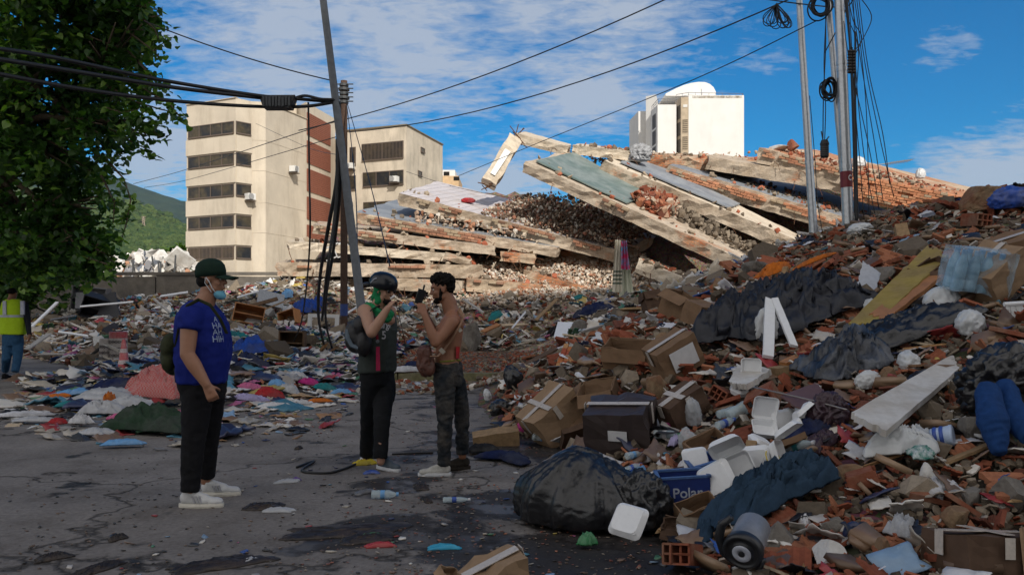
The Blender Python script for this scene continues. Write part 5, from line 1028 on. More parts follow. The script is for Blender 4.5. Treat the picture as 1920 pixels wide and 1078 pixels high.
def carton(label, M, w, d, h, mt=None, openf=0, tape=True, sheet=None, seed=0, dent=.03, cat='box', name='cardboard_box', group=None):
    r = random.Random(seed); mt = mt or CARD; t = bare(name, label, cat, M, group); th = .006 + .01 * w
    def shell():
        bm = bmesh.new(); bmesh.ops.create_cube(bm, size=1)
        for v in bm.verts: v.co = Vector((v.co.x * w, v.co.y * d, v.co.z * h + h / 2))
        if openf: bmesh.ops.delete(bm, geom=[f for f in bm.faces if f.normal.z > .9], context='FACES')
        bmesh.ops.subdivide_edges(bm, edges=bm.edges[:], cuts=4, use_grid_fill=True)
        for v in bm.verts:
            q = v.co / max(w, d, h) * 3 + Vector((seed, 0, 0)); v.co += Vector((mnoise.noise(q), mnoise.noise(q + Vector((5, 0, 0))), mnoise.noise(q + Vector((0, 7, 0))) * (1 if v.co.z > .01 else 0))) * dent * max(w, d, h) * 1.6
        if openf:
            me0 = bpy.data.meshes.new('t'); bm.to_mesh(me0)
            bmesh.ops.solidify(bm, geom=bm.faces[:], thickness=th)
        me = bpy.data.meshes.new('carton'); bm.to_mesh(me); bm.free(); me.materials.append(mt); return me
    o = bpy.data.objects.new('carton_body', shell()); S.collection.objects.link(o); o.parent = t
    if openf:
        for k, (cx, cy, L_, W_, a) in enumerate(((0, -d / 2, w, d * .5, 0), (0, d / 2, w, d * .5, PI), (-w / 2, 0, d, w * .45, -PI / 2), (w / 2, 0, d, w * .45, PI / 2))[:openf]):
            M2 = MB(); an = r.uniform(.3, 2.2); e = Matrix.Translation((cx, cy, h)) @ Matrix.Rotation(a, 4, 'Z') @ Matrix.Rotation(an, 4, 'X'); nn = 5
            V = []
            for s in (0, 1):
                for i in range(nn + 1):
                    for j in range(4): x = (i / nn - .5) * L_ * .98; y = -j / 3 * W_; V.append(tuple(e @ Vector((x, y, s * th + .04 * W_ * mnoise.noise(Vector((x * 4 / L_, y * 4 / W_, seed + k)))))))
            m = (nn + 1) * 4; Fc = [(i * 4 + j, i * 4 + j + 1, i * 4 + j + 5, i * 4 + j + 4) for i in range(nn) for j in range(3)]; Fc = [f[::-1] for f in Fc] + [tuple(a_ + m for a_ in f) for f in Fc]
            bd = [i * 4 for i in range(nn + 1)] + [nn * 4 + j for j in (1, 2, 3)] + [i * 4 + 3 for i in range(nn - 1, -1, -1)] + [2, 1]
            Fc += [(bd[i], bd[(i + 1) % len(bd)], m + bd[(i + 1) % len(bd)], m + bd[i]) for i in range(len(bd))]; M2.add(V, Fc); M2.obj('flap', mt, t)
    elif tape:
        tw = .055; g = .012 + dent * max(w, d, h) * .4
        M2 = MB(); M2.box((0, 0, h + g / 2), (w * 1.01, tw, .004)); M2.box((w / 2 + g, 0, h * .8), (.004, tw, h * .4 + g)); M2.box((-w / 2 - g, 0, h * .8), (.004, tw, h * .4 + g)); M2.obj('tape', TAPE, t)
        if r.random() < .6: M2 = MB(); M2.box((w * r.uniform(-.1, .1), 0, h + g / 2 + .004), (tw, d * 1.01, .004)); M2.box((0, -d / 2 - g, h * .8), (tw, .004, h * .4)); M2.obj('tape', TAPE, t)
    if sheet:
        M2 = MB(); sx, sy = sheet; M2.box((w * .05, -d / 2 - dent * max(w, d, h) * .7 - .008, h * .5), (w * sx, .003, h * sy), (0, .06, 0)); M2.obj('paper_label', PAPER, t)
    return t
def lump(label, M, r, mt, name, cat, seed=0, ridges=1., sub=4, squash=.0, rock=False, group=None):
    """a crumpled bag or a stone: one displaced body"""
    bm = bmesh.new(); bmesh.ops.create_icosphere(bm, subdivisions=sub, radius=1)
    for v in bm.verts:
        d = v.co.normalized(); q = d * 1.3 + Vector((seed * 1.7, 0, 0))
        if rock:
            c = d * (1 + .15 * mnoise.noise(q * .9))
            for ax in range(9):
                n2 = Vector((mnoise.noise(Vector((seed * .37, ax * 2.3, 1))), mnoise.noise(Vector((seed * .37, ax * 2.3, 5))), mnoise.noise(Vector((seed * .37, ax * 2.3, 9.5))))).normalized(); dd = c.dot(n2); cl = .55 + .2 * (ax % 3) / 2
                if dd > cl: c -= n2 * (dd - cl)
            c += d * .035 * mnoise.fractal(q * 4, .8, 2, 4)
        else:
            rdg = 1 - abs(mnoise.noise(q * 2.3 + Vector((0, 0, d.z * .5)))) * 2.4; rdg2 = 1 - abs(mnoise.noise(q * 4.1)) * 2.2
            k = .9 + .16 * mnoise.noise(q) + ridges * (.11 * max(rdg, -.5) + .05 * max(rdg2, -.6)); c = d * k
            if c.z < -.5: c.z = -.5 + (c.z + .5) * .25
        v.co = Vector((c.x * r[0], c.y * r[1], (c.z + (.5 if not rock else .35)) * r[2]))
    me = bpy.data.meshes.new(name); bm.to_mesh(me); bm.free(); me.materials.append(mt)
    for p in me.polygons: p.use_smooth = not rock
    o = bpy.data.objects.new(name, me); S.collection.objects.link(o); o.matrix_world = M; return tag(o, label, cat, group)
def cloth(label, px, py, w, d, mt, rz=0, seed=0, h=.08, name='garment', cat='clothes', group=None, n=22, follow=True, crump=.35, wave=1.6, up=.02, shape=None):
    """fabric lying on what is under it, with folds; it has two sides and an edge"""
    p = hit(px, py); ca, sa = math.cos(rz), math.sin(rz); V = []; g = Matrix.Rotation(rz, 2)
    pts = []
    for j in range(n + 1):
        for i in range(n + 1):
            u, v = i / n - .5, j / n - .5
            q = Vector((u * wave * 2, v * wave * 2, seed)); e = 1 + crump * mnoise.noise(Vector((math.atan2(v, u) * .9, seed * 3.1, 2))) * 1.6
            x = (u * w * e + .08 * w * mnoise.noise(q * 1.5)); y = (v * d * e + .08 * d * mnoise.noise(q * 1.5 + Vector((9, 0, 0))))
            rg = 1 - abs(mnoise.noise(q * 1.3)) * 2.1; rg2 = 1 - abs(mnoise.noise(q * 3. + Vector((4, 4, 0)))) * 2.; ed = max(0, 1 - (2 * max(abs(u), abs(v))) ** 3 * .9)
            pts.append((x * ca - y * sa, x * sa + y * ca, h * (.45 + max(rg, -.3) * .35 + .22 * max(rg2, -.4) + .1 * mnoise.noise(q * 6)) * 1.5 * ed + up))
    P2 = np.array(pts); X = P2[:, 0] + p.x; Yv = P2[:, 1] + p.y; hh = H(X, Yv) if follow else np.full(len(X), p.z)
    V = np.stack([P2[:, 0], P2[:, 1], P2[:, 2] + hh - p.z], 1); m = len(V); th = .012; V = np.vstack([V, V - (0, 0, th)]); k = n + 1
    Fc = [(j * k + i, j * k + i + 1, (j + 1) * k + i + 1, (j + 1) * k + i) for j in range(n) for i in range(n)]; Fc += [tuple(m + a for a in f[::-1]) for f in Fc]
    bd = [i for i in range(k)] + [j * k + n for j in range(1, k)] + [n * k + i for i in range(n - 1, -1, -1)] + [j * k for j in range(n - 1, 0, -1)]
    Fc += [(bd[(i + 1) % len(bd)], bd[i], m + bd[i], m + bd[(i + 1) % len(bd)]) for i in range(len(bd))]
    M = MB(); M.add(V, Fc); o = M.obj(name, mt, smooth=True, loc=p); return tag(o, label, cat, group)
def foambox(label, M, s, opened=False, group=None, cat='food box', ang=1.9):
    t = bare('foam_container', label, cat, M, group)
    def tray(nm, T, shallow):
        bm = bmesh.new(); bmesh.ops.create_cube(bm, size=1)
        for v in bm.verts:
            k = .78 if v.co.z < 0 else 1.; v.co = Vector((v.co.x * s * k, v.co.y * s * .95 * k, (v.co.z + .5) * s * shallow))
        bmesh.ops.bevel(bm, geom=[e for e in bm.edges if abs((e.verts[0].co - e.verts[1].co).normalized().z) > .5], offset=s * .16, segments=4, profile=.5, affect='EDGES')
        top = [f for f in bm.faces if f.normal.z > .9]; r_ = bmesh.ops.inset_region(bm, faces=top, thickness=s * .035)
        r2 = bmesh.ops.inset_region(bm, faces=[f for f in bm.faces if f.normal.z > .9 and f.calc_area() > s * s * .3], thickness=s * .07, depth=-s * shallow * .82)
        me = bpy.data.meshes.new(nm); bm.transform(T); bm.to_mesh(me); bm.free(); me.materials.append(FOAM); o = bpy.data.objects.new(nm, me); S.collection.objects.link(o); o.parent = t
    tray('tray', Matrix(), .26)
    e = Matrix.Translation((0, s * .475, s * .262)) @ Matrix.Rotation(-ang if opened else 0, 4, 'X') @ Matrix.Translation((0, -s * .475, 0)) @ Matrix.Rotation(PI, 4, 'X') @ Matrix.Translation((0, 0, -s * .18)) 
    tray('lid', e, .18); return t
def bottle(label, M, h=.22, r=.033, capc='white', lab=None, mt=None, group=None, name='plastic_bottle', cat='bottle', squash=1.):
    t = bare(name, label, cat, M, group); T = Matrix.Translation((-h / 2, 0, r)) @ Matrix.Rotation(PI / 2, 4, 'Y') @ Matrix.Diagonal((squash, 1, 1, 1)); B = MB()
    pr = [(r * .8, 0), (r, h * .03), (r, h * .12), (r * .94, h * .15), (r, h * .18), (r, h * .3), (r * .93, h * .33), (r * .93, h * .5), (r, h * .53), (r * .95, h * .66), (r * .6, h * .82), (r * .4, h * .88), (r * .4, h * .93)]
    B.lathe(pr, 14, 0, T); B.obj('bottle_body', mt or PET, t, smooth=True); B = MB(); B.lathe([(r * .46, h * .915), (r * .46, h)], 12, 0, T); B.obj('cap', cmat('plastic', capc), t)
    if lab: B = MB(); B.lathe([(r * .96, h * .335), (r * .96, h * .495)], 14, 0, T); B.obj('bottle_label', cmat('plastic', lab), t)
    return t
def board(label, M, w, d, th, mt, name='board', cat='board', seed=0, jag=.12, group=None, nseg=10):
    """a flat broken piece with an uneven outline"""
    r = random.Random(seed); o = []
    for k in range(4 * nseg):
        s, u = divmod(k, nseg); u = u / nseg; x, y = [(u - .5, -.5), (.5, u - .5), (.5 - u, .5), (-.5, .5 - u)][s]
        j = mnoise.fractal(Vector((x * 3.3 + seed, y * 3.3, 1)), .8, 2, 4) * jag; o.append((x * (1 - abs(j) * 1.1) * w, y * (1 + j) * d))
    n = len(o); M2 = MB(); V = [(x, y, th / 2 + .15 * th * mnoise.noise(Vector((x * 5, y * 5, seed)))) for x, y in o] + [(x * .99, y * .99, -th / 2) for x, y in o] + [(0, 0, th / 2), (0, 0, -th / 2)]
    M2.add(V, [(2 * n, i, (i + 1) % n) for i in range(n)] + [(2 * n + 1, n + (i + 1) % n, n + i) for i in range(n)] + [((i + 1) % n, i, n + i, n + (i + 1) % n) for i in range(n)])
    ob = M2.obj(name, mt); ob.matrix_world = M; return tag(ob, label, cat, group)
def hollowbrick(label, M, s, seed=0, mt=None, group=None):
    """a hollow clay block, cells open at both ends, one corner broken off"""
    r = random.Random(seed); B = MB(); w, d, h = s, s * .62, s * .42; t = .05 * s; e = lambda: r.uniform(.75, 1.)
    for z in (-h / 2, 0, h / 2): L_ = w * e(); B.box((0, 0, z + h / 2), (L_, d, t), jit=.02)
    for y in (-d / 2, -d / 6, d / 6, d / 2): L_ = w * e(); B.box((r.uniform(-.03, .03) * w, y * .96, h / 2), (L_, t, h * .985), jit=.02)
    for k in range(4): B.box((0, -d / 2 * .98 - t * .4, h * (.2 + .2 * k)), (w * .78, t * .5, h * .06))
    o = B.obj('hollow_brick', mt or TC1); o.matrix_world = M; return tag(o, label, 'clay block', group)
def ridged(label, M, s, seed=0, mt=None, group=None):
    v, lv, lt = TG[seed % 5]; B = MB(); B.add(v * np.array([s, s * 1.2, s]), (lv, lt)); o = B.obj('clay_block_fragment', mt or TC1); o.matrix_world = M; return tag(o, label, 'clay block', group)
def plank(label, a, b, w, th, mt, name='plank', cat='plank', group=None, roll=0.):
    a, b = Vector(a), Vector(b); n = 7; B = MB(); ax = (b - a).normalized(); s = ax.cross(Vector((0, 0, 1))).normalized(); s = (Matrix.Rotation(roll, 3, ax) @ s); u = s.cross(ax).normalized(); V = []; rr = random.Random(int(a.x * 100))
    for i in range(n + 1):
        c = a.lerp(b, i / n) - a + u * .01 * mnoise.noise(Vector((i, a.x, 0)))
        for e, f in ((-1, -1), (1, -1), (1, 1), (-1, 1)): V.append(tuple(c + s * e * w / 2 * rr.uniform(.94, 1.04) + u * f * th / 2 + ax * (rr.uniform(-.02, .02) if i in (0, n) else 0)))
    B.add(V, [(3, 2, 1, 0)] + [(4 * n, 4 * n + 1, 4 * n + 2, 4 * n + 3)] + [(4 * i + k, 4 * i + (k + 1) % 4, 4 * i + 4 + (k + 1) % 4, 4 * i + 4 + k) for i in range(n) for k in range(4)])
    o = B.obj(name, mt); o.location = a; return tag(o, label, cat, group)
def text(s, parent, M, size, mt, name='lettering', ext=.002, shear=0.):
    c = bpy.data.curves.new(name, 'FONT'); c.body = s; c.size = size; c.extrude = ext; c.align_x = 'CENTER'; c.align_y = 'CENTER'; c.shear = shear; c.offset = size * .012
    o = bpy.data.objects.new(name, c); S.collection.objects.link(o); dg = bpy.context.evaluated_depsgraph_get(); me = bpy.data.meshes.new_from_object(o.evaluated_get(dg)); bpy.data.objects.remove(o)
    o = bpy.data.objects.new(name, me); S.collection.objects.link(o); me.materials.clear(); me.materials.append(mt); o.parent = parent; o.matrix_local = M; return o
def PH(px, py, up=0.):
    p = hit(px, py); return p + Vector((0, 0, up))
# ---------------- the things on the right heap, one by one ----------------
A_ = lambda px, py, rz=0, tilt=(0, 0), up=0., k=.6: frame_at(px, py, rz, tilt, up, k)[0]
def sz(px, py, w): return w * hit(px, py).y / F
# big garbage bag in the foreground
def bigbag():
    M = A_(1105, 985, -.35, up=.02, k=.2); Y = hit(1105, 985).y; s = Y / F * .94
    bm = bmesh.new(); bmesh.ops.create_icosphere(bm, subdivisions=6, radius=1)
    for v in bm.verts:
        d = v.co.normalized(); pk = Vector((-.55, .1, .8)).normalized(); al = d.angle(pk); az = math.atan2(d.y, d.x - .2)
        f1 = 1 - abs(mnoise.noise(Vector((math.cos(az) * 2.6, math.sin(az) * 2.6, al * .55)))) * 2.6; f2 = 1 - abs(mnoise.noise(Vector((math.cos(az) * 6, math.sin(az) * 6, al * 1.6)) + d)) * 2.4; f3 = 1 - abs(mnoise.noise(d * 7)) * 2.2
        c = d * (.93 + .1 * mnoise.noise(d * 1.2) + (.085 * max(f1, -.6) + .04 * max(f2, -.5) + .018 * max(f3, -.5)) * min(1, al * 1.5)); z = c.z
        z = z * (1 - .38 * max(0, c.x + .3)); z = max(z, -.42 + .04 * f2); v.co = Vector((c.x * 142 * s * (1.08 - .2 * z), c.y * 95 * s, (z + .42) * 108 * s))
    me = bpy.data.meshes.new('garbage_bag'); bm.to_mesh(me); bm.free(); me.materials.append(BAG); o = bpy.data.objects.new('garbage_bag', me); S.collection.objects.link(o); o.matrix_world = M
    for p in me.polygons: p.use_smooth = True
    tag(o, 'big shiny black garbage bag slumped on the wet street at the foot of the heap', 'garbage bag')
    lump('smaller crumpled black bag tail beside the foam box on the big garbage bag', A_(1205, 1000, .3, up=.05), (52 * s, 40 * s, 66 * s), BAG, 'garbage_bag', 'garbage bag', 5, 1.8, 5)
bigbag()
p = P(1184, 984, 4.75); foambox('closed white foam food box lying on the big black garbage bag', Matrix.Translation(p) @ Euler((.95, .12, -.62)).to_matrix().to_4x4(), .2)
carton('torn cardboard carton with glossy tape strips at the bottom edge of the photo', Matrix.Translation(P(940, 1110, 4.25)) @ Euler((.12, -.38, .35)).to_matrix().to_4x4(), .3, .22, .17, CARD2, 0, True, None, 2, .06)
carton('crushed cardboard flap corner at the bottom edge, left of the taped torn carton', Matrix.Translation(P(842, 1090, 4.3)) @ Euler((.5, .3, .9)).to_matrix().to_4x4(), .14, .12, .05, CARD2, 1, False, None, 3, .05)
carton('large taped brown carton tilted on its side, left part of the heap', A_(1052, 812, .45, (.12, -.25), .05), sz(1050, 800, 98), sz(1050, 800, 74), sz(1050, 800, 66), CARD2, 0, True, (.0, .0), 4)
board('white sheet of paper hanging off the large taped carton', A_(1005, 812, .4, (1.0, .3), .12), .12, .2, .004, PAPER, 'paper_sheet', 'paper', 2)
carton('dark brown suitcase like case with taped edges, half crushed', A_(1168, 838, -.42, (.18, .18), .02), sz(1170, 820, 112), sz(1170, 820, 85), sz(1170, 820, 78), mat('dark_leatherette', (.045, .032, .03), .5, n=4, amt=.3, n2=12), 0, True, (.3, .25), 5, .05, 'suitcase', 'suitcase')
carton('brown carton with a white paper sheet glued on its side, high on the left slope', A_(1275, 702, .28, (.08, -.3), .04), sz(1275, 690, 82), sz(1275, 690, 64), sz(1275, 690, 62), CARD, 0, True, (.62, .62), 6)
carton('dark taped carton above the clear plastic bag', A_(1285, 790, .5, (.1, -.3), .03), sz(1285, 780, 84), sz(1285, 780, 50), sz(1285, 780, 50), CARDD, 0, True, None, 7)
carton('opened brown carton with white strips on its flaps, right of the brick panel', A_(1130, 765, -.4, (.2, .1), .03), sz(1130, 760, 66), sz(1130, 760, 50), sz(1130, 760, 40), CARD, 4, True, None, 8)
carton('upturned brown carton at the top of the slope, left of the sack like cloth', A_(1268, 600, .8, (.5, .2), .03), .44, .36, .32, CARD, 3, True, None, 9)
carton('dark open carton standing on the left crest of the heap', A_(1228, 592, .2, (-.2, .1), .0), .3, .3, .42, CARDD, 3, True, None, 10)
carton('small square carton right of the upturned one on the crest', A_(1310, 612, .5, (.3, .2), .02), .34, .3, .26, CARD, 0, False, None, 11)
carton('long carton lying under the white and grey boards on the slope', A_(1180, 690, -.5, (.1, .2), .02), .5, .3, .25, CARD, 2, False, None, 12)
carton('flattened brown carton leaning against the large taped one', A_(1080, 842, .2, (.9, .1), .05), sz(1080, 840, 66), sz(1080, 840, 10), sz(1080, 840, 56), CARDD, 0, False, None, 13)
carton('torn brown carton with a dangling paper strip, right of the suitcase case', A_(1330, 862, .3, (.2, -.2), .02), sz(1330, 860, 70), sz(1330, 860, 44), sz(1330, 860, 40), CARD, 3, False, None, 14)
carton('brown carton wedge in front of the blue crate', A_(1310, 985, .25, (.35, -.15), .03), sz(1310, 980, 74), sz(1310, 980, 42), sz(1310, 980, 40), CARD, 1, False, None, 15)
carton('crumpled carton scrap between garbage bag and vacuum cleaner', A_(1275, 1015, -.4, (.3, .3), .02), sz(1275, 1010, 70), sz(1275, 1010, 40), sz(1275, 1010, 22), CARDD, 2, False, None, 16, .08)
carton('broad brown carton flap behind the white foam boxes', A_(1445, 868, .45, (1.0, -.2), .06), sz(1445, 868, 120), sz(1445, 868, 10), sz(1445, 868, 46), CARD, 0, False, None, 17)
carton('big open brown carton at the bottom right corner', Matrix.Translation(P(1842, 1095, 4.2)) @ Euler((-.1, .08, .22)).to_matrix().to_4x4(), .46, .32, .25, CARDD, 0, True, None, 18)
board('pale cardboard side of the bottom right carton, catching the light', Matrix.Translation(P(1935, 1045, 4.15)) @ Euler((1.45, .1, .8)).to_matrix().to_4x4(), .3, .3, .012, CARD2, 'cardboard_sheet', 'cardboard', 4, .03)
carton('plastic wrapped brown carton beside the water bottles, near the right edge', A_(1868, 560, .4, (.2, -.5), .1), .5, .42, .34, CARD2, 0, True, None, 19)
carton('brown carton at the right edge above the mop strings', A_(1905, 540, -.2, (.2, -.2), .15), .42, .36, .36, CARD, 0, True, None, 20)
carton('curled brown carton under the water bottle pack', A_(1742, 545, .2, (.1, -.4), .05), .5, .3, .2, CARDD, 2, False, None, 21, .1)
# blue drink crates
def crate(label, M, w, d, h, wr=True):
    t = bare('drinks_crate', label, 'crate', M); bl = mat('blue_crate_plastic', (.012, .03, .16), .45, n=5, amt=.3, n2=16); th = .012
    for nm, c, dd in (('long_side', (0, -d / 2, h / 2), (w, th, h)), ('long_side', (0, d / 2, h / 2), (w, th, h)), ('short_side', (-w / 2, 0, h / 2), (th, d - th * 1.2, h)), ('short_side', (w / 2, 0, h / 2), (th, d - th * 1.2, h)), ('crate_base', (0, 0, .008), (w - th * 2, d - th * 2, th))):
        B = MB(); B.box(c, dd); B.obj(nm, bl, t)
    B = MB(); rp = [(-w / 2, -d / 2, h), (w / 2, -d / 2, h), (w / 2, d / 2, h), (-w / 2, d / 2, h)]
    for i in range(4):
        a, b = Vector(rp[i]), Vector(rp[(i + 1) % 4]); B.box((a + b) / 2 + Vector((0, 0, .004)), (abs(b.x - a.x) + .026, abs(b.y - a.y) + .026, .014) if True else 0)
    B.obj('rim', mat('worn_blue_rim', (.06, .12, .28), .5, n=8, amt=.4), t)
    if wr: text('Polar', t, Matrix.Translation((w * .05, -d / 2 - .0075, h * .55)) @ Matrix.Rotation(PI / 2, 4, 'X'), h * .42, mat('crate_lettering', (.4, .43, .5), .6))
crate('blue drinks crate with pale lettering on its front, packed with foam boxes', A_(1282, 962, -.06, (.03, -.02), .03, .2), sz(1282, 960, 92), sz(1282, 960, 60), sz(1282, 960, 62))
crate('second blue crate tipped behind the one with lettering', A_(1336, 905, .12, (.15, -.1), .03), sz(1336, 905, 78), sz(1336, 905, 44), sz(1336, 905, 40), False)
FB = [(1300, 905, .95, 'white foam box standing upright in the blue crate', False, (1.2, .2)), (1385, 925, 1.15, 'big white foam box leaning on the blue grey garment', True, (1.1, -.7)), (1415, 905, 1.1, 'white foam box standing on edge in the middle of the foam stack', False, (1.5, .4)), (1352, 945, 1.2, 'large foam box lid resting against the brown carton wedge', False, (1.0, -.9)), (1452, 900, 1.0, 'foam box with an orange rim stain at the right of the stack', True, (1.2, .9)),
      (1405, 745, .9, 'open foam tray with food remains on the brick slope', True, (.2, .1)), (1385, 762, .7, 'small square foam tray left of the open one with food remains', False, (.3, .2)), (1432, 835, .95, 'empty open foam box beside the clear bottles', True, (.4, .3)), (1462, 812, .9, 'white foam box lid standing among the bottles', False, (1.3, .5)), (1490, 835, .9, 'broken foam box left of the maroon bag', True, (1.2, 1.1)), (1510, 800, .75, 'foam box half under the navy cloth', False, (.9, .2)), (1420, 862, .8, 'foam tray above the broad cardboard flap', False, (.2, .6))]
for i, (px, py, k, lb, op, ti) in enumerate(FB): foambox(lb, A_(px, py, .6 * math.sin(i * 2.3), ti, .15 if i < 5 else .09), .2 * k, op, 'white foam food boxes on the heap')
B = MB(); 
def tub():
    M = A_(1440, 905, .3, (1.0, .5), .12); t = bare('plastic_bowl', 'round white tub with a yellow rim among the foam boxes', 'bowl', M); B = MB(); B.lathe([(.05, 0), (.075, .05), (.08, .055), (.07, .05), (.045, .006)], 22); B.obj('bowl', FOAM, t, smooth=True); B = MB(); B.tube([(.08 * math.cos(a * PI / 12), .08 * math.sin(a * PI / 12), .055) for a in range(24)], .004, 6, closed=True); B.obj('rim', cmat('plastic', 'yellow'), t)
tub()
# garment and appliance at the bottom
cloth('blue grey trousers crumpled over the foam boxes and the vacuum cleaner', 1452, 972, .72, .3, mat('slate_fabric', (.025, .05, .085), .85, n=5, amt=.25, n2=25, bump=.2, bs=50), .52, 5, .17, 'trousers', 'trousers', n=50, crump=.3, wave=3, up=.1)
cloth('hanging leg of the blue grey trousers falling towards the brick pieces', 1330, 1010, .36, .13, mat('slate_fabric', (.025, .05, .085), .85), 1.0, 8, .07, 'trouser_leg', 'trousers', n=24, crump=.2, up=.05)
lump('blue grey hood with a ragged fur edge, right end of the trousers', A_(1515, 945, .3, up=.1), (.1, .09, .11), MATS['slate_fabric'], 'hood', 'clothes', 12, .8)
def vacuum():
    p = P(1394, 1030, 4.2); ax = Vector((.45, .75, .34)).normalized(); M = Matrix.Translation(p) @ (-ax).to_track_quat('Z', 'Y').to_matrix().to_4x4(); t = bare('vacuum_cleaner', 'grey and black vacuum cleaner canister with a round white centred wheel', 'vacuum cleaner', M)
    gy = mat('dusty_grey_plastic', (.2, .21, .235), .4, n=5, amt=.3, n2=14); bk = mat('scuffed_black_plastic', (.016, .017, .02), .4, n=6, amt=.3)
    B = MB(); B.lathe([(.06, -.22), (.085, -.2), (.09, -.04), (.088, 0)], 26); B.obj('canister', gy, t, smooth=True)
    B = MB(); B.lathe([(.09, -.03), (.098, -.02), (.1, .015), (.094, .03), (.08, .034), (.078, .026), (.055, .026), (.052, .034), (.048, .034)], 30); w = B.obj('wheel', bk, t, smooth=True)
    B = MB(); B.lathe([(.046, .03), (.047, .037), (.044, .041), (.02, .041), (.018, .036)], 26); B.obj('hub', mat('pale_plastic', (.42, .44, .5), .4), w, smooth=True); B = MB(); B.lathe([(.015, .036), (.0155, .042), (.01, .044)], 16); B.obj('axle', bk, w)
    B = MB(); B.tube([(-.06, -.09, -.02), (-.1, -.03, .0), (-.12, .05, -.01), (-.1, .12, -.02), (-.05, .16, -.03)], [.02, .024, .024, .022, .018], 10); B.obj('hose_collar', bk, t, smooth=True)
    B = MB(); B.tube([(.02, -.105, -.06), (.05, -.11, -.02), (.08, -.08, .01), (.1, -.03, .01)], .012, 8); B.tube([(-.02, -.1, -.03), (.03, -.12, -.08)], .014, 8); B.obj('handle', bk, t, smooth=True)
vacuum()
# stones and broken masonry
for i, (px, py, w, h, mt, lb, nm) in enumerate(((1890, 915, 88, 62, ROCK, 'big flat topped grey stone at the right edge', 'stone'), (1818, 930, 52, 42, ROCK, 'grey stone left of the big flat topped one', 'stone'), (1830, 800, 64, 60, ROCK, 'dark grey boulder under the hanging blue jeans', 'stone'), (1640, 855, 46, 46, ROCK, 'dirty whitish concrete cube in front of the white bag', 'concrete_lump'), (1665, 805, 62, 34, ROCK, 'rough grey concrete chunk at the foot of the plaster panel', 'concrete_lump'),
     (1455, 1010, 90, 62, ROCK, 'big sloping grey stone right of the vacuum cleaner', 'stone'), (1550, 1045, 70, 46, PLAS, 'dusty white stone at the bottom edge', 'stone'), (1232, 722, 40, 62, TANR, 'upright chunk of masonry with white paint on its side', 'masonry_chunk'), (1600, 895, 78, 40, TANR, 'brown masonry slab piece below the maroon bag', 'masonry_chunk'), (1655, 1035, 46, 40, TANR, 'brown stone at the bottom, left of the open carton', 'stone'), (1740, 900, 34, 56, PLAS, 'white speckled plaster lump below the printed bag', 'plaster_lump'),
     (1420, 500, 60, 34, ROCK, 'grey boulder on the crest just left of the lone silver pole', 'stone'), (1655, 512, 46, 40, ROCK, 'grey block above the yellow mat', 'concrete_lump'), (1855, 372, 120, 58, TANR, 'huge dark masonry lump on the skyline at the right', 'masonry_chunk'), (1090, 615, 40, 28, ROCK, 'grey lump at the back of the middle debris, right of the foam panel', 'concrete_lump'), (880, 632, 62, 62, ROCK, 'big dark grey block right behind the bare chested man', 'concrete_lump'), (1665, 705, 40, 34, TANR, 'brown lump between black plastic and plaster panel', 'masonry_chunk'), (1350, 535, 40, 26, TANR, 'brown lump on the left crest near the cartons', 'masonry_chunk'),
     (1340, 505, 26, 52, CP, 'pale stub of concrete sticking up at the end of the low slab', 'concrete_lump'), (1790, 975, 60, 44, TANR, 'brown boulder beside the upright terracotta piece', 'stone'), (1240, 640, 36, 30, TANR, 'earthy lump left of the carton with the glued sheet', 'masonry_chunk'), (1560, 985, 44, 30, ROCK, 'small grey stone below the brown masonry slab piece', 'stone'))):
    Y = hit(px, py + h / 2).y; s = Y / F; M = Matrix.Translation(hit(px, py + h * .4) + Vector((0, 0, .0))) @ Euler((R.uniform(-.2, .2), R.uniform(-.25, .25), R.uniform(0, 6))).to_matrix().to_4x4()
    lump(lb, M, (w / 2 * s * 1.1, w / 2 * s * .85, h * s * .75), mt, nm, 'stone' if nm == 'stone' else 'masonry', i + 20, 1, 4, rock=True)
# white plaster panel, painted brick panel, boards
def quadboard(label, cs, th, mt, name, cat, seed=0, jag=.03, n=14):
    c = [Vector(q) for q in cs]; base = (c[0] + c[1]) / 2; nn = ((c[1] - c[0]).cross(c[3] - c[0])).normalized(); nn = nn if nn.z > 0 else -nn; sc = (c[1] - c[0]).length; V = []
    for j in range(n + 1):
        for i in range(n + 1):
            u, v = i / n, j / n; p = (c[0] * (1 - u) + c[1] * u) * (1 - v) + (c[3] * (1 - u) + c[2] * u) * v; ed = i in (0, n) or j in (0, n)
            if ed: p = p.lerp((c[0] + c[2]) / 2, abs(mnoise.fractal(p * (4 / max(sc, .3)) + Vector((seed, 0, 0)), .8, 2, 4)) * jag * 4)
            V.append(tuple(p - base + nn * .006 * mnoise.noise(p * 6)))
    m = len(V); V += [tuple(Vector(v) - nn * th) for v in V]; k = n + 1; Fc = [(j * k + i, j * k + i + 1, (j + 1) * k + i + 1, (j + 1) * k + i) for j in range(n) for i in range(n)]; Fc += [tuple(m + a for a in f[::-1]) for f in Fc]
    bd = [i for i in range(k)] + [j * k + n for j in range(1, k)] + [n * k + i for i in range(n - 1, -1, -1)] + [j * k for j in range(n - 1, 0, -1)]; Fc += [(bd[(i + 1) % len(bd)], bd[i], m + bd[i], m + bd[(i + 1) % len(bd)]) for i in range(len(bd))]
    B = MB(); B.add(V, Fc); o = B.obj(name, mt); o.location = base; return tag(o, label, cat)
def QH(pts, up=.05, Yf=None): return [PH(a, b, up) if Yf is None else P(a, b, Yf[i]) for i, (a, b) in enumerate(pts)]
quadboard('long white plaster panel lying diagonally across the brick heap', [P(1592, 775, 5.6), P(1662, 808, 5.3), P(1800, 690, 6.6), P(1788, 662, 7.0)], .045, PLAS, 'plaster_slab', 'plaster slab', 3, .02)
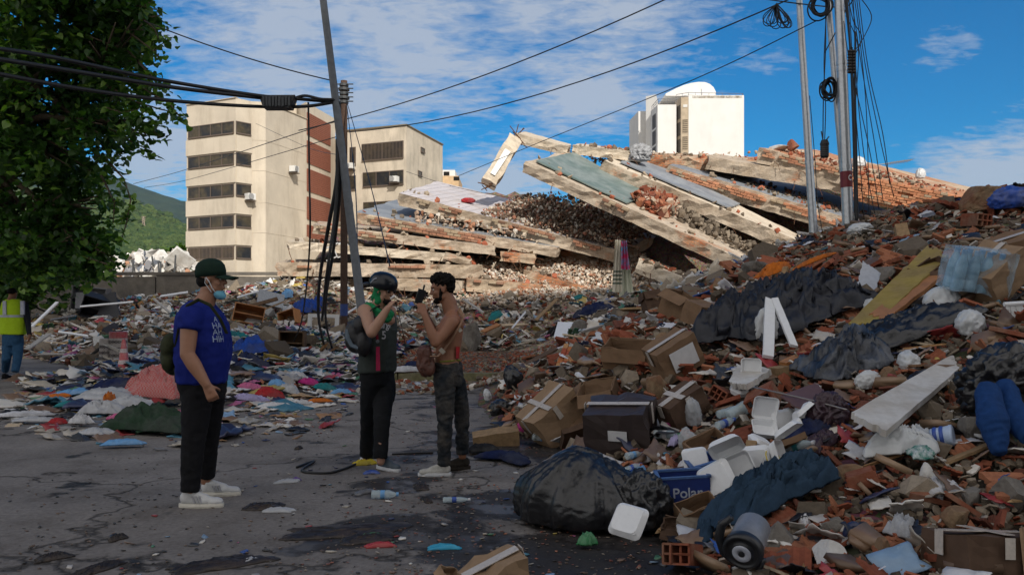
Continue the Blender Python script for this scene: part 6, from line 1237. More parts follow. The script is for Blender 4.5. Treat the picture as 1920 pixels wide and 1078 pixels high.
quadboard('broad flaking white plaster patch above the foam trays', [P(1362, 718, 7.2), P(1402, 722, 7.0), P(1452, 690, 7.5), P(1380, 680, 7.8)], .05, PLAS, 'plaster_slab', 'plaster slab', 7, .12)
quadboard('small white plaster strip below the loose terracotta tiles', [P(1500, 742, 6.6), P(1515, 748, 6.5), P(1542, 722, 6.9), P(1528, 716, 7.0)], .03, PLAS, 'plaster_strip', 'plaster panel', 9, .1)
quadboard('long yellow foam mat sloping down the heap', [P(1588, 608, 8.2), P(1630, 616, 7.9), P(1782, 478, 9.6), P(1742, 456, 10.2)], .05, mat('yellow_foam_mat', (.33, .25, .07), .9, n=3, amt=.35, n2=12, col2=(.27, .2, .08)), 'foam_mat', 'mat', 5, .05)
quadboard('orange wooden board under the yellow foam mat', [P(1625, 592, 8.25), P(1660, 600, 8.0), P(1812, 482, 9.55), P(1790, 468, 9.9)], .04, WOODO, 'wooden_board', 'board', 6, .03)
quadboard('cream board standing on edge left of the masonry chunk', [P(1193, 668, 9.3), P(1232, 690, 9.1), P(1258, 640, 9.9), P(1215, 632, 10.1)], .02, mat('cream_board', (.45, .44, .34), .8, n=3), 'board', 'board', 8, .05)
quadboard('white flecked board at the foot of the heap crest, near the curtains', [P(1160, 632, 12.2), P(1182, 640, 12.0), P(1196, 596, 12.8), P(1172, 592, 13.)], .03, PLAS, 'board', 'board', 10, .08)
quadboard('grey sheet of metal bent upward above the black and orange cloth', [P(1602, 548, 9.6), P(1640, 556, 9.4), P(1652, 512, 9.9), P(1618, 488, 10.1)], .01, mat('dull_white_metal', (.42, .43, .45), .45, n=4, amt=.2), 'metal_sheet', 'metal sheet', 11, .04)
quadboard('reddish brown metal sheet below the loose terracotta tiles', [P(1462, 742, 6.5), P(1500, 768, 6.2), P(1552, 738, 6.6), P(1530, 716, 6.9)], .012, mat('maroon_sheet', (.12, .06, .055), .6, n=3, amt=.25), 'metal_sheet', 'metal sheet', 12, .03)
quadboard('big dark blue mattress like board in the middle debris, near the painted brick panel', [P(1085, 632, 19.5), P(1135, 624, 19.2), P(1130, 606, 20.3), P(1095, 612, 20.5)], .12, cmat('fabric', 'navy'), 'mattress', 'mattress', 13, .02)
quadboard('white rimmed foam panel lying flat in the middle debris', [P(1038, 632, 20.4), P(1066, 632, 20.2), P(1076, 604, 21.), P(1046, 603, 21.2)], .1, FOAM, 'foam_sheet', 'foam sheet', 14, .0)
quadboard('pale broken slab of plaster on the rags beside the helmeted man', [P(606, 712, 16.4), P(648, 724, 16.1), P(664, 706, 16.4), P(615, 692, 17)], .08, mat('pale_plaster', (.42, .4, .36), .9, n=3), 'broken_slab', 'slab piece', 15, .06)
def brickpanel():
    c = [P(1028, 722, 10.4), P(1086, 722, 10.2), P(1106, 652, 11.4), P(1058, 644, 11.8)]; base = (c[0] + c[1]) / 2; nn = ((c[1] - c[0]).cross(c[3] - c[0])).normalized(); nn = nn if nn.z > 0 else -nn
    t = thing('facing_brick_slab', 'panel of red, orange and grey facing bricks leaning at the foot of the heap', 'brick panel', base); B = MB(); B.hexa([q - base - nn * .09 for q in c] + [q - base - nn * .012 for q in c]); B.obj('backing', ROCK, t); B = MB(); n, m = 5, 8; g = .06; r = random.Random(2)
    f = lambda u, v: (c[0] * (1 - u) + c[1] * u) * (1 - v) + (c[3] * (1 - u) + c[2] * u) * v - base
    for i in range(n):
        for j in range(-1, m):
            v0, v1 = (j + (.5 if i % 2 else 0)) / m + .006, (j + 1 + (.5 if i % 2 else 0)) / m - .006; v0, v1 = max(v0, 0), min(v1, 1)
            if v1 - v0 < .03: continue
            u0, u1 = i / n + .012, (i + 1) / n - .012; col = r.choice([(.4, .1, .045), (.45, .16, .06), (.48, .25, .11), (.36, .34, .3), (.5, .22, .1), (.35, .09, .05)])
            q = [f(u0, v0), f(u1, v0), f(u1, v1), f(u0, v1)]; B.hexa([x - nn * .012 for x in q] + [x + nn * .008 for x in q], 0, col)
    B.obj('facing_brick', VC, t)
brickpanel()
# cloths and bags on the heap
cloth('huge black sports cloth with orange trim sprawled over the left slope', 1480, 610, 1.5, 1.15, mat('black_navy_fabric', (.008, .01, .018), .5, n=4, amt=.3, bump=.4, bs=14), .35, 21, .34, 'sports_cover', 'cloth', n=60, crump=.4, wave=3.4, up=.08)
cloth('second fold of the black sports cloth hanging towards the cartons', 1385, 640, .8, .8, MATS['black_navy_fabric'], .9, 22, .3, 'sports_cover', 'cloth', n=44, crump=.4, wave=3, up=.1)
cloth('bright orange strip of the sports cloth beside the white strips', 1452, 545, .42, .2, cmat('fabric', 'orange'), .3, 23, .1, 'orange_strip', 'cloth', crump=.4, up=.24)
cloth('thin orange band running across the black sports cloth', 1525, 545, .7, .05, cmat('fabric', 'orange'), .55, 24, .04, 'orange_strip', 'cloth', crump=.2, up=.36)
plank('upright white strap hanging over the black sports cloth', P(1440, 668, 8.0), P(1444, 562, 8.6), .1, .03, FOAM, 'white_strip', 'strip', roll=.3); plank('leaning white strip crossing the black sports cloth', P(1488, 648, 8.1), P(1452, 560, 8.6), .07, .03, FOAM, 'white_strip', 'strip')
lump('small knotted white bag at the foot of the white strap', A_(1440, 655, 0, up=.1), (.12, .08, .2), WBAG, 'plastic_bag', 'plastic bag', 31, 1.6)
cloth('black torn plastic sheet with pale dust, down the middle of the heap', 1590, 700, .62, .75, mat('dusty_black_film', (.02, .022, .028), .35, n=4, amt=.3, col2=(.09, .1, .12), n2=12, bump=.6, bs=16), .3, 25, .2, 'plastic_sheet', 'plastic sheet', n=40, crump=.5, wave=2.6, up=.06)
cloth('long crinkled black plastic sheet above the plaster panel', 1700, 640, .95, .4, BAG, .15, 26, .14, 'plastic_sheet', 'plastic sheet', n=34, crump=.5, wave=2.4, up=.08)
lump('big black plastic bag bulging at the right edge', A_(1890, 765, .2, up=.02), (.3, .22, .26), BAG, 'garbage_bag', 'garbage bag', 33, 1.9, 5)
cloth('white plastic bag with green print sprawled in front of the plaster panel', 1690, 862, .42, .26, WBAG, -.35, 27, .1, 'plastic_bag', 'plastic bag', n=34, crump=.3, wave=2, up=.08)
cloth('torn green printed corner of the white plastic bag', 1728, 895, .14, .12, mat('green_print', (.02, .17, .13), .4, n=20, amt=.3, col2=(.5, .55, .55)), -.2, 28, .04, 'plastic_wrapper', 'wrapper', n=14, up=.14)
lump('crumpled maroon plastic bag in the middle of the heap', A_(1555, 812, .4, up=.05), (.15, .12, .16), mat('maroon_film', (.045, .022, .032), .4, n=4, amt=.3, bump=.6, bs=16), 'plastic_bag', 'plastic bag', 36, 1.8, 5)
cloth('maroon plastic tail falling below the crumpled maroon bag', 1540, 852, .26, .16, MATS['maroon_film'], .6, 29, .07, 'plastic_sheet', 'plastic sheet', n=22, wave=2.4, up=.05)
cloth('navy cloth piece draped beside the foam boxes', 1508, 832, .28, .2, cmat('fabric', 'navy'), .3, 30, .07, 'rag', 'rag', n=20, up=.08)
for i, (px, py, w, d, h, mt, lb) in enumerate(((1770, 590, .3, .24, .24, WBAG, 'round tied white plastic bag below the water bottles'), (1822, 628, .28, .2, .18, WBAG, 'slack white plastic bag left of the mop strings'), (1302, 800, .13, .12, .2, FILM, 'clear crumpled plastic bag below the dark taped carton'), (1290, 845, .12, .1, .14, FILM, 'second clear bag hanging below the first, over a carton'), (1480, 808, .14, .1, .14, WBAG, 'crumpled whitish bag above the maroon bag'), (1705, 695, .22, .15, .13, WBAG, 'grey white bag stuck at the top of the plaster panel'), (1690, 580, .34, .14, .14, WBAG, 'long white and light blue bundle beside the foam mat'), (1628, 730, .18, .12, .12, WBAG, 'dusty tied bag left of the plaster panel'), (968, 728, .26, .22, .3, BAG, 'small black bag with a blue glint at the left foot of the heap'), (916, 752, .12, .1, .15, WBAG, 'little round white bag at the left foot of the heap'), (940, 778, .24, .2, .16, BAG, 'low crumpled black bag in front of the small one'), (1560, 680, .14, .1, .12, FILM, 'torn clear film beside the black torn plastic sheet'), (1635, 590, .2, .15, .14, WBAG, 'pale bag tucked left of the foam mat foot'), (1205, 575, .5, .35, .2, mat('olive_tarp', (.03, .05, .025), .8, n=3, amt=.3), 'dark green tarpaulin bundle at the foot of the curtains'))):
    lump(lb, A_(px, py, i * .9, up=.02), (w / 2 * 1.1, d / 2 * 1.1, h * .7), mt, 'plastic_bag' if mt is not MATS.get('olive_tarp') else 'tarpaulin', 'plastic bag' if i != 13 else 'tarpaulin', 40 + i, 1.5, 4)
cloth('grey white shirt like cloth at the foot of the concrete cube', 1752, 935, .16, .2, cmat('fabric', 'white'), .5, 31, .04, 'rag', 'rag', n=18, up=.06); cloth('white crumpled cloth with a brown stain near the bottom edge', 1690, 1010, .16, .13, cmat('fabric', 'pale grey'), .9, 32, .06, 'rag', 'rag', n=20, up=.04)
lump('rounded blue and white sole piece near the bottom, left of the stained cloth', A_(1600, 1015, .2, up=.02), (.06, .045, .06), cmat('plastic', 'navy'), 'shoe', 'shoe', 60, .3, 3)
# water bottle pack
def pack():
    M = Matrix.Translation(P(1822, 545, 8.1)) @ Euler((.25, .1, .1)).to_matrix().to_4x4(); t = bare('bottle_pack', 'pack of water bottles in clear shrink film near the right edge', 'bottle pack', M); k = 0
    for j in range(2):
        for i in range(4):
            B = MB(); r = .058; B.lathe([(r * .9, 0), (r, .02), (r, .1), (r * .93, .11), (r, .12), (r, .2), (r * .9, .26), (r * .4, .34), (r * .4, .37)], 12, 0, Matrix.Translation((-.2 + .125 * i, .06 - .12 * j, 0))); o = B.obj('water_bottle', mat('water_bottle', (.2, .38, .52), .15, n=5, amt=.2), t, smooth=True); B = MB(); B.lathe([(r * .45, .345), (r * .45, .385)], 10, 0, Matrix.Translation((-.2 + .125 * i, .06 - .12 * j, 0))); B.obj('cap', cmat('plastic', 'light blue'), o)
    bm = bmesh.new(); bmesh.ops.create_cube(bm, size=1); bmesh.ops.subdivide_edges(bm, edges=bm.edges[:], cuts=9, use_grid_fill=True)
    for v in bm.verts: q = v.co * 4; v.co = Vector((v.co.x * .56, v.co.y * .3, v.co.z * .4 + .2)) + Vector((mnoise.noise(q), mnoise.noise(q + Vector((3, 3, 3))), mnoise.noise(q * 1.3))) * .03
    me = bpy.data.meshes.new('shrink_film'); bm.to_mesh(me); bm.free(); me.materials.append(mat('blue_clear_film', (.45, .62, .75), .2, n=4, amt=.15, alpha=.3, bump=.5, bs=12)); o = bpy.data.objects.new('shrink_film', me); S.collection.objects.link(o); o.parent = t
pack()
cloth('bright blue plastic strip curling right of the water bottle pack', 1868, 520, .2, .4, cmat('plastic', 'light blue'), -.7, 33, .1, 'plastic_sheet', 'plastic sheet', n=20, up=.22)
def mop():
    p = P(1900, 590, 7.4); t = bare('mop', 'white string mop head hanging at the right edge', 'mop', Matrix.Translation(p)); B = MB(); r = random.Random(6)
    for k in range(38): x = r.uniform(-.1, .12); B.tube([(x * .6, 0, .08), (x, -.05, -.02), (x * 1.2 - .05, -.08 + r.uniform(-.02, .02), -.14), (x * 1.3 - .16 + r.uniform(-.03, .03), -.1, -.3 + r.uniform(-.04, .06))], .0065, 5)
    B.obj('strings', mat('mop_string', (.5, .5, .5), .9, n=20), t); B = MB(); B.tube([(-.08, 0, .09), (.1, 0, .1)], .02, 8); B.obj('mop_bar', FOAM, t)
mop()
def jug():
    M = A_(1762, 845, -.5, (.3, .2), .04); t = bare('plastic_tub', 'white tub with blue bands lying on its side at the right', 'tub', M); B = MB(); T = Matrix.Translation((0, 0, .06)) @ Matrix.Rotation(1.2, 4, 'Y'); B.lathe([(.055, -.06), (.06, 0), (.066, .05), (.07, .055), (.07, .07), (.06, .074)], 24, 0, T); B.obj('tub_body', mat('bluish_plastic', (.45, .55, .72), .4), t, smooth=True)
    for z in (-.045, -.005): B = MB(); r = .0585 + (z + .06) * .09; B.lathe([(r, z), (r + .003, z + .006), (r + .003, z + .018), (r, z + .024)], 24, 0, T); B.obj('blue_band', cmat('plastic', 'blue'), t)
jug()
plank('splintered plank with peeling paint resting on the tub', P(1762, 872, 5.3), P(1868, 828, 5.45), .05, .018, WOODM); plank('thick timber block left of the upright strap foot', P(1452, 700, 7.6), P(1512, 690, 7.8), .13, .1, WOODM, 'timber_block', 'timber'); plank('orange brown board below the black sports cloth', P(1468, 682, 7.7), P(1562, 640, 8.2), .1, .03, WOODO)
plank('upright weathered post stump on the upper slope', P(1702, 482, 12.4), P(1688, 425, 12.9), .18, .12, WOODM, 'post_stump', 'timber'); plank('short stick standing in the black sports cloth knot', P(1462, 545, 9.6), P(1474, 500, 9.7), .06, .04, WOODM); plank('thick squared log at the left foot of the heap', P(888, 828, 8.9), P(972, 815, 8.9), .2, .16, WOODM, 'timber_block', 'timber', roll=.2)
plank('small upright weathered block among the foam boxes', P(1406, 858, 5.9), P(1410, 825, 6.0), .07, .05, WOODM, 'timber_block', 'timber'); plank('dark timber behind the opened carton, leaning right', P(1265, 718, 8.6), P(1340, 690, 8.9), .1, .05, WOODD); plank('white strip of plastic sheath on the opened carton', P(1082, 700, 9.6), P(1130, 742, 9.2), .06, .03, FOAM, 'plastic_strip', 'strip'); plank('long pale board lying across the left slope, above the masonry chunk', P(1150, 655, 11), P(1225, 590, 12), .16, .04, mat('pale_board', (.4, .38, .35), .8, n=3, amt=.3)); plank('grey weathered board under the long pale one', P(1130, 665, 11), P(1205, 615, 11.6), .12, .04, WOODM)
plank('white pipe stub poking out above the plaster panel', P(1645, 655, 7.6), P(1680, 680, 7.3), .045, .045, FOAM, 'pipe', 'pipe'); plank('thin white rod lying on the crinkled black sheet', P(1662, 612, 8.0), P(1712, 592, 8.1), .02, .02, FOAM, 'rod', 'rod'); plank('grey blue lumber stacked left of the brick panel, top piece', P(975, 690, 14), P(1040, 655, 15), .14, .03, WOODD); plank('bluish plank left of the brick panel, lower piece', P(990, 702, 13.6), P(1040, 690, 14), .16, .03, mat('bluish_board', (.2, .24, .28), .7)); 
tag(wire('long thin bent metal rod reaching over the foam trays', [P(1412, 726, 6.9), P(1450, 734, 6.6), P(1520, 750, 6.3), P(1588, 768, 6.0)], .007, 'metal_rod', mt=mat('rod_metal', (.3, .27, .25), .45, .6)), None, 'rod'); wire('thin pale cable lying at the right, below the plaster panel', [P(1740, 795, 5.8), P(1790, 786, 5.9), P(1812, 780, 5.9)], .005, 'thin_cable', mt=FOAM)
quadboard('green and white pamphlet strip on the brick pieces near the bottom', [P(1538, 992, 4.9), P(1590, 988, 4.9), P(1592, 980, 5.0), P(1540, 982, 5.0)], .003, mat('green_stripe_paper', (.25, .42, .18), .6, n=30, amt=.5), 'pamphlet', 'paper', 2, .02, 6)
BT_ = [(1395, 790, .3, .05, 'green', None, 'large clear bottle with a green base among the foam boxes'), (1425, 778, .3, .042, 'white', 'green', 'clear bottle with a pale green label, above the foam boxes'), (1370, 790, .24, .036, 'yellow', None, 'clear bottle with a yellow cap'), (1362, 815, .2, .034, 'blue', 'blue', 'flattened bottle with a turquoise label'), (1502, 862, .24, .038, 'white', 'teal', 'clear bottle with a teal label below the navy cloth'), (1252, 835, .22, .035, 'green', 'white', 'clear bottle left of the clear plastic bag'), (1020, 838, .26, .036, 'white', 'light blue', 'water bottle with a light blue label at the left foot of the heap'), (1190, 900, .14, .03, 'blue', 'blue', 'small blue bottle behind the big garbage bag'), (1246, 975, .12, .03, 'light blue', None, 'small bottle with a light blue cap beside the crate'), (1355, 930, .12, .03, 'light blue', None, 'bottle neck with a light blue cap in front of the foam boxes'), (1190, 875, .16, .03, 'blue', 'light blue', 'blue wrapped bottle between suitcase and garbage bag'), (1540, 765, .16, .03, 'white', None, 'small clear bottle by the bent rod')]
for px, py, h, r, c, lb_, lb in BT_: bottle(lb, A_(px, py, R.uniform(-.8, .8), (0, R.uniform(-.3, .2)), .05), h, r, c, lb_)
lump('crumpled magenta bag piece left of the leaning flattened carton', A_(985, 812, 0, up=.02), (.07, .05, .09), cmat('plastic', 'magenta'), 'plastic_scrap', 'scrap', 71, 1.3); lump('purple scrap by the dark taped carton', A_(1250, 812, 0, up=.02), (.04, .03, .04), cmat('plastic', 'magenta'), 'plastic_scrap', 'scrap', 72, 1.3, 3)
for i, (px, py, w, c, lb) in enumerate(((1220, 870, .16, 'white', 'sheaf of printed leaflets under the suitcase case'), (1245, 882, .14, 'white', 'folded leaflet leaning on the torn carton'), (1245, 900, .2, 'beige', 'brown paper sack in front of the blue crate'), (1200, 895, .12, 'light blue', 'light blue face mask packet behind the garbage bag'), (1100, 1030, .1, 'green', 'green bottle cap ring under the garbage bag'), (1290, 885, .16, 'white', 'white printed paper on the torn carton'), (1370, 1000, .06, 'white', 'white plaster crumb near the vacuum hose'), (1510, 1000, .08, 'white', 'white bar code label on cardboard near the bottom'), (950, 865, .5, 'navy', 'dark shoe laces and rags at the left foot of the heap'), (905, 850, .3, 'black', 'black rag behind the shoes of the bare chested man'), (1265, 840, .1, 'lavender', 'lilac wrapper beside the clear bottle'))):
    cloth(lb, px, py, w, w * .6, cmat('fabric' if i in (2, 8, 9) else 'plastic', c), i * .7, 80 + i, .05, 'paper_scrap' if c == 'white' else 'wrapper', 'paper' if c == 'white' else 'wrapper', n=12, up=.03)
# terracotta pieces that stand out
TP = [(1745, 935, .26, 'upright terracotta tile leaning at the right, near the bottom'), (1800, 965, .2, 'terracotta piece at the right, beside the brown boulder'), (1420, 690, .3, 'ridged terracotta block piece above the foam trays'), (1440, 775, .36, 'long ridged terracotta slab beside the foam trays'), (1545, 735, .2, 'ridged terracotta tile below the timber block'), (1500, 715, .16, 'small upright terracotta wedge'), (1700, 770, .16, 'flat terracotta square right of the plaster panel'), (1695, 790, .16, 'second flat terracotta square below the first'), (1620, 925, .2, 'terracotta block half under the brown masonry slab piece'), (1530, 905, .16, 'terracotta block left of the brown masonry slab piece'),
      (1280, 1072, .24, 'long hollow terracotta block at the bottom edge, left of the vacuum cleaner'), (1350, 760, .24, 'terracotta block under the small square foam tray'), (1470, 990, .2, 'terracotta shard beside the sloping grey stone'), (1790, 500, .3, 'orange block behind the water bottle pack'), (1600, 480, .4, 'ridged terracotta block on the slope right of the lone silver pole'), (1660, 500, .4, 'ridged terracotta block below the upright post stump'), (1830, 430, .4, 'orange block on the upper right slope'), (1475, 460, .3, 'terracotta piece left of the lone silver pole foot'), (1900, 640, .3, 'orange terracotta sheet under the mop strings')]
for i, (px, py, s, lb) in enumerate(TP):
    M = A_(px, py, R.uniform(0, 6), (R.uniform(-.5, .5), R.uniform(-.5, .5)), .04)
    (hollowbrick if i in (3, 8, 9, 10, 11, 16) else ridged)(lb, M, s, i)
# ---------------- street and left side ----------------
def G(px, py, rz=0, tilt=(0, 0), up=0.): Y = CAMH * F / (py - HY); return Matrix.Translation(((px - CX) / F * Y, Y, up)) @ Euler((tilt[0], tilt[1], rz)).to_matrix().to_4x4()
bottle('clear water bottle lying on the wet street, its light blue label to the left', G(722, 935, .05), .2, .034, 'light blue', 'light blue'); bottle('flattened clear bottle with a blue label in front of the bare chested man', G(856, 942, .1), .2, .022, 'white', 'blue')
cloth('yellow cloth scrap under the shoes of the helmeted man', 684, 870, .2, .12, cmat('fabric', 'yellow'), .3, 90, .03, 'rag', 'rag', n=16, follow=False, up=.004); cloth('small blue packet in front of the helmeted man', 696, 888, .13, .08, cmat('plastic', 'blue'), .2, 91, .02, 'packet', 'packet', n=10, follow=False, up=.004)
cloth('turquoise disposable glove lying on the street at the bottom', 834, 1031, .16, .05, mat('turquoise_glove', (.03, .3, .48), .5), .1, 92, .02, 'glove', 'glove', n=14, follow=False, up=.004)
wire('dark rubber strip curving on the street left of the yellow scrap', [G(556, 878).translation + Vector((0, 0, .012)), G(590, 868).translation + Vector((0, 0, .02)), G(566, 885).translation + Vector((0, 0, .012)), G(620, 888).translation + Vector((0, 0, .012)), G(668, 872).translation + Vector((0, 0, .012))], .011, 'rubber_strip', cat='strip')
wire('thin dark cable on the street between the two talking men', [G(735, 853).translation + Vector((0, 0, .01)), G(775, 851).translation + Vector((0, 0, .01)), G(812, 850).translation + Vector((0, 0, .01))], .01, 'thin_cable')
WET = mat('wet_dark_leaves', (.022, .016, .013), .5, n=6, amt=.5, n2=25, col2=(.04, .026, .018), bump=.5, bs=30)
for i, (px, py, w, d, lb) in enumerate(((492, 952, .26, .18, 'wet leafy heap of muck left of the small blue bottle'), (640, 1000, .75, .3, 'broad patch of wet muck and rags on the street'), (690, 1012, .3, .16, 'dark wet rag in the broad patch of muck'), (410, 1060, .5, .16, 'muck pile at the bottom edge, below the men'), (100, 1050, .18, .08, 'small black stain of wet leaves at the lower left'), (222, 1012, .1, .05, 'tiny clump of wet leaves in the lower left street'), (190, 1070, .3, .08, 'clump of wet leaves at the bottom left edge'), (560, 842, .1, .05, 'tiny dark clump beside the rubber strip'), (615, 785, .55, .12, 'dark wet cloth strip left of the helmeted man'), (790, 915, .24, .1, 'muck spot between the bottles'), (800, 940, .14, .05, 'flat wet rag right of the clear water bottle'))):
    cloth(lb, px, py, w, d, WET, .2 * i, 100 + i, .024, 'wet_muck', 'muck', n=20, follow=False, up=.004, wave=3)
for i, (px, py, w, d, c, lb) in enumerate(((520, 960, .2, .07, 'pale grey', 'crushed bottle beside the wet leafy heap'), (715, 1025, .16, .05, 'red', 'red and green snack wrapper in the muck'), (700, 1008, .12, .06, 'green', 'green leaflet on the dark wet rag'), (540, 905, .2, .06, 'pale grey', 'flattened sandal with a purple toe'), (555, 902, .06, .05, 'purple', 'purple scrap on the flattened sandal'), (470, 1058, .09, .04, 'pale grey', 'pale sole at the bottom edge in the muck pile'), (685, 925, .16, .06, 'grey', 'grey sandal left of the clear water bottle'), (500, 770, .5, .2, 'grey', 'flat grey plastic sheet on the street right of the man in blue'), (565, 800, .22, .1, 'beige', 'flat piece of brown cardboard on the street'), (460, 810, .2, .05, 'green', 'light green packet near the man in blue'), (655, 778, .2, .05, 'black', 'black strip of cloth left of the helmeted man'), (860, 700, .12, .06, 'light blue', 'light blue scrap in front of the kerb, between the men'), (784, 720, .35, .1, 'white', 'long white scrap at the kerb between the men'))):
    cloth(lb, px, py, w, d, cmat('plastic', c), .15 * i, 130 + i, .02, 'wrapper', 'wrapper', n=12, follow=False, up=.006)
# things among the left debris
def cone():
    M = Matrix.Translation(hit(232, 702)); t = bare('traffic_cone', 'faded red traffic cone with worn white marks, left of the man in blue', 'traffic cone', M); h = .68; rd = mat('faded_red_plastic', (.4, .03, .04), .5, n=6, amt=.3, col2=(.42, .16, .16)); B = MB(); B.box((0, 0, .02), (.32, .32, .04)); B.obj('base', rd, t); B = MB(); B.lathe([(.14, .04), (.12, .08), (.03, h), (.02, h)], 20); B.obj('cone_body', rd, t, smooth=True)
    for z in (.2, .42): B = MB(); r = lambda z: .12 - .09 * (z - .08) / (h - .08); B.lathe([(r(z) + .002, z), (r(z + .08) + .003, z + .08)], 20); B.obj('white_band', mat('worn_white_band', (.5, .42, .42), .6, n=14, amt=.5), t)
cone()
for i, (px, py, lb) in enumerate(((200, 684, 'left one of two pale patterned barrels'), (222, 680, 'right one of two pale patterned barrels, with a reddish top'))):
    M = Matrix.Translation(hit(px, py)); t = bare('barrel', lb + ', beside the traffic cone', 'barrel', M); r = .16 + .04 * i; h = .62 + .1 * i; B = MB(); B.lathe([(r * .92, 0), (r, .04), (r, h - .04), (r * .94, h)], 20); B.obj('barrel_body', mat('pale_plastic_barrel', (.42, .38, .36), .6, n=8, amt=.35), t, smooth=True)
    for z in range(3):
        B = MB()
        for k in range(9):
            a = PI + PI * (k + .5) / 9
            for s_ in (-1, 1): c = Vector((math.cos(a) * (r + .003), math.sin(a) * (r + .003), h * (.25 + .22 * z))); B.box(c, (.012, .09, .022), Matrix.Rotation(a, 3, 'Z') @ Matrix.Rotation(s_ * .7, 3, 'X'))
        B.obj('chevron_pattern', mat('barrel_print', (.16, .14, .14), .6), t)
    if i: B = MB(); B.lathe([(r * 1.02, h - .14), (r * 1.02, h + .01), (r * .6, h + .012)], 20); B.obj('lid', mat('faded_red_plastic', (.4, .03, .04), .5), t)
def wframe():
    p0 = P(576, 634, 24.6); t = bare('window_frame', 'white square window frame standing on the low planter wall', 'window frame', Matrix.Translation(p0) @ Euler((-.12, .03, .05)).to_matrix().to_4x4()); w, h = pxs(57, 24.6), pxs(46, 24.6); wm = mat('white_frame_paint', (.62, .62, .62), .6, n=5, amt=.15)
    for nm, c, d in (('side_jamb', (.05, 0, h / 2), (.11, .09, h)), ('side_jamb', (w - .05, 0, h / 2), (.11, .09, h)), ('top_rail', (w / 2, 0, h - .05), (w - .2, .086, .1)), ('bottom_rail', (w / 2, 0, .05), (w - .2, .086, .1)), ('mullion', (w * .36, 0, h / 2), (.05, .07, h - .2))): B = MB(); B.box(c, d); B.obj(nm, wm, t)
wframe()
def planter():
    t = thing('planter_wall', 'low grey concrete planter wall under the white window frame', 'wall', ((575 - CX) / F * 24, 24, 0)); m = mat('planter_concrete', (.17, .155, .135), .9, n=1.5, amt=.3, n2=6, bump=.4, bs=18)
    B = MB(); B.box((.1, 0, .42), (3.4, .28, .84), jit=.006); B.obj('front_wall', m, t); B = MB(); B.box((-1.55, 1.2, .45), (.28, 2.1, .9), jit=.006); B.obj('side_wall', m, t)
planter()
def furn(label, px, py, w, d, h, c, rz, tilt, seed, cat='cabinet', name='cabinet', Y=None, shelf=True):
    p = hit(px, py); M = Matrix.Translation(p + Vector((0, 0, .02))) @ Euler((tilt[0], tilt[1], rz)).to_matrix().to_4x4(); t = bare(name, label, cat, M); m = c if not isinstance(c, str) else cmat('paint', c); th = .03
    for nm, cc, dd in (('side_panel', (-w / 2, 0, h / 2), (th, d, h)), ('side_panel', (w / 2, 0, h / 2), (th, d, h)), ('top_panel', (0, 0, h - th / 2), (w - th, d * .99, th)), ('base_panel', (0, 0, th / 2), (w - th, d * .99, th)), ('back_panel', (0, d / 2 - .012, h / 2), (w - th, .02, h - 2 * th))): B = MB(); B.box(cc, dd, jit=.01); B.obj(nm, m, t)
    if shelf: B = MB(); B.box((0, .01, h * .5), (w - th * 1.1, d * .9, th), jit=.02); B.obj('shelf', m, t)
furn('orange brown cupboard carcass tipped over behind the man in blue', 462, 612, .9, .5, .62, WOODO, .3, (-.35, .2), 1); furn('small orange wooden drawer box left of the window frame', 545, 612, .62, .4, .5, WOODO, -.3, (-.2, -.3), 2, 'drawer', 'drawer_box', shelf=False); furn('dark brown bedside box standing against the planter wall', 548, 668, .55, .5, .55, WOODD, .1, (0, .03), 3, 'cabinet', 'bedside_box'); furn('black cabinet lying in the dark left heap', 180, 598, 1.1, .6, .8, 'black', .4, (.3, .3), 4); furn('pale grey cabinet standing by the boundary wall', 168, 585, 1.2, .5, .9, 'grey', .1, (0, .1), 5)
quadboard('big black board leaning up in front of the boundary wall', [P(182, 592, 30), P(228, 600, 29.4), P(216, 546, 30.4), P(188, 552, 30.6)], .06, cmat('paint', 'black'), 'board', 'board', 21, .03); quadboard('pale door leaf propped by the boundary wall, left of the black board', [P(140, 578, 31), P(178, 580, 31), P(182, 548, 31.5), P(142, 548, 31.6)], .05, cmat('paint', 'grey'), 'door_leaf', 'door', 22, .01)
def sink():
    M = Matrix.Translation(P(508, 560, 29.6)) @ Euler((.9, .25, .4)).to_matrix().to_4x4(); t = bare('steel_sink', 'dull steel sink standing on edge in the debris behind the man in blue', 'sink', M); m = mat('dull_steel', (.3, .31, .32), .4, .6, n=4, amt=.3); w, d = .9, .62
    B = MB(); B.box((0, 0, 0), (w, d, .02)); B.obj('rim_sheet', m, t); B = MB(); B.hexa([(-w * .32, -d * .3, -.24), (w * .32, -d * .3, -.24), (w * .32, d * .3, -.24), (-w * .32, d * .3, -.24), (-w * .38, -d * .38, -.011), (w * .38, -d * .38, -.011), (w * .38, d * .38, -.011), (-w * .38, d * .38, -.011)]); B.obj('basin', m, t)
sink()
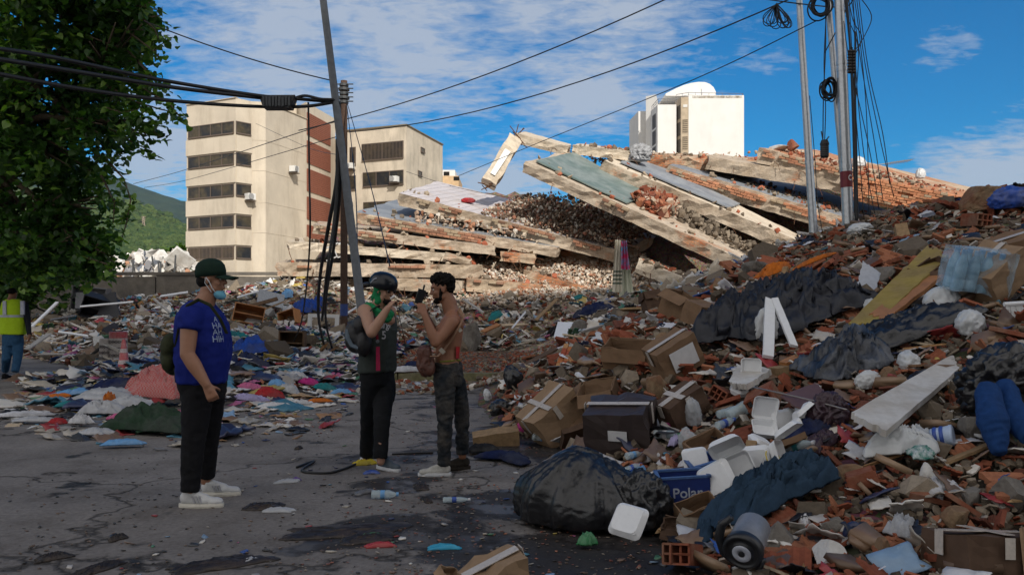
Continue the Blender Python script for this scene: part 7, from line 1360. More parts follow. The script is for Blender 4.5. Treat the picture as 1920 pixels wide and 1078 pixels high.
PK = [((232, 660, 24), (300, 592, 27), .12, WOODO, 'long orange plank slanting up the left heap'), ((240, 655, 23.5), (345, 585, 26.5), .09, WOODM, 'pale plank parallel to the orange one'), ((60, 612, 26), (108, 566, 27), .1, FOAM, 'white pole like strip sticking out beside the man in the yellow vest'), ((50, 655, 22), (92, 626, 23), .14, mat('pale_board', (.4, .38, .35), .8), 'wide pale board behind the man in the yellow vest'), ((110, 622, 25), (165, 630, 24.5), .06, FOAM, 'thin white strip low in the left heap'), ((288, 560, 29), (330, 596, 28), .09, mat('pale_board', (.4, .38, .35), .8), 'grey white board slanting down left of the man in blue'), ((300, 556, 30), (352, 548, 30), .1, FOAM, 'white board near the top of the left heap'), ((395, 628, 26), (500, 608, 27), .07, FOAM, 'thin white rod in front of the orange cupboard'), ((445, 558, 30), (508, 540, 30), .08, FOAM, 'white slat pointing at the steel sink'), ((470, 590, 28), (585, 545, 29), .12, WOODM, 'long brown beam across the middle left debris'), ((430, 585, 28), (520, 560, 29), .14, WOODD, 'dark beam under the long brown one'),
      ((640, 595, 27), (685, 565, 28), .06, FOAM, 'thin white strip right of the dark post'), ((515, 600, 26), (522, 655, 23.5), .12, WOODM, 'upright timber at the corner of the planter wall'), ((868, 560, 30), (905, 585, 28), .09, mat('pale_board', (.4, .38, .35), .8), 'pale board behind the bare chested man'), ((960, 615, 24), (985, 585, 26), .05, FOAM, 'slim white stick in the middle debris'), ((1005, 600, 24), (1045, 560, 26), .1, WOODM, 'brown plank in the middle debris, left of the foam panel'), ((905, 622, 25), (935, 608, 25.5), .16, WOODO, 'short orange timber right of the grey block'), ((1120, 600, 20), (1145, 622, 19.5), .07, cmat('plastic', 'yellow'), 'yellow edged strip near the dark blue mattress'), ((1230, 560, 14), (1282, 540, 14.6), .1, WOODD, 'dark plank lying on the left crest of the right heap'), ((150, 575, 29), (250, 566, 29), .06, FOAM, 'thin white rail near the top of the dark left heap'), ((320, 600, 27), (400, 560, 28.5), .1, WOODD, 'dark timber rising behind the man in blue'), ((95, 600, 27), (140, 592, 27), .07, cmat('paint', 'grey'), 'grey rail low by the boundary wall')]
for a, b, w, m, lb in PK: plank(lb, P(*a), P(*b), w, .04, m, roll=R.uniform(0, 1))
# cloth and plastic lying left, one by one
CL = [(300, 742, 1.0, .62, None, 'red and white checked sack beside the legs of the man in blue', .28), (282, 812, .95, .5, 'dark green', 'dark green tarpaulin heap on the street left of the man in blue', .22), (205, 748, 1.1, .45, 'pale grey', 'wide whitish plastic sheet, left middle of the street', .08), (150, 716, 1.2, .35, 'black', 'black plastic sheet behind the whitish one', .1), (128, 745, .6, .3, 'light blue', 'light blue plastic sheet left of the whitish one', .06), (128, 765, .3, .16, 'teal', 'square blue card like packet on the left litter', .04), (104, 752, .35, .2, 'orange', 'orange cloth on the left litter', .05), (48, 784, .7, .25, 'white', 'long white sheet at the far left of the street', .04), (190, 780, .6, .3, 'pale grey', 'crumpled grey white bag in the left litter', .12), (245, 770, .7, .3, 'pale grey', 'large crumpled clear sheet in front of the checked sack', .12), (68, 795, .5, .16, 'pale grey', 'flat whitish strip below the long white sheet', .04),
      (108, 800, .2, .12, 'red', 'red crumpled cloth in the lower left litter', .05), (202, 762, .12, .3, 'orange', 'upright orange red cloth in the left litter', .12), (228, 790, .25, .12, 'pink', 'pink cloth beside the dark green tarpaulin', .05), (215, 735, .8, .3, 'navy', 'navy garment heap left of the checked sack', .12), (285, 700, .6, .35, 'black', 'black garment right of the traffic cone', .12), (300, 690, .35, .2, 'pink', 'pink and green cloth right of the traffic cone', .08), (275, 672, .5, .3, 'white', 'white draped cloth above the traffic cone', .14), (262, 700, .5, .2, 'pale grey', 'grey white cloth at the foot of the traffic cone', .1), (150, 800, .3, .12, 'white', 'small white bag right of the red crumpled cloth', .08), (180, 820, .35, .16, 'pale grey', 'pale plastic tangle in front of the litter', .05), (232, 840, .4, .12, 'light blue', 'light blue wrappers at the front of the litter', .04),
      (470, 672, .95, .7, 'blue', 'bright blue garment heap behind the man in blue', .3), (430, 648, .8, .5, 'teal', 'dark teal jacket at the top of the garment heap', .2), (500, 665, .5, .6, 'lavender', 'striped lilac cloth on the right of the garment heap', .14), (460, 692, .8, .4, 'navy', 'navy jacket at the foot of the bright blue heap', .2), (440, 705, .5, .25, 'black', 'black garment in the rag heap', .1), (598, 675, 1.5, .3, 'white', 'long rolled white cloth in front of the planter wall', .14), (430, 710, .35, .2, 'white', 'white cloth beside the belt of the man in blue', .06), (470, 732, .35, .18, 'pink', 'pink cloth in the rag heap', .06), (505, 748, .45, .2, 'red', 'dark red garment in the rag heap', .1), (560, 715, .35, .2, 'white', 'white shirt crumpled in the rag heap', .1), (545, 740, .3, .2, 'pale grey', 'grey white knit in the rag heap', .1), (580, 725, .35, .14, 'magenta', 'magenta garment in the rag heap', .08), (520, 728, .25, .16, 'light blue', 'light blue child garment in the rag heap', .08), (610, 735, .35, .12, 'teal', 'teal rag at the right of the rag heap', .08), (640, 742, .3, .1, 'light blue', 'light blue rag left of the helmeted man', .06), (655, 688, .4, .2, 'green', 'green garment beside the dark post foot', .08), (615, 690, .4, .2, 'black', 'black garment beside the pale broken slab', .1), (500, 690, .3, .2, 'yellow', 'yellow trimmed dark garment', .08), (470, 755, .4, .16, 'lavender', 'lilac flowered cloth in the front of the rag heap', .06), (560, 762, .4, .12, 'white', 'white flattened shirt in front of the rag heap', .04), (520, 768, .5, .14, 'white', 'long white cloth with a green end on the street', .05), (600, 758, .35, .1, 'orange', 'orange patterned rag at the front of the rag heap', .04), (660, 720, .25, .14, 'blue', 'blue rag right of the pale broken slab', .06),
      (760, 700, .6, .25, 'white', 'white cloth on the pavement between the two men', .08), (780, 690, .5, .2, 'navy', 'navy rag on the pavement between the two men', .08), (575, 585, .9, .5, 'blue', 'blue tarpaulin scrap above the orange drawer box', .3), (540, 558, .4, .35, 'light blue', 'light blue jacket high in the debris', .2), (600, 572, .5, .3, 'blue', 'blue bucket like bundle near the hanging cables', .2), (700, 590, .5, .2, 'white', 'white bundle in the debris behind the helmeted man', .14), (930, 600, .6, .3, 'teal', 'dark teal bundle right of the bare chested man', .2), (1045, 628, .6, .25, 'black', 'black bag below the white foam panel', .2), (1115, 590, 1.1, .4, 'navy', 'dark blue cushion in front of the curtains', .25), (1030, 632, .4, .2, 'white', 'white rag left of the foam panel', .12), (990, 560, .3, .2, 'orange', 'orange scrap in the sunlit debris', .1), (945, 505, .35, .3, 'white', 'white rag on the crumbled slope', .2), (998, 516, .4, .2, 'navy', 'dark rag on the crumbled slope', .1), (1085, 562, .5, .2, 'teal', 'teal cloth in the debris edge', .1), (1110, 568, .3, .16, 'red', 'red cloth in the debris edge', .1), (830, 560, .3, .2, 'light blue', 'light blue bag in the debris', .12), (720, 540, .4, .2, 'white', 'white cloth edge in the sunlit debris', .1)]
CHK = None
def chk():
    m = bpy.data.materials.new('red_checked_fabric'); m.use_nodes = True; nt = m.node_tree; b = nt.nodes['Principled BSDF']; tc = N(nt, 'ShaderNodeTexCoord'); c = N(nt, 'ShaderNodeTexChecker', Scale=46.); nt.links.new(tc.outputs['Object'], c.inputs['Vector']); c.inputs['Color1'].default_value = (.42, .06, .06, 1); c.inputs['Color2'].default_value = (.4, .22, .2, 1); nt.links.new(c.outputs[0], b.inputs['Base Color']); b.inputs['Roughness'].default_value = .8; return m
CHK = chk()
for i, (px, py, w, d, c, lb, h) in enumerate(CL):
    plas = c in ('pale grey', 'light blue') or 'plastic' in lb; m = CHK if c is None else cmat('plastic' if plas else 'fabric', c)
    cloth(lb, px, py, w, d, m, R.uniform(-.35, .35), 200 + i, h, 'plastic_sheet' if plas else 'garment', 'plastic sheet' if plas else 'clothes', n=22, crump=.4, wave=1.9, up=.04)
lump('grey white cloth bundle snagged at the end of the thin flat slab', Matrix.Translation(P(1200, 300, 38.2)), (.42, .3, .42), cmat('fabric', 'pale grey'), 'cloth_bundle', 'cloth', 90, 3.2, 5); lump('small red cloth on the edge of the white tiled slab', Matrix.Translation(P(878, 380, 37.6)), (.3, .2, .14), cmat('fabric', 'red'), 'rag', 'rag', 91, 1.5, 4); lump('white plastic bag on top of the orange brick parapet', Matrix.Translation(P(1726, 334, 37.3)), (.2, .16, .28), WBAG, 'plastic_bag', 'plastic bag', 92, 1.6, 4); lump('white bag half hidden by the thick silver pole, on the topmost slab', Matrix.Translation(P(1610, 312, 37.5)), (.3, .2, .28), WBAG, 'plastic_bag', 'plastic bag', 93, 1.6, 4); lump('pile of loose bricks on the left end of the topmost slab', Matrix.Translation(P(1487, 277, 38.9)), (.3, .25, .32), TC1, 'brick_lump', 'masonry', 94, 1, 3, rock=True); lump('low white heap of plaster beside the loose bricks on the topmost slab', Matrix.Translation(P(1462, 279, 39.2)), (.6, .4, .16), PLAS, 'plaster_lump', 'masonry', 95, 1, 3, rock=True)
lump('blue and white bag on the skyline at the right edge', A_(1895, 400, 0, up=.1), (.3, .2, .2), cmat('plastic', 'blue'), 'plastic_bag', 'plastic bag', 96, 1.6, 4); lump('white bag at the foot of the pair of silver poles', A_(1612, 436, 0), (.2, .15, .1), WBAG, 'plastic_bag', 'plastic bag', 97, 1.6, 4)
def chair():
    M = Matrix.Translation(P(608, 478, 33.9)) @ Euler((.3, 1.2, .5)).to_matrix().to_4x4(); t = bare('plastic_chair', 'grey white plastic chair lying on the slabs behind the leaning pole', 'chair', M); m = mat('grey_white_plastic', (.5, .5, .5), .5, n=4, amt=.15)
    B = MB(); B.box((0, 0, .45), (.5, .5, .04)); B.obj('seat', m, t); B = MB(); B.box((0, .26, .75), (.5, .04, .55), (-.15, 0, 0)); B.obj('backrest', m, t)
    for x in (-.22, .22):
        for y in (-.22, .22): B = MB(); B.tube([(x, y, .43), (x * 1.15, y * 1.15, 0)], .025, 6); B.obj('leg', m, t)
        B = MB(); B.tube([(x * 1.2, .25, .66), (x * 1.25, -.2, .66), (x * 1.2, -.24, .45)], .025, 6); B.obj('armrest', m, t)
chair()
# curtains hanging from the white tiled slab's right end
def curtain(label, px, py0, py1, w0, w1, Y, mt, name, seed, drift=0, cat='curtain'):
    n, m = 16, 30; V = []; base = P(px + drift, py1, Y)
    for j in range(m + 1):
        v = j / m; w = pxs(w0 + (w1 - w0) * v, Y)
        for i in range(n + 1): u = i / n - .5; p = P(px + drift * v, py0 + (py1 - py0) * v, Y); V.append((p.x + u * w, p.y + .07 * math.sin(u * 17 + seed + v * 2) * (1 - .3 * v), p.z + .05 * mnoise.noise(Vector((u * 3, v * 2, seed)))))
    V = [(a - base.x, b - base.y, c - base.z) for a, b, c in V]; k = len(V); V += [(a, b + .02, c) for a, b, c in V]; Fc = [(j * (n + 1) + i, j * (n + 1) + i + 1, (j + 1) * (n + 1) + i + 1, (j + 1) * (n + 1) + i) for j in range(m) for i in range(n)]; Fc += [tuple(k + a for a in f[::-1]) for f in Fc]
    B = MB(); B.add(V, Fc); o = B.obj(name, mt, smooth=True, loc=base); return tag(o, label, cat)
def striped():
    m = bpy.data.materials.new('striped_towel'); m.use_nodes = True; nt = m.node_tree; b = nt.nodes['Principled BSDF']; tc = N(nt, 'ShaderNodeTexCoord'); sp = N(nt, 'ShaderNodeSeparateXYZ'); nt.links.new(tc.outputs['Object'], sp.inputs[0])
    st = math_(nt, 'GREATER_THAN', math_(nt, 'SINE', math_(nt, 'MULTIPLY', sp.outputs[2], 46.)), .35); rg = math_(nt, 'MULTIPLY', math_(nt, 'GREATER_THAN', sp.outputs[2], .25), math_(nt, 'LESS_THAN', sp.outputs[2], .82)); f = math_(nt, 'MULTIPLY', st, rg); nt.links.new(mix(nt, f, (.6, .56, .46), (.05, .09, .06)), b.inputs['Base Color']); b.inputs['Roughness'].default_value = .9; return m
curtain('cream towel with dark green stripes hanging from the slab end', 1159, 450, 548, 12, 19, 29.5, striped(), 'towel', 1, -2, 'towel'); curtain('pale green white curtain hanging behind the striped towel, spreading at its foot', 1170, 470, 578, 12, 32, 29.7, mat('greenish_white_cloth', (.58, .6, .48), .85, n=2, amt=.12), 'curtain', 2, 6)
curtain('red and blue patterned towel hanging beside the striped one', 1170, 452, 505, 10, 17, 29.3, mat('red_blue_towel', (.55, .02, .1), .85, n=3.2, amt=.1, col2=(.03, .3, .5)), 'towel', 4, 3, 'towel')
wire('bent rebar sticking out of the slab end, the curtains hanging on it', [P(1150, 458, 33.8), P(1158, 449, 31), P(1166, 449, 29.6), P(1182, 455, 29.2)], .018, 'bent_rebar', mt=MATS['rusty_steel'], cat='rebar'); wire('second rebar beside the curtains, pointing right', [P(1156, 462, 33.8), P(1180, 460, 30), P(1200, 466, 29.4)], .015, 'bent_rebar', mt=MATS['rusty_steel'], cat='rebar')
# ---------------- people ----------------
def skinmat(n, c): 
    m = mat(n, c, .55, n=9, amt=.1, bump=.08, bs=80); b = m.node_tree.nodes['Principled BSDF']; b.inputs['Subsurface Weight'].default_value = .08; b.inputs['Subsurface Radius'].default_value = (.02, .008, .004); b.inputs['Subsurface Scale'].default_value = .3; return m
def cap_(B, a, ra, b, rb, flat=False, seg=16):
    a, b = Vector(a), Vector(b); ax = (b - a); L_ = ax.length; ax = ax.normalized(); T = Matrix.Translation(a) @ ax.to_track_quat('Z', 'Y').to_matrix().to_4x4()
    if flat: pr = [(ra, 0), (ra * .5 + rb * .5, L_ / 2), (rb, L_)]
    else:
        pr = [(max(ra * math.sin(t), .0008), -ra * math.cos(t)) for t in (0, .4, .8, 1.2)] + [(ra, 0), (rb, L_)] + [(max(rb * math.cos(t), .0008), L_ + rb * math.sin(t)) for t in (.4, .8, 1.2, 1.57)]
    B.lathe(pr, seg, 0, T)
def chain(B, pts, rs, flat=(False, False)):
    for i in range(len(pts) - 1):
        cap_(B, pts[i], rs[i], pts[i + 1], rs[i + 1], flat=False) if not ((flat[0] and i == 0) or (flat[1] and i == len(pts) - 2)) else None
        if flat[1] and i == len(pts) - 2: cap_(B, pts[i], rs[i], pts[i + 1], rs[i + 1], True); B.ball(pts[i], rs[i], 14)
        elif flat[0] and i == 0: cap_(B, pts[i], rs[i], pts[i + 1], rs[i + 1], True); B.ball(pts[i + 1], rs[i + 1], 14)
def loft(B, rings, seg=28, yaw=0.):
    """rings of (centre, half width, half depth), half width along the yaw direction; flat ended"""
    V = []; c, s = math.cos(yaw), math.sin(yaw)
    for ctr, rx, ry in rings:
        for k in range(seg):
            t = 2 * PI * k / seg; e = .82; x = rx * math.copysign(abs(math.cos(t)) ** e, math.cos(t)); y = ry * math.copysign(abs(math.sin(t)) ** e, math.sin(t)); V.append((ctr[0] + x * c - y * s, ctr[1] + x * s + y * c, ctr[2]))
    n = len(rings); Fc = [(i * seg + k, i * seg + (k + 1) % seg, (i + 1) * seg + (k + 1) % seg, (i + 1) * seg + k) for i in range(n - 1) for k in range(seg)]
    if rings[0][0][2] > rings[-1][0][2]: Fc = [f[::-1] for f in Fc]; Fc += [tuple(range(seg)), tuple((n - 1) * seg + k for k in range(seg))[::-1]]
    else: Fc += [tuple(range(seg))[::-1], tuple((n - 1) * seg + k for k in range(seg))]
    B.add(V, Fc)
def fuse(B, name, mt, parent, vox=.009, smooth=6, wr=0., ws=9., seed=0, stretch=(1, 1, 1)):
    """one continuous skin over all the shapes collected"""
    me = B.mesh('raw', [mt]); o = bpy.data.objects.new('raw', me); S.collection.objects.link(o); m = o.modifiers.new('r', 'REMESH'); m.mode = 'VOXEL'; m.voxel_size = vox; m.adaptivity = 0
    if smooth: k = o.modifiers.new('s', 'SMOOTH'); k.iterations = smooth; k.factor = .5
    dg = bpy.context.evaluated_depsgraph_get(); r = bpy.data.meshes.new_from_object(o.evaluated_get(dg)); bpy.data.objects.remove(o)
    if wr:
        n = len(r.vertices); co = np.empty(n * 3, np.float32); r.vertices.foreach_get('co', co); co = co.reshape(-1, 3); nn = np.empty(n * 3, np.float32); r.vertices.foreach_get('normal', nn); nn = nn.reshape(-1, 3)
        d = np.array([(1 - abs(mnoise.noise(Vector((c[0] * ws * stretch[0] + seed, c[1] * ws * stretch[1], c[2] * ws * stretch[2])))) * 2.6) + .5 * (1 - abs(mnoise.noise(Vector((c[0] * ws * 2.2, c[1] * ws * 2.2 + seed, c[2] * ws * 2.6)))) * 2.4) for c in co]); co = co + nn * (d[:, None] * wr); r.vertices.foreach_set('co', co.ravel())
    r.materials.clear(); r.materials.append(mt)
    for p in r.polygons: p.use_smooth = True
    r.name = name; o = bpy.data.objects.new(name, r); S.collection.objects.link(o); o.parent = parent; return o
def headprims(B, T):
    def e(c, r, rot=None):
        b = MB(); b.ball(c, r, 16, rot=rot); b.xf(T); B.add(b.v[0], (b.lv[0], b.lt[0]))
    def cp(a, ra, b_, rb): b = MB(); cap_(b, a, ra, b_, rb); b.xf(T); B.add(b.v[0], (b.lv[0], b.lt[0]))
    e((-.012, 0, .035), (.096, .075, .088)); e((.028, 0, -.02), (.06, .058, .082)); e((.03, 0, -.072), (.047, .047, .038)); e((.062, 0, -.092), (.024, .024, .02))
    cp((.084, 0, .022), .009, (.104, 0, -.016), .0125); e((.1, .011, -.02), .009); e((.1, -.011, -.02), .009); e((.076, 0, .036), (.02, .045, .012)); e((.085, 0, -.047), (.013, .024, .007)); e((.083, 0, -.059), (.012, .021, .008))
    for s in (-1, 1): e((.055, s * .036, -.02), (.024, .02, .026)); e((-.004, s * .077, -.002), (.019, .009, .032), (0, 0, s * .3)); e((.01, s * .05, -.06), (.04, .016, .03))
    cp((-.02, 0, -.05), .058, (-.045, 0, -.13), .06)
def eyes(T, parent, body):
    for s in (-1, 1):
        B = MB(); B.ball((.0745, s * .031, .012), .0095, 12); B.xf(T); o = B.obj('eye', mat('eye_white', (.55, .5, .46), .3), parent, smooth=True); B = MB(); B.ball((.0795, s * .0315, .011), .0062, 10); B.xf(T); B.obj('iris', mat('dark_iris', (.012, .008, .006), .2), o, smooth=True)
        B = MB(); b = MB(); cap_(b, (.088, s * .014, .03), .0035, (.076, s * .05, .033), .0028); b.xf(T); b.obj('eyebrow', HAIR, parent, smooth=True)
def hand(B, w, d, n, curl=(.5, .6, .5, .4), s=None, tc=.5, size=1.):
    """palm, four jointed fingers of unequal length and a thumb from the palm's side; d: pointing, n: palm side, s: thumb side"""
    d = Vector(d).normalized(); n = Vector(n); n = (n - d * n.dot(d)).normalized(); s = d.cross(n) if s is None else (Vector(s) - d * Vector(s).dot(d) - n * Vector(s).dot(n)).normalized(); w = Vector(w); k = size
    for a in (-.026, -.009, .009, .026): cap_(B, w + s * a * .7 * k + d * .01 * k, .013 * k, w + d * .082 * k + s * a * k, .0115 * k)
    cap_(B, w, .021 * k, w + d * .04 * k, .02 * k)
    for i, (a, L_) in enumerate(((.029, .068), (.0095, .076), (-.0095, .07), (-.028, .055))):
        p = w + d * .086 * k + s * a * k; dd = d.copy(); r = .0086 * k
        for j, f in enumerate((.45, .32, .23)):
            th = curl[i] * (1 if j else .8); dd = (dd * math.cos(th) + n * math.sin(th)).normalized() if j == 0 else (Matrix.Rotation(th, 3, d.cross(n)) @ dd).normalized(); q = p + dd * L_ * f * k; cap_(B, p, r, q, r * .92); p = q; r *= .92
    p = w + d * .025 * k + s * .026 * k; dd = (d * .6 + s * .75 + n * .25 * (1 + tc)).normalized()
    for f, r in ((.036, .0115), (.03, .0098), (.024, .009)): q = p + dd * f * k; cap_(B, p, r * k, q, r * .92 * k); p = q; dd = (dd + n * tc * .5 + d * .25).normalized()
def shoe(parent, heel, yaw, L_, up_m, sole_m, name='shoe', lace=None, stripe=None, h=.1, pitch=0.):
    """sneaker: heel point on the ground, pointing along yaw"""
    t = bpy.data.objects.new(name, None); S.collection.objects.link(t); t.parent = parent; t.matrix_local = Matrix.Translation(heel) @ Matrix.Rotation(yaw, 4, 'Z') @ Matrix.Rotation(pitch, 4, 'Y'); k = L_ / .29
    B = MB(); cap_(B, (.045 * k, 0, .05 * k), .036 * k, (.21 * k, 0, .034 * k), .034 * k); B.ball((.235 * k, .004, .034 * k), (.052 * k, .043 * k, .03 * k), 16); B.ball((.17 * k, 0, .04 * k), (.06 * k, .042 * k, .034 * k), 14); B.ball((.05 * k, 0, .06 * k), (.047 * k, .035 * k, .045 * k), 14); cap_(B, (.06 * k, 0, .05), .038 * k, (.066 * k, 0, h * k), .042 * k, True); cap_(B, (.08 * k, 0, .085 * k), .03 * k, (.17 * k, 0, .055 * k), .03 * k)
    u = fuse(B, 'upper', up_m, t, .006, 5); B = MB(); o = []
    for q in range(26):
        a = 2 * PI * q / 26; x = .145 + .147 * math.cos(a); wd = (.036 + .011 * math.sin(min(max((x - .05) / .24, 0), 1) * PI)) * math.copysign(abs(math.sin(a)) ** .55, math.sin(a)); o.append((x * k, wd * k))
    V = [(x, y, .0) for x, y in o] + [(x * 1.005, y * 1.06, .012) for x, y in o] + [(x, y, .028) for x, y in o]; n = 26
    B.add(V, [tuple(range(n))[::-1], tuple(2 * n + i for i in range(n))] + [(j * n + i, j * n + (i + 1) % n, (j + 1) * n + (i + 1) % n, (j + 1) * n + i) for j in (0, 1) for i in range(n)]); B.obj('sole', sole_m, t, smooth=False)
    if lace:
        B = MB()
        for i in range(5): x = (.115 + .019 * i) * k; z = (.098 - .0085 * i) * k; B.tube([(x, -.026 * k, z - .008), (x + .006, 0, z + .004), (x, .026 * k, z - .008)], .0036, 6)
        B.obj('laces', lace, t)
    if stripe:
        for sd in (-1, 1):
            B = MB()
            for i in range(3): x = (.11 + .023 * i) * k; B.hexa([(x, sd * .034 * k, .036), (x + .011, sd * .034 * k, .036), (x + .011, sd * .045 * k, .036), (x, sd * .045 * k, .036), (x - .022, sd * .024 * k, .078 * k), (x - .011, sd * .024 * k, .078 * k), (x - .011, sd * .036 * k, .074 * k), (x - .022, sd * .036 * k, .074 * k)])
            B.obj('side_stripes', stripe, t)
    return t
def onto(o, c, xd, zd, s, size, mt, parent, name='lettering', shear=0., gap=.004):
    """letters printed on cloth: laid on the surface of o around c"""
    xd, zd = Vector(xd).normalized(), Vector(zd).normalized(); nn = xd.cross(zd).normalized() * -1
    t = text(s, parent, Matrix(), size, mt, name, 0., shear); bm = bmesh.new(); bm.from_mesh(t.data); bmesh.ops.triangulate(bm, faces=bm.faces[:]); bmesh.ops.subdivide_edges(bm, edges=[e for e in bm.edges if e.calc_length() > .012], cuts=2); bm.normal_update()
    dg = bpy.context.evaluated_depsgraph_get(); tr = BVHTree.FromPolygons([v.co.copy() for v in o.data.vertices], [tuple(p.vertices) for p in o.data.polygons])
    for v in bm.verts:
        p = Vector(c) + xd * v.co.x + zd * v.co.y; h = tr.ray_cast(p - nn * .3, nn)
        v.co = (h[0] - nn * gap) if h[0] is not None else p
    bm.to_mesh(t.data); bm.free(); return t
HAIR = mat('black_hair', (.008, .006, .005), .72, n=30, amt=.4, bump=.8, bs=60)
SK1 = skinmat('skin_tan', (.30, .145, .085)); SK2 = skinmat('skin_light_tan', (.36, .2, .13)); SK3 = skinmat('skin_brown', (.25, .11, .06))
def person(label, px, Y): 
    t = thing('person', label, 'person', ((px - CX) / F * Y, Y, 0)); r = t.location.copy(); return t, (lambda a, b, c: P(a, b, c) - r)
def HT(c, yaw, pitch=0., roll=0.): return Matrix.Translation(c) @ Matrix.Rotation(yaw, 4, 'Z') @ Matrix.Rotation(pitch, 4, 'Y') @ Matrix.Rotation(roll, 4, 'X')
V3 = Vector
def man1():
    t, Wp = person('standing man in royal blue t-shirt and dark green cap, face mask lowered', 378, 6.25)
    T = HT(Wp(398, 526, 6.25), -.06, .02); B = MB(); headprims(B, T)
    chain(B, [Wp(392, 552, 6.25), Wp(378, 578, 6.25)], [.062, .085]); B.ball(Wp(374, 600, 6.25), (.12, .17, .1), 16)
    sh, el, wr = Wp(357, 597, 6.06), Wp(351, 664, 6.0), Wp(388, 722, 5.98); chain(B, [sh, sh.lerp(el, .5), el], [.068, .06, .05]); chain(B, [el, el.lerp(wr, .35), wr], [.05, .052, .031])
    hand(B, wr, (Wp(400, 748, 5.98) - wr), (-.3, .9, -.1), (1.2, 1.3, 1.3, 1.3), s=(.9, .3, 0), tc=2.6, size=1.1)
    sh2, el2, wr2 = Wp(386, 597, 6.44), Wp(388, 660, 6.5), Wp(398, 712, 6.48); chain(B, [sh2, el2, wr2], [.06, .048, .03]); hand(B, wr2, (.1, 0, -1), (-.2, -1, 0), (.8, .9, 1, 1), s=(1, 0, 0), tc=.8)
    for a, k in (((356, 912, 6.09), (363, 826, 6.11)), ((386, 888, 6.47), (390, 820, 6.42))): p = Wp(*a); chain(B, [Wp(380, 600, 6.25), Wp(380, 730, 6.25), Wp(*k), p], [.1, .05, .028, .03]); cap_(B, p + V3((0, 0, .12)), .05, p - V3((0, 0, .05)), .04)
    b = fuse(B, 'body', SK1, t, .0065, 5); eyes(T, t, b)
    navy = mat('royal_blue_cotton', (.009, .018, .165), .85, n=4, amt=.15, n2=24, bump=.15, bs=60)
    B = MB(); c = lambda px0, px1, py, ry: (Wp((px0 + px1) / 2, py, 6.25), (px1 - px0) / 2 * 6.25 / F, ry)
    loft(B, [c(334, 423, 716, .19), c(332, 427, 690, .198), c(333, 430, 662, .2), c(334, 429, 636, .205), c(335, 424, 612, .21), c(339, 414, 592, .2), c(347, 402, 576, .15), c(358, 396, 565, .09)])
    chain(B, [sh + V3((.005, .05, .01)), sh.lerp(el, .02)], [.09, .086]); cap_(B, sh.lerp(el, .0), .086, sh.lerp(el, .32), .08, True, 20); chain(B, [sh2, sh2.lerp(el2, .05)], [.085, .08]); cap_(B, sh2, .084, sh2.lerp(el2, .34), .078, True)
    s_ = fuse(B, 'shirt', navy, t, .009, 4, .009, 6., 2, (1, 1, .8))
    wh = mat('shirt_print', (.3, .36, .52), .8, n=30, amt=.5)
    for (tx, py, size) in (('A', 597, .055), ('HA', 609, .06), ('AH', 621, .06), ('HIH', 634, .062)): onto(s_, Wp(413, py + 2, 6.1), (.52, .85, 0), (0, 0, 1), tx, size, wh, s_, 'shirt_print')
    jn = mat('black_jeans', (.01, .01, .012), .85, n=5, amt=.3, n2=25, bump=.25, bs=60); B = MB(); loft(B, [c(337, 421, 706, .18), c(338, 421, 722, .182), c(341, 420, 738, .175), c(344, 416, 750, .15)])
    h1_, k1, a1 = Wp(370, 740, 6.16), Wp(363, 826, 6.11), Wp(356, 912, 6.09); h2_, k2, a2 = Wp(394, 738, 6.36), Wp(390, 820, 6.42), Wp(386, 886, 6.47)
    for h_, k_, a_ in ((h1_, k1, a1), (h2_, k2, a2)): chain(B, [h_, h_.lerp(k_, .5), k_, k_.lerp(a_, .4), a_ - V3((0, 0, .035))], [.108, .098, .08, .076, .062], (False, True))
    fuse(B, 'trousers', jn, t, .009, 5, .004, 9., 4, (1, 1, 1.6))
    wl_ = mat('white_leather', (.52, .52, .52), .5, n=6, amt=.12); gs = mat('grey_stripe', (.3, .3, .32), .6)
    f1 = Wp(336, 950, 6.09); f1.z = 0; f2 = Wp(376, 928, 6.47); f2.z = 0
    shoe(t, f1, .02, .315, wl_, mat('cream_rubber', (.6, .57, .5), .6), lace=wl_, stripe=gs); shoe(t, f2, .06, .3, wl_, MATS['cream_rubber'], lace=wl_, stripe=gs)
    # cap
    gr = mat('dark_green_cap', (.012, .028, .02), .85, n=6, amt=.2, bump=.15, bs=90); B = MB(); B.lathe([(.108, -.012), (.11, .03), (.103, .075), (.082, .108), (.045, .13), (.006, .137)], 28, 0, T @ Matrix.Translation((-.012, 0, .04)) @ Matrix.Rotation(-.1, 4, 'Y') @ Matrix.Diagonal((1.03, .83, .9, 1)))
    cp = B.obj('cap', gr, t, smooth=True); B = MB(); V = []; Fc = []; n = 12
    for s_z in (0, 1):
        for i in range(n + 1):
            a = (i / n - .5) * 2.1
            for q in range(5): u = q / 4; r0 = .095; x = .075 * math.cos(a) * (1) + u * .115 * math.cos(a * .72) + .005; y = .08 * math.sin(a) * (1 - .1 * u); V.append((x, y, .048 - .02 * u - .028 * (y / .08) ** 2 - s_z * .006))
    m = (n + 1) * 5
    for i in range(n):
        for q in range(4): f = (i * 5 + q, i * 5 + q + 1, i * 5 + q + 6, i * 5 + q + 5); Fc += [f[::-1] if False else f, tuple(m + a for a in f[::-1])]
    bd = [i * 5 + 4 for i in range(n + 1)]; Fc += [(bd[i], m + bd[i], m + bd[i + 1], bd[i + 1]) for i in range(n)]; B.add(V, Fc); B.xf(T); B.obj('brim', gr, cp, smooth=True)
    B = MB(); pts = [(.03 + .0, -.0765, .093 - .0), (.045, -.066, .1), (.06, -.052, .112)]; B.tube(pts, .0028, 5); B.xf(T); B.obj('cap_mark', mat('pale_mark', (.5, .52, .5), .6), cp)
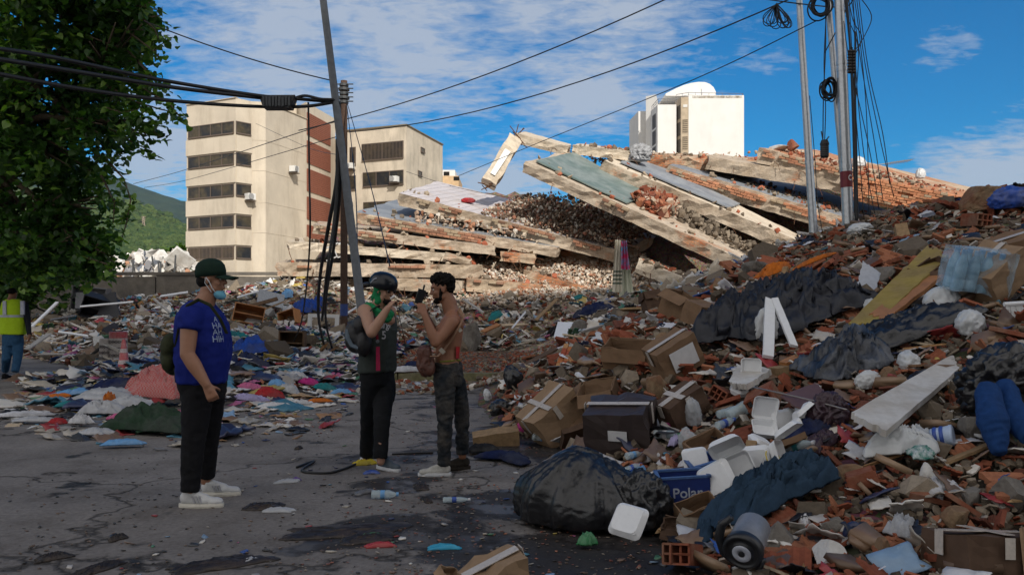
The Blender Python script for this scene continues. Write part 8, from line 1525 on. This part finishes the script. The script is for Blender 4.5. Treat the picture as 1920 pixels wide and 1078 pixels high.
    B = MB(); B.ball((-.035, 0, -.005), (.082, .074, .06), 18); B.xf(T); B.obj('hair', HAIR, t, smooth=True)
    # lowered mask with its ear loop
    B = MB(); B.ball((.055, -.0, -.1), (.05, .05, .034), 16, rot=(0, .5, 0)); B.xf(T); mk = fuse(B, 'face_mask', mat('light_blue_mask', (.16, .42, .56), .8, n=12, amt=.15, bump=.3, bs=30), t, .005, 3, .002, 20); B = MB()
    for s in (-1, 1): B.tube([(-.012, s * .086, .02), (.012, s * .085, -.01), (.03, s * .066, -.06), (.045, s * .05, -.085)], .0035, 6); B.tube([(-.015, s * .085, .018), (-.02, s * .083, -.02), (.02, s * .06, -.085)], .003, 6)
    B.xf(T); B.obj('ear_loop', mat('mask_elastic', (.6, .62, .64), .7), mk)
    # cross-body olive bag behind, with its strap
    ol = mat('olive_canvas', (.035, .04, .02), .85, n=5, amt=.3, n2=30, bump=.2, bs=60); B = MB(); B.ball(Wp(326, 668, 6.3), (.085, .13, .14), 18); B.ball(Wp(322, 650, 6.22), (.075, .1, .1), 16); B.ball(Wp(318, 680, 6.18), (.055, .07, .07), 14); bg = fuse(B, 'shoulder_bag', ol, t, .01, 5, .003, 9.); B = MB()
    B.tube([Wp(330, 650, 6.12), Wp(338, 606, 6.03), Wp(352, 573, 6.03), Wp(372, 562, 6.06), Wp(394, 572, 6.02), Wp(413, 598, 6.05), Wp(425, 625, 6.12)], .014, 8, sq=(1, .35)); B.obj('strap', ol, bg); B = MB(); B.tube([Wp(328, 690, 6.12), Wp(330, 715, 6.15), Wp(334, 700, 6.1)], .012, 6, sq=(1, .3)); B.obj('loose_strap', ol, bg)
def man2():
    t, Wp = person('man in black helmet, green scarf and grey sleeveless jersey, hand at his mouth', 706, 7.65); yw = -.52
    f = V3((math.cos(yw), math.sin(yw), 0)); T = HT(Wp(719, 546, 7.62), yw, .16); B = MB(); headprims(B, T); chain(B, [Wp(712, 565, 7.62), Wp(706, 584, 7.65)], [.058, .075]); B.ball(Wp(706, 600, 7.66), (.17, .13, .1), 16)
    sh, el, wr = Wp(684, 584, 7.5), Wp(697, 624, 7.28), Wp(727, 578, 7.32); chain(B, [sh, sh.lerp(el, .45), el], [.068, .058, .046]); chain(B, [el, el.lerp(wr, .35), wr], [.046, .046, .029])
    hand(B, wr, Wp(741, 560, 7.4) - wr, (.5, .6, .1), (.9, 1., 1.1, 1.1), s=(-.4, .5, .7), tc=.9)
    sh2, el2, wr2 = Wp(731, 584, 7.84), Wp(735, 632, 7.92), Wp(728, 676, 7.9); chain(B, [sh2, el2, wr2], [.06, .045, .028]); hand(B, wr2, (-.1, 0, -1), (-1, 0, 0), (.5, .6, .6, .6), s=f, tc=.5)
    for a, k in (((687, 846, 7.9), (691, 788, 7.72)), ((714, 852, 7.44), (716, 790, 7.5))): p = Wp(*a); chain(B, [Wp(708, 600, 7.66), Wp(707, 710, 7.66), Wp(*k), p], [.08, .04, .012, .018]); cap_(B, p + V3((0, 0, .1)), .045, p - V3((0, 0, .06)), .036)
    b = fuse(B, 'body', SK2, t, .0065, 5); eyes(T, t, b)
    B = MB(); c = lambda px, py, rx, ry: (Wp(px, py, 7.66), rx, ry)
    loft(B, [c(707, 696, .135, .185), c(708, 675, .13, .18), c(709, 650, .125, .18), c(710, 622, .125, .19), c(709, 600, .118, .195), c(708, 586, .1, .17), c(707, 576, .07, .1)], yaw=yw)
    js = mat('grey_green_jersey', (.045, .055, .05), .8, n=4, amt=.2, n2=20, bump=.1, bs=60); j = fuse(B, 'jersey', js, t, .009, 3, .009, 6., 3, (1.3, 1.3, .5)); wh = mat('jersey_print', (.5, .5, .52), .8)
    r_ = f.cross(V3((0, 0, 1))); onto(j, Wp(728, 609, 7.5), -r_, (0, 0, 1), 'Virgi', .095, wh, j, 'jersey_print', .35); onto(j, Wp(727, 629, 7.5), -r_, (0, 0, 1), '5', .1, wh, j, 'jersey_number')
    tr = mat('black_trousers', (.011, .012, .014), .85, n=5, amt=.3, n2=25, bump=.2, bs=60); B = MB(); loft(B, [c(707, 688, .12, .165), c(707, 705, .122, .168), c(707, 722, .115, .16)], yaw=yw)
    for h_, k_, a_ in ((Wp(697, 716, 7.6), Wp(691, 788, 7.72), Wp(687, 846, 7.9)), (Wp(720, 716, 7.7), Wp(716, 790, 7.5), Wp(713, 852, 7.44))): chain(B, [h_, h_.lerp(k_, .5), k_, k_.lerp(a_, .4), a_ - V3((0, 0, .035))], [.098, .088, .072, .067, .06], (False, True))
    B.ball(Wp(734, 730, 7.7), (.04, .05, .13), 14); fuse(B, 'trousers', tr, t, .009, 5, .004, 8., 6, (1, 1, 1.6))
    gy = mat('grey_mesh_shoe', (.09, .11, .13), .7, n=20, amt=.3); ws = mat('white_sole', (.55, .56, .58), .5)
    a = Wp(708, 870, 7.6); a.z = 0; shoe(t, a, -.75, .3, gy, ws, lace=gy); a = Wp(676, 862, 7.98); a.z = 0; shoe(t, a, -.35, .3, gy, ws, lace=gy)
    # helmet
    bk = mat('glossy_black_helmet', (.007, .009, .014), .28, n=3, amt=.2, spec=.4); B = MB(); TH = T @ Matrix.Translation((-.012, 0, .058)) @ Matrix.Rotation(.06, 4, 'Y'); B.lathe([(.116, -.035), (.128, -.02), (.13, .02), (.12, .06), (.094, .096), (.05, .116), (.006, .122)], 30, 0, TH @ Matrix.Diagonal((1.06, .88, .95, 1)))
    h = B.obj('helmet', bk, t, smooth=True)
    for a in (-.5, 0, .5, 2.4, 3.1, 3.9): B = MB(); B.ball((.118 * math.cos(a), .1 * math.sin(a), .042), (.026, .014, .01), 10, rot=(0, 0, a + PI / 2)); B.xf(TH); B.obj('vent', DKO, h, smooth=True)
    B = MB(); B.tube([(-.06, -.103, .0), (-.02, -.112, .04), (.0, -.108, .055)], .007, 6); B.xf(TH); B.obj('reflector', mat('grey_reflector', (.3, .32, .36), .4), h)
    B = MB(); B.ball((-.14, -.03, -.03), (.05, .06, .022), 12); B.xf(TH); B.obj('goggle_strap', BLK, h, smooth=True)
    for s in (-1, 1): B = MB(); B.tube([(-.02, s * .09, -.03), (.02, s * .082, -.08), (.045, s * .04, -.13), (.05, 0, -.14)], .005, 6); B.xf(TH); B.obj('chin_strap', BLK, h)
    B = MB()
    for s in (-1, 1): B.ball((.089, s * .031, .012), (.009, .03, .02), 14, rot=(0, 0, s * -.22))
    B.tube([(.094, -.012, .018), (.097, 0, .02), (.094, .012, .018)], .004, 6)
    for s in (-1, 1): B.tube([(.08, s * .055, .018), (.0, s * .083, .016)], .0035, 6)
    B.xf(T); B.obj('sunglasses', mat('black_lens', (.006, .006, .007), .1, spec=.8), t, smooth=True)
    B = MB(); B.ball((.05, 0, -.084), (.041, .044, .03), 14); B.ball((.03, 0, -.06), (.04, .056, .03), 14); B.xf(T); bd = fuse(B, 'beard', HAIR, t, .005, 2, .002, 40)
    # green scarf over head sides and neck
    gs = mat('green_scarf', (.015, .2, .075), .8, n=5, amt=.25, n2=20, bump=.2, bs=50); B = MB()
    for s in (-1, 1): b2 = MB(); cap_(b2, (-.02, s * .064, .02), .03, (-.0, s * .058, -.09), .028); cap_(b2, (.01, s * .06, .03), .018, (.025, s * .055, -.06), .018); b2.xf(T); [B.add(v, (l, k)) for v, l, k in zip(b2.v, b2.lv, b2.lt)]
    b2 = MB(); b2.ball((-.06, 0, -.05), (.045, .06, .07), 14); b2.xf(T); B.add(b2.v[0], (b2.lv[0], b2.lt[0]))
    nk = Wp(709, 577, 7.62); B.tube([nk + V3((.09 * math.cos(a), .09 * math.sin(a), -.02 + .02 * math.sin(a * 2) - .035 * math.cos(a - yw))) for a in [2 * PI * i / 16 for i in range(16)]], .034, 10, closed=True); B.tube([nk + V3((.1 * math.cos(a), .1 * math.sin(a), -.055 - .05 * math.cos(a - yw))) for a in [2 * PI * i / 16 for i in range(16)]], .026, 10, closed=True)
    cap_(B, nk + f * .07 + V3((0, 0, -.05)), .03, nk + f * .09 - r_ * .05 + V3((0, 0, -.1)), .016); cap_(B, nk + f * .09 - r_ * .07 + V3((0, 0, -.05)), .025, Wp(733, 592, 7.62), .018); fuse(B, 'scarf', gs, t, .007, 3, .006, 16., 3)
    # black shoulder bag, lanyard
    B = MB(); B.ball(Wp(668, 630, 7.5), (.105, .12, .15), 18); B.ball(Wp(676, 612, 7.46), (.08, .1, .1), 16); B.ball(Wp(682, 645, 7.42), (.07, .09, .11), 16); bg = fuse(B, 'shoulder_bag', mat('black_nylon', (.01, .01, .012), .55, n=6, amt=.3, bump=.2, bs=50), t, .01, 5, .004, 9.); B = MB()
    B.tube([Wp(651, 618, 7.42), Wp(652, 634, 7.38), Wp(660, 648, 7.36), Wp(672, 652, 7.35)], .02, 8, sq=(1, .5)); B.obj('grey_stripe', mat('blue_grey_strap', (.07, .1, .13), .6), bg); B = MB(); B.tube([Wp(680, 600, 7.42), Wp(697, 580, 7.44), Wp(709, 574, 7.56), Wp(727, 590, 7.74)], .016, 8, sq=(1, .35)); B.obj('strap', MATS['black_nylon'], bg)
    B = MB(); B.tube([Wp(704, 596, 7.43), Wp(706, 622, 7.42), Wp(708, 640, 7.42)], .011, 6, sq=(1, .3)); la = B.obj('lanyard', mat('dark_red_strap', (.2, .012, .03), .7, n=8, amt=.3), t); B = MB(); B.hexa([Wp(705, 695, 7.42), Wp(713, 695, 7.42), Wp(713, 695, 7.45), Wp(705, 695, 7.45), Wp(705, 650, 7.42), Wp(712, 650, 7.42), Wp(712, 650, 7.45), Wp(705, 650, 7.45)]); B.obj('strap_tail', mat('red_pink_strap', (.33, .02, .07), .7, n=14, amt=.4), la); B = MB(); B.ball(Wp(708, 640, 7.41), (.016, .01, .016), 8); B.obj('buckle', GREY, la)
    B = MB(); cap_(B, Wp(738, 556, 7.36), .012, Wp(734, 560, 7.4), .012); B.obj('held_cup', WHP, t, smooth=True); B = MB(); B.tube([Wp(740, 562, 7.36), Wp(748, 590, 7.36), Wp(757, 630, 7.38), Wp(762, 668, 7.4)], .0035, 5); B.obj('hanging_cord', BLK, t)
def man3():
    t, Wp = person('bare chested man with short black hair and dirty jeans, holding a black radio', 842, 7.35)
    T = HT(Wp(829, 543, 7.35), PI + .12, .2); B = MB(); headprims(B, T); chain(B, [Wp(838, 562, 7.35), Wp(847, 586, 7.36)], [.057, .07])
    c = lambda px0, px1, py, ry: (Wp((px0 + px1) / 2, py, 7.36), (px1 - px0) / 2 * 7.36 / F, ry)
    loft(B, [c(818, 862, 690, .155), c(816, 862, 675, .15), c(817, 864, 655, .145), c(819, 867, 632, .16), c(822, 869, 612, .18), c(828, 868, 598, .175), c(836, 864, 588, .12), c(842, 858, 581, .07)])
    B.ball(Wp(828, 617, 7.26), (.05, .07, .055), 12); B.ball(Wp(828, 617, 7.44), (.05, .07, .055), 12); B.ball(Wp(860, 607, 7.27), (.05, .08, .07), 12)
    sh, el, wr = Wp(848, 604, 7.19), Wp(817, 643, 7.1), Wp(796, 590, 7.12); chain(B, [sh, sh.lerp(el, .4), sh.lerp(el, .7), el], [.064, .054, .05, .041]); chain(B, [el, el.lerp(wr, .3), wr], [.041, .044, .027])
    hand(B, wr, Wp(786, 560, 7.16) - wr, (-.2, .9, -.2), (.75, .85, .95, 1.1), s=(-.9, -.1, .1), tc=.9)
    sh2, el2, wr2 = Wp(842, 602, 7.53), Wp(822, 636, 7.56), Wp(798, 590, 7.36); chain(B, [sh2, el2, wr2], [.058, .041, .027]); hand(B, wr2, Wp(780, 566, 7.26) - wr2, (-.3, -.9, .2), (.8, .9, 1, 1), s=(-.3, 0, 1), tc=.7)
    for a, k in (((832, 864, 7.24), (835, 788, 7.22)), ((867, 842, 7.52), (866, 776, 7.48))): p = Wp(*a); chain(B, [Wp(842, 690, 7.36), Wp(*k), p], [.05, .025, .03]); cap_(B, p + V3((0, 0, .1)), .043, p - V3((0, 0, .06)), .035)
    b = fuse(B, 'body', SK3, t, .0065, 4); eyes(T, t, b)
    B = MB(); B.ball((-.028, 0, .062), (.09, .083, .072), 22); B.ball((.028, 0, .092), (.05, .06, .032), 14); B.ball((-.062, 0, .015), (.05, .07, .055), 14); B.ball((.002, 0, .115), (.07, .06, .03), 14); B.xf(T); fuse(B, 'hair', HAIR, t, .006, 1, .011, 34., 2)
    B = MB(); B.ball((.06, 0, -.088), (.036, .036, .026), 14); B.ball((.03, 0, -.07), (.05, .0535, .03), 14); B.xf(T)
    for s in (-1, 1): b2 = MB(); cap_(b2, (.012, s * .064, -.0), .013, (.03, s * .05, -.07), .016); b2.xf(T); B.add(b2.v[0], (b2.lv[0], b2.lt[0]))
    fuse(B, 'beard', HAIR, t, .005, 1, .002, 40)
    jn = mat('dirty_dark_jeans', (.018, .022, .027), .85, n=6, amt=.4, n2=30, col2=(.06, .055, .05), bump=.3, bs=60); B = MB(); loft(B, [c(815, 864, 679, .152), c(814, 866, 692, .16), c(815, 868, 706, .162), c(818, 868, 722, .14)])
    for h_, k_, a_ in ((Wp(834, 712, 7.26), Wp(835, 788, 7.22), Wp(832, 864, 7.24)), (Wp(852, 712, 7.45), Wp(866, 776, 7.48), Wp(867, 842, 7.52))): chain(B, [h_, h_.lerp(k_, .5), k_, k_.lerp(a_, .4), a_ - V3((0, 0, .035))], [.092, .078, .062, .057, .048], (False, True))
    jo = fuse(B, 'jeans', jn, t, .009, 4, .008, 10., 8, (1, 1, 2.)); B = MB(); ring = [Wp(815, 679, 7.36), Wp(826, 678, 7.22), Wp(845, 676.5, 7.2), Wp(862, 675, 7.3), Wp(862, 675, 7.42), Wp(845, 677, 7.52), Wp(824, 679, 7.5)]; B.tube(ring, .008, 6, closed=True); B.obj('waistband', mat('olive_yellow_band', (.2, .2, .04), .8), jo)
    ws = mat('dirty_white_shoe', (.42, .41, .38), .7, n=8, amt=.3); a = Wp(846, 892, 7.24); a.z = 0; shoe(t, a, PI + .05, .28, ws, mat('white_sole', (.55, .56, .58), .5), lace=ws); a = Wp(882, 880, 7.56); a.z = 0; dk = mat('muddy_black_shoe', (.03, .025, .02), .8, n=8, amt=.4); shoe(t, a, PI + .35, .29, dk, dk, lace=dk)
    B = MB(); B.box(Wp(788, 556, 7.22), (.065, .045, .125), (.1, .3, .2), jit=.03); B.tube([Wp(793, 546, 7.24), Wp(796, 534, 7.24)], .008, 6); B.obj('radio', mat('black_radio_plastic', (.01, .01, .012), .35), t)
    br = mat('red_brown_leather', (.10, .035, .022), .5, n=6, amt=.4, n2=16, bump=.3, bs=30); B = MB(); B.ball(Wp(798, 680, 7.2), (.075, .06, .12), 18); B.ball(Wp(796, 660, 7.17), (.065, .055, .06), 16); B.ball(Wp(805, 690, 7.16), (.05, .05, .07), 14)
    for k in range(4): cap_(B, Wp(786 + 6 * k, 655, 7.12), .014, Wp(789 + 5 * k, 690, 7.12), .01)
    bg = fuse(B, 'leather_bag', br, t, .008, 3, .005, 12.); B = MB(); B.tube([Wp(806, 668, 7.1), Wp(820, 668, 7.12), Wp(832, 656, 7.165), Wp(846, 638, 7.17), Wp(861, 612, 7.15), Wp(869, 595, 7.2), Wp(860, 580, 7.3)], .022, 8, sq=(1, .28)); B.obj('strap', mat('tan_leather_strap', (.26, .15, .09), .6, n=10, amt=.3), bg); B = MB(); B.box(Wp(829, 658, 7.13), (.05, .01, .035), (0, .8, 0)); B.box(Wp(862, 618, 7.15), (.04, .01, .03), (0, .9, 0)); B.obj('strap_buckle', mat('pale_metal', (.4, .36, .3), .4, .7), bg)
    B = MB(); B.hexa([Wp(855, 672, 7.22), Wp(861, 672, 7.26), Wp(861, 672, 7.28), Wp(855, 672, 7.24), Wp(855, 650, 7.22), Wp(862, 650, 7.26), Wp(862, 650, 7.28), Wp(855, 650, 7.24)]); B.obj('red_tag', cmat('fabric', 'red'), t)
def man4():
    t, Wp = person('person walking away in a fluorescent yellow safety vest and blue jeans, at the left edge', 22, 17.4)
    T = HT(Wp(24, 551, 17.4), PI / 2 - .3, .1); B = MB(); headprims(B, T); sh, el, wr = Wp(46, 572, 17.4), Wp(52, 602, 17.4), Wp(55, 628, 17.3); chain(B, [sh, el, wr], [.06, .045, .03]); hand(B, wr, (0, 0, -1), (-1, 0, 0), (.4, .5, .5, .5), s=(0, 1, 0)); sh2, el2, wr2 = Wp(2, 572, 17.4), Wp(-5, 602, 17.4), Wp(-6, 628, 17.5); chain(B, [sh2, el2, wr2], [.06, .045, .03]); hand(B, wr2, (0, 0, -1), (1, 0, 0), (.4, .5, .5, .5), s=(0, 1, 0)); cap_(B, Wp(24, 562, 17.4), .06, Wp(24, 575, 17.4), .08); [chain(B, [Wp(24, 580, 17.4), q], [.07, .05]) for q in (sh, sh2)]; fuse(B, 'body', SK3, t, .011, 3); B = MB(); B.ball((-.025, 0, .045), (.095, .085, .08), 16); B.xf(T); B.obj('hair', HAIR, t, smooth=True)
    dk = mat('dark_sweater', (.02, .022, .03), .9, n=5); B = MB(); chain(B, [sh, el, wr], [.075, .058, .045], (False, True)); chain(B, [sh2, el2, wr2], [.075, .058, .045], (False, True)); c = lambda px, py, rx, ry: (Wp(px, py, 17.4), rx, ry); loft(B, [c(24, 630, .2, .14), c(24, 600, .21, .14), c(24, 570, .2, .13), c(24, 562, .1, .08)]); fuse(B, 'sweater', dk, t, .014, 3)
    B = MB(); loft(B, [c(24, 627, .25, .17), c(24, 600, .245, .17), c(24, 580, .235, .165), c(24, 566, .2, .14), c(24, 561, .13, .09)]); v = fuse(B, 'safety_vest', mat('fluorescent_yellow', (.42, .62, .02), .7, n=5, amt=.12), t, .014, 3, .004, 7.)
    rf = mat('silver_tape', (.4, .42, .5), .4); B = MB(); loft(B, [c(24, 595, .25, .176), c(24, 590.5, .25, .176)]); B.obj('reflective_band', rf, v)
    for x in (8, 41): B = MB(); p = Wp(x, 590, 17.2); q = Wp(x, 564, 17.24); B.hexa([p + V3((-.035, 0, 0)), p + V3((.035, 0, 0)), p + V3((.035, .05, 0)), p + V3((-.035, .05, 0)), q + V3((-.035, 0, 0)), q + V3((.035, 0, 0)), q + V3((.035, .05, 0)), q + V3((-.035, .05, 0))]); B.obj('reflective_band', rf, v)
    B = MB(); loft(B, [c(24, 622, .19, .14), c(24, 640, .2, .15), c(24, 648, .18, .14)])
    for h_, k_, a_ in ((Wp(15, 645, 17.4), Wp(12, 672, 17.25), Wp(10, 694, 17.6)), (Wp(33, 645, 17.4), Wp(33, 670, 17.3), Wp(28, 697, 17.2))): chain(B, [h_, k_, a_], [.11, .085, .07], (False, True))
    fuse(B, 'jeans', mat('mid_blue_denim', (.03, .085, .17), .85, n=6, amt=.3, n2=20), t, .014, 3, .004, 8.); dk2 = mat('dark_boot', (.015, .014, .014), .7)
    for a in ((10, 17.5), (29, 17.1)): p = Wp(a[0], 700, a[1]); p.z = 0; shoe(t, p - V3((.02, .08, 0)), PI / 2 - .1, .29, dk2, dk2)
man1(); man2(); man3(); man4()
def jeans(label, a, b, c, r):
    a, b, c = P(*a), P(*b), P(*c); t = bare('jeans', label, 'jeans', Matrix.Translation(c)); B = MB(); chain(B, [a - c, b - c, V3((0, 0, 0))], [r, r * 1.3, r * .65], (False, True)); fuse(B, 'trouser_leg', mat('blue_denim', (.012, .045, .15), .85, n=5, amt=.3, n2=20, bump=.3, bs=30), t, .009, 2, .012, 7., 3, (1, 1, .5))
jeans('blue jeans leg hanging from under the black bag at the right edge', (1852, 735, 5.5), (1862, 790, 5.3), (1876, 848, 5.2), .062); jeans('second blue jeans leg, cut off by the right edge', (1885, 730, 5.6), (1902, 780, 5.4), (1928, 822, 5.2), .06)
hz_ = MB(); hz_.box((0, 1900, 330), (7400, 4600, 670)); hz_o = hz_.obj('haze', []); tag(hz_o, 'thin blue haze over the far hills', 'haze', kind='stuff')
hm = bpy.data.materials.new('haze_air'); hm.use_nodes = True; hm.node_tree.nodes.clear(); hv = N(hm.node_tree, 'ShaderNodeVolumePrincipled', Density=.00005, Anisotropy=.2); hv.inputs['Color'].default_value = (.62, .78, 1, 1); ho = N(hm.node_tree, 'ShaderNodeOutputMaterial'); hm.node_tree.links.new(hv.outputs[0], ho.inputs['Volume']); hz_o.data.materials.append(hm)
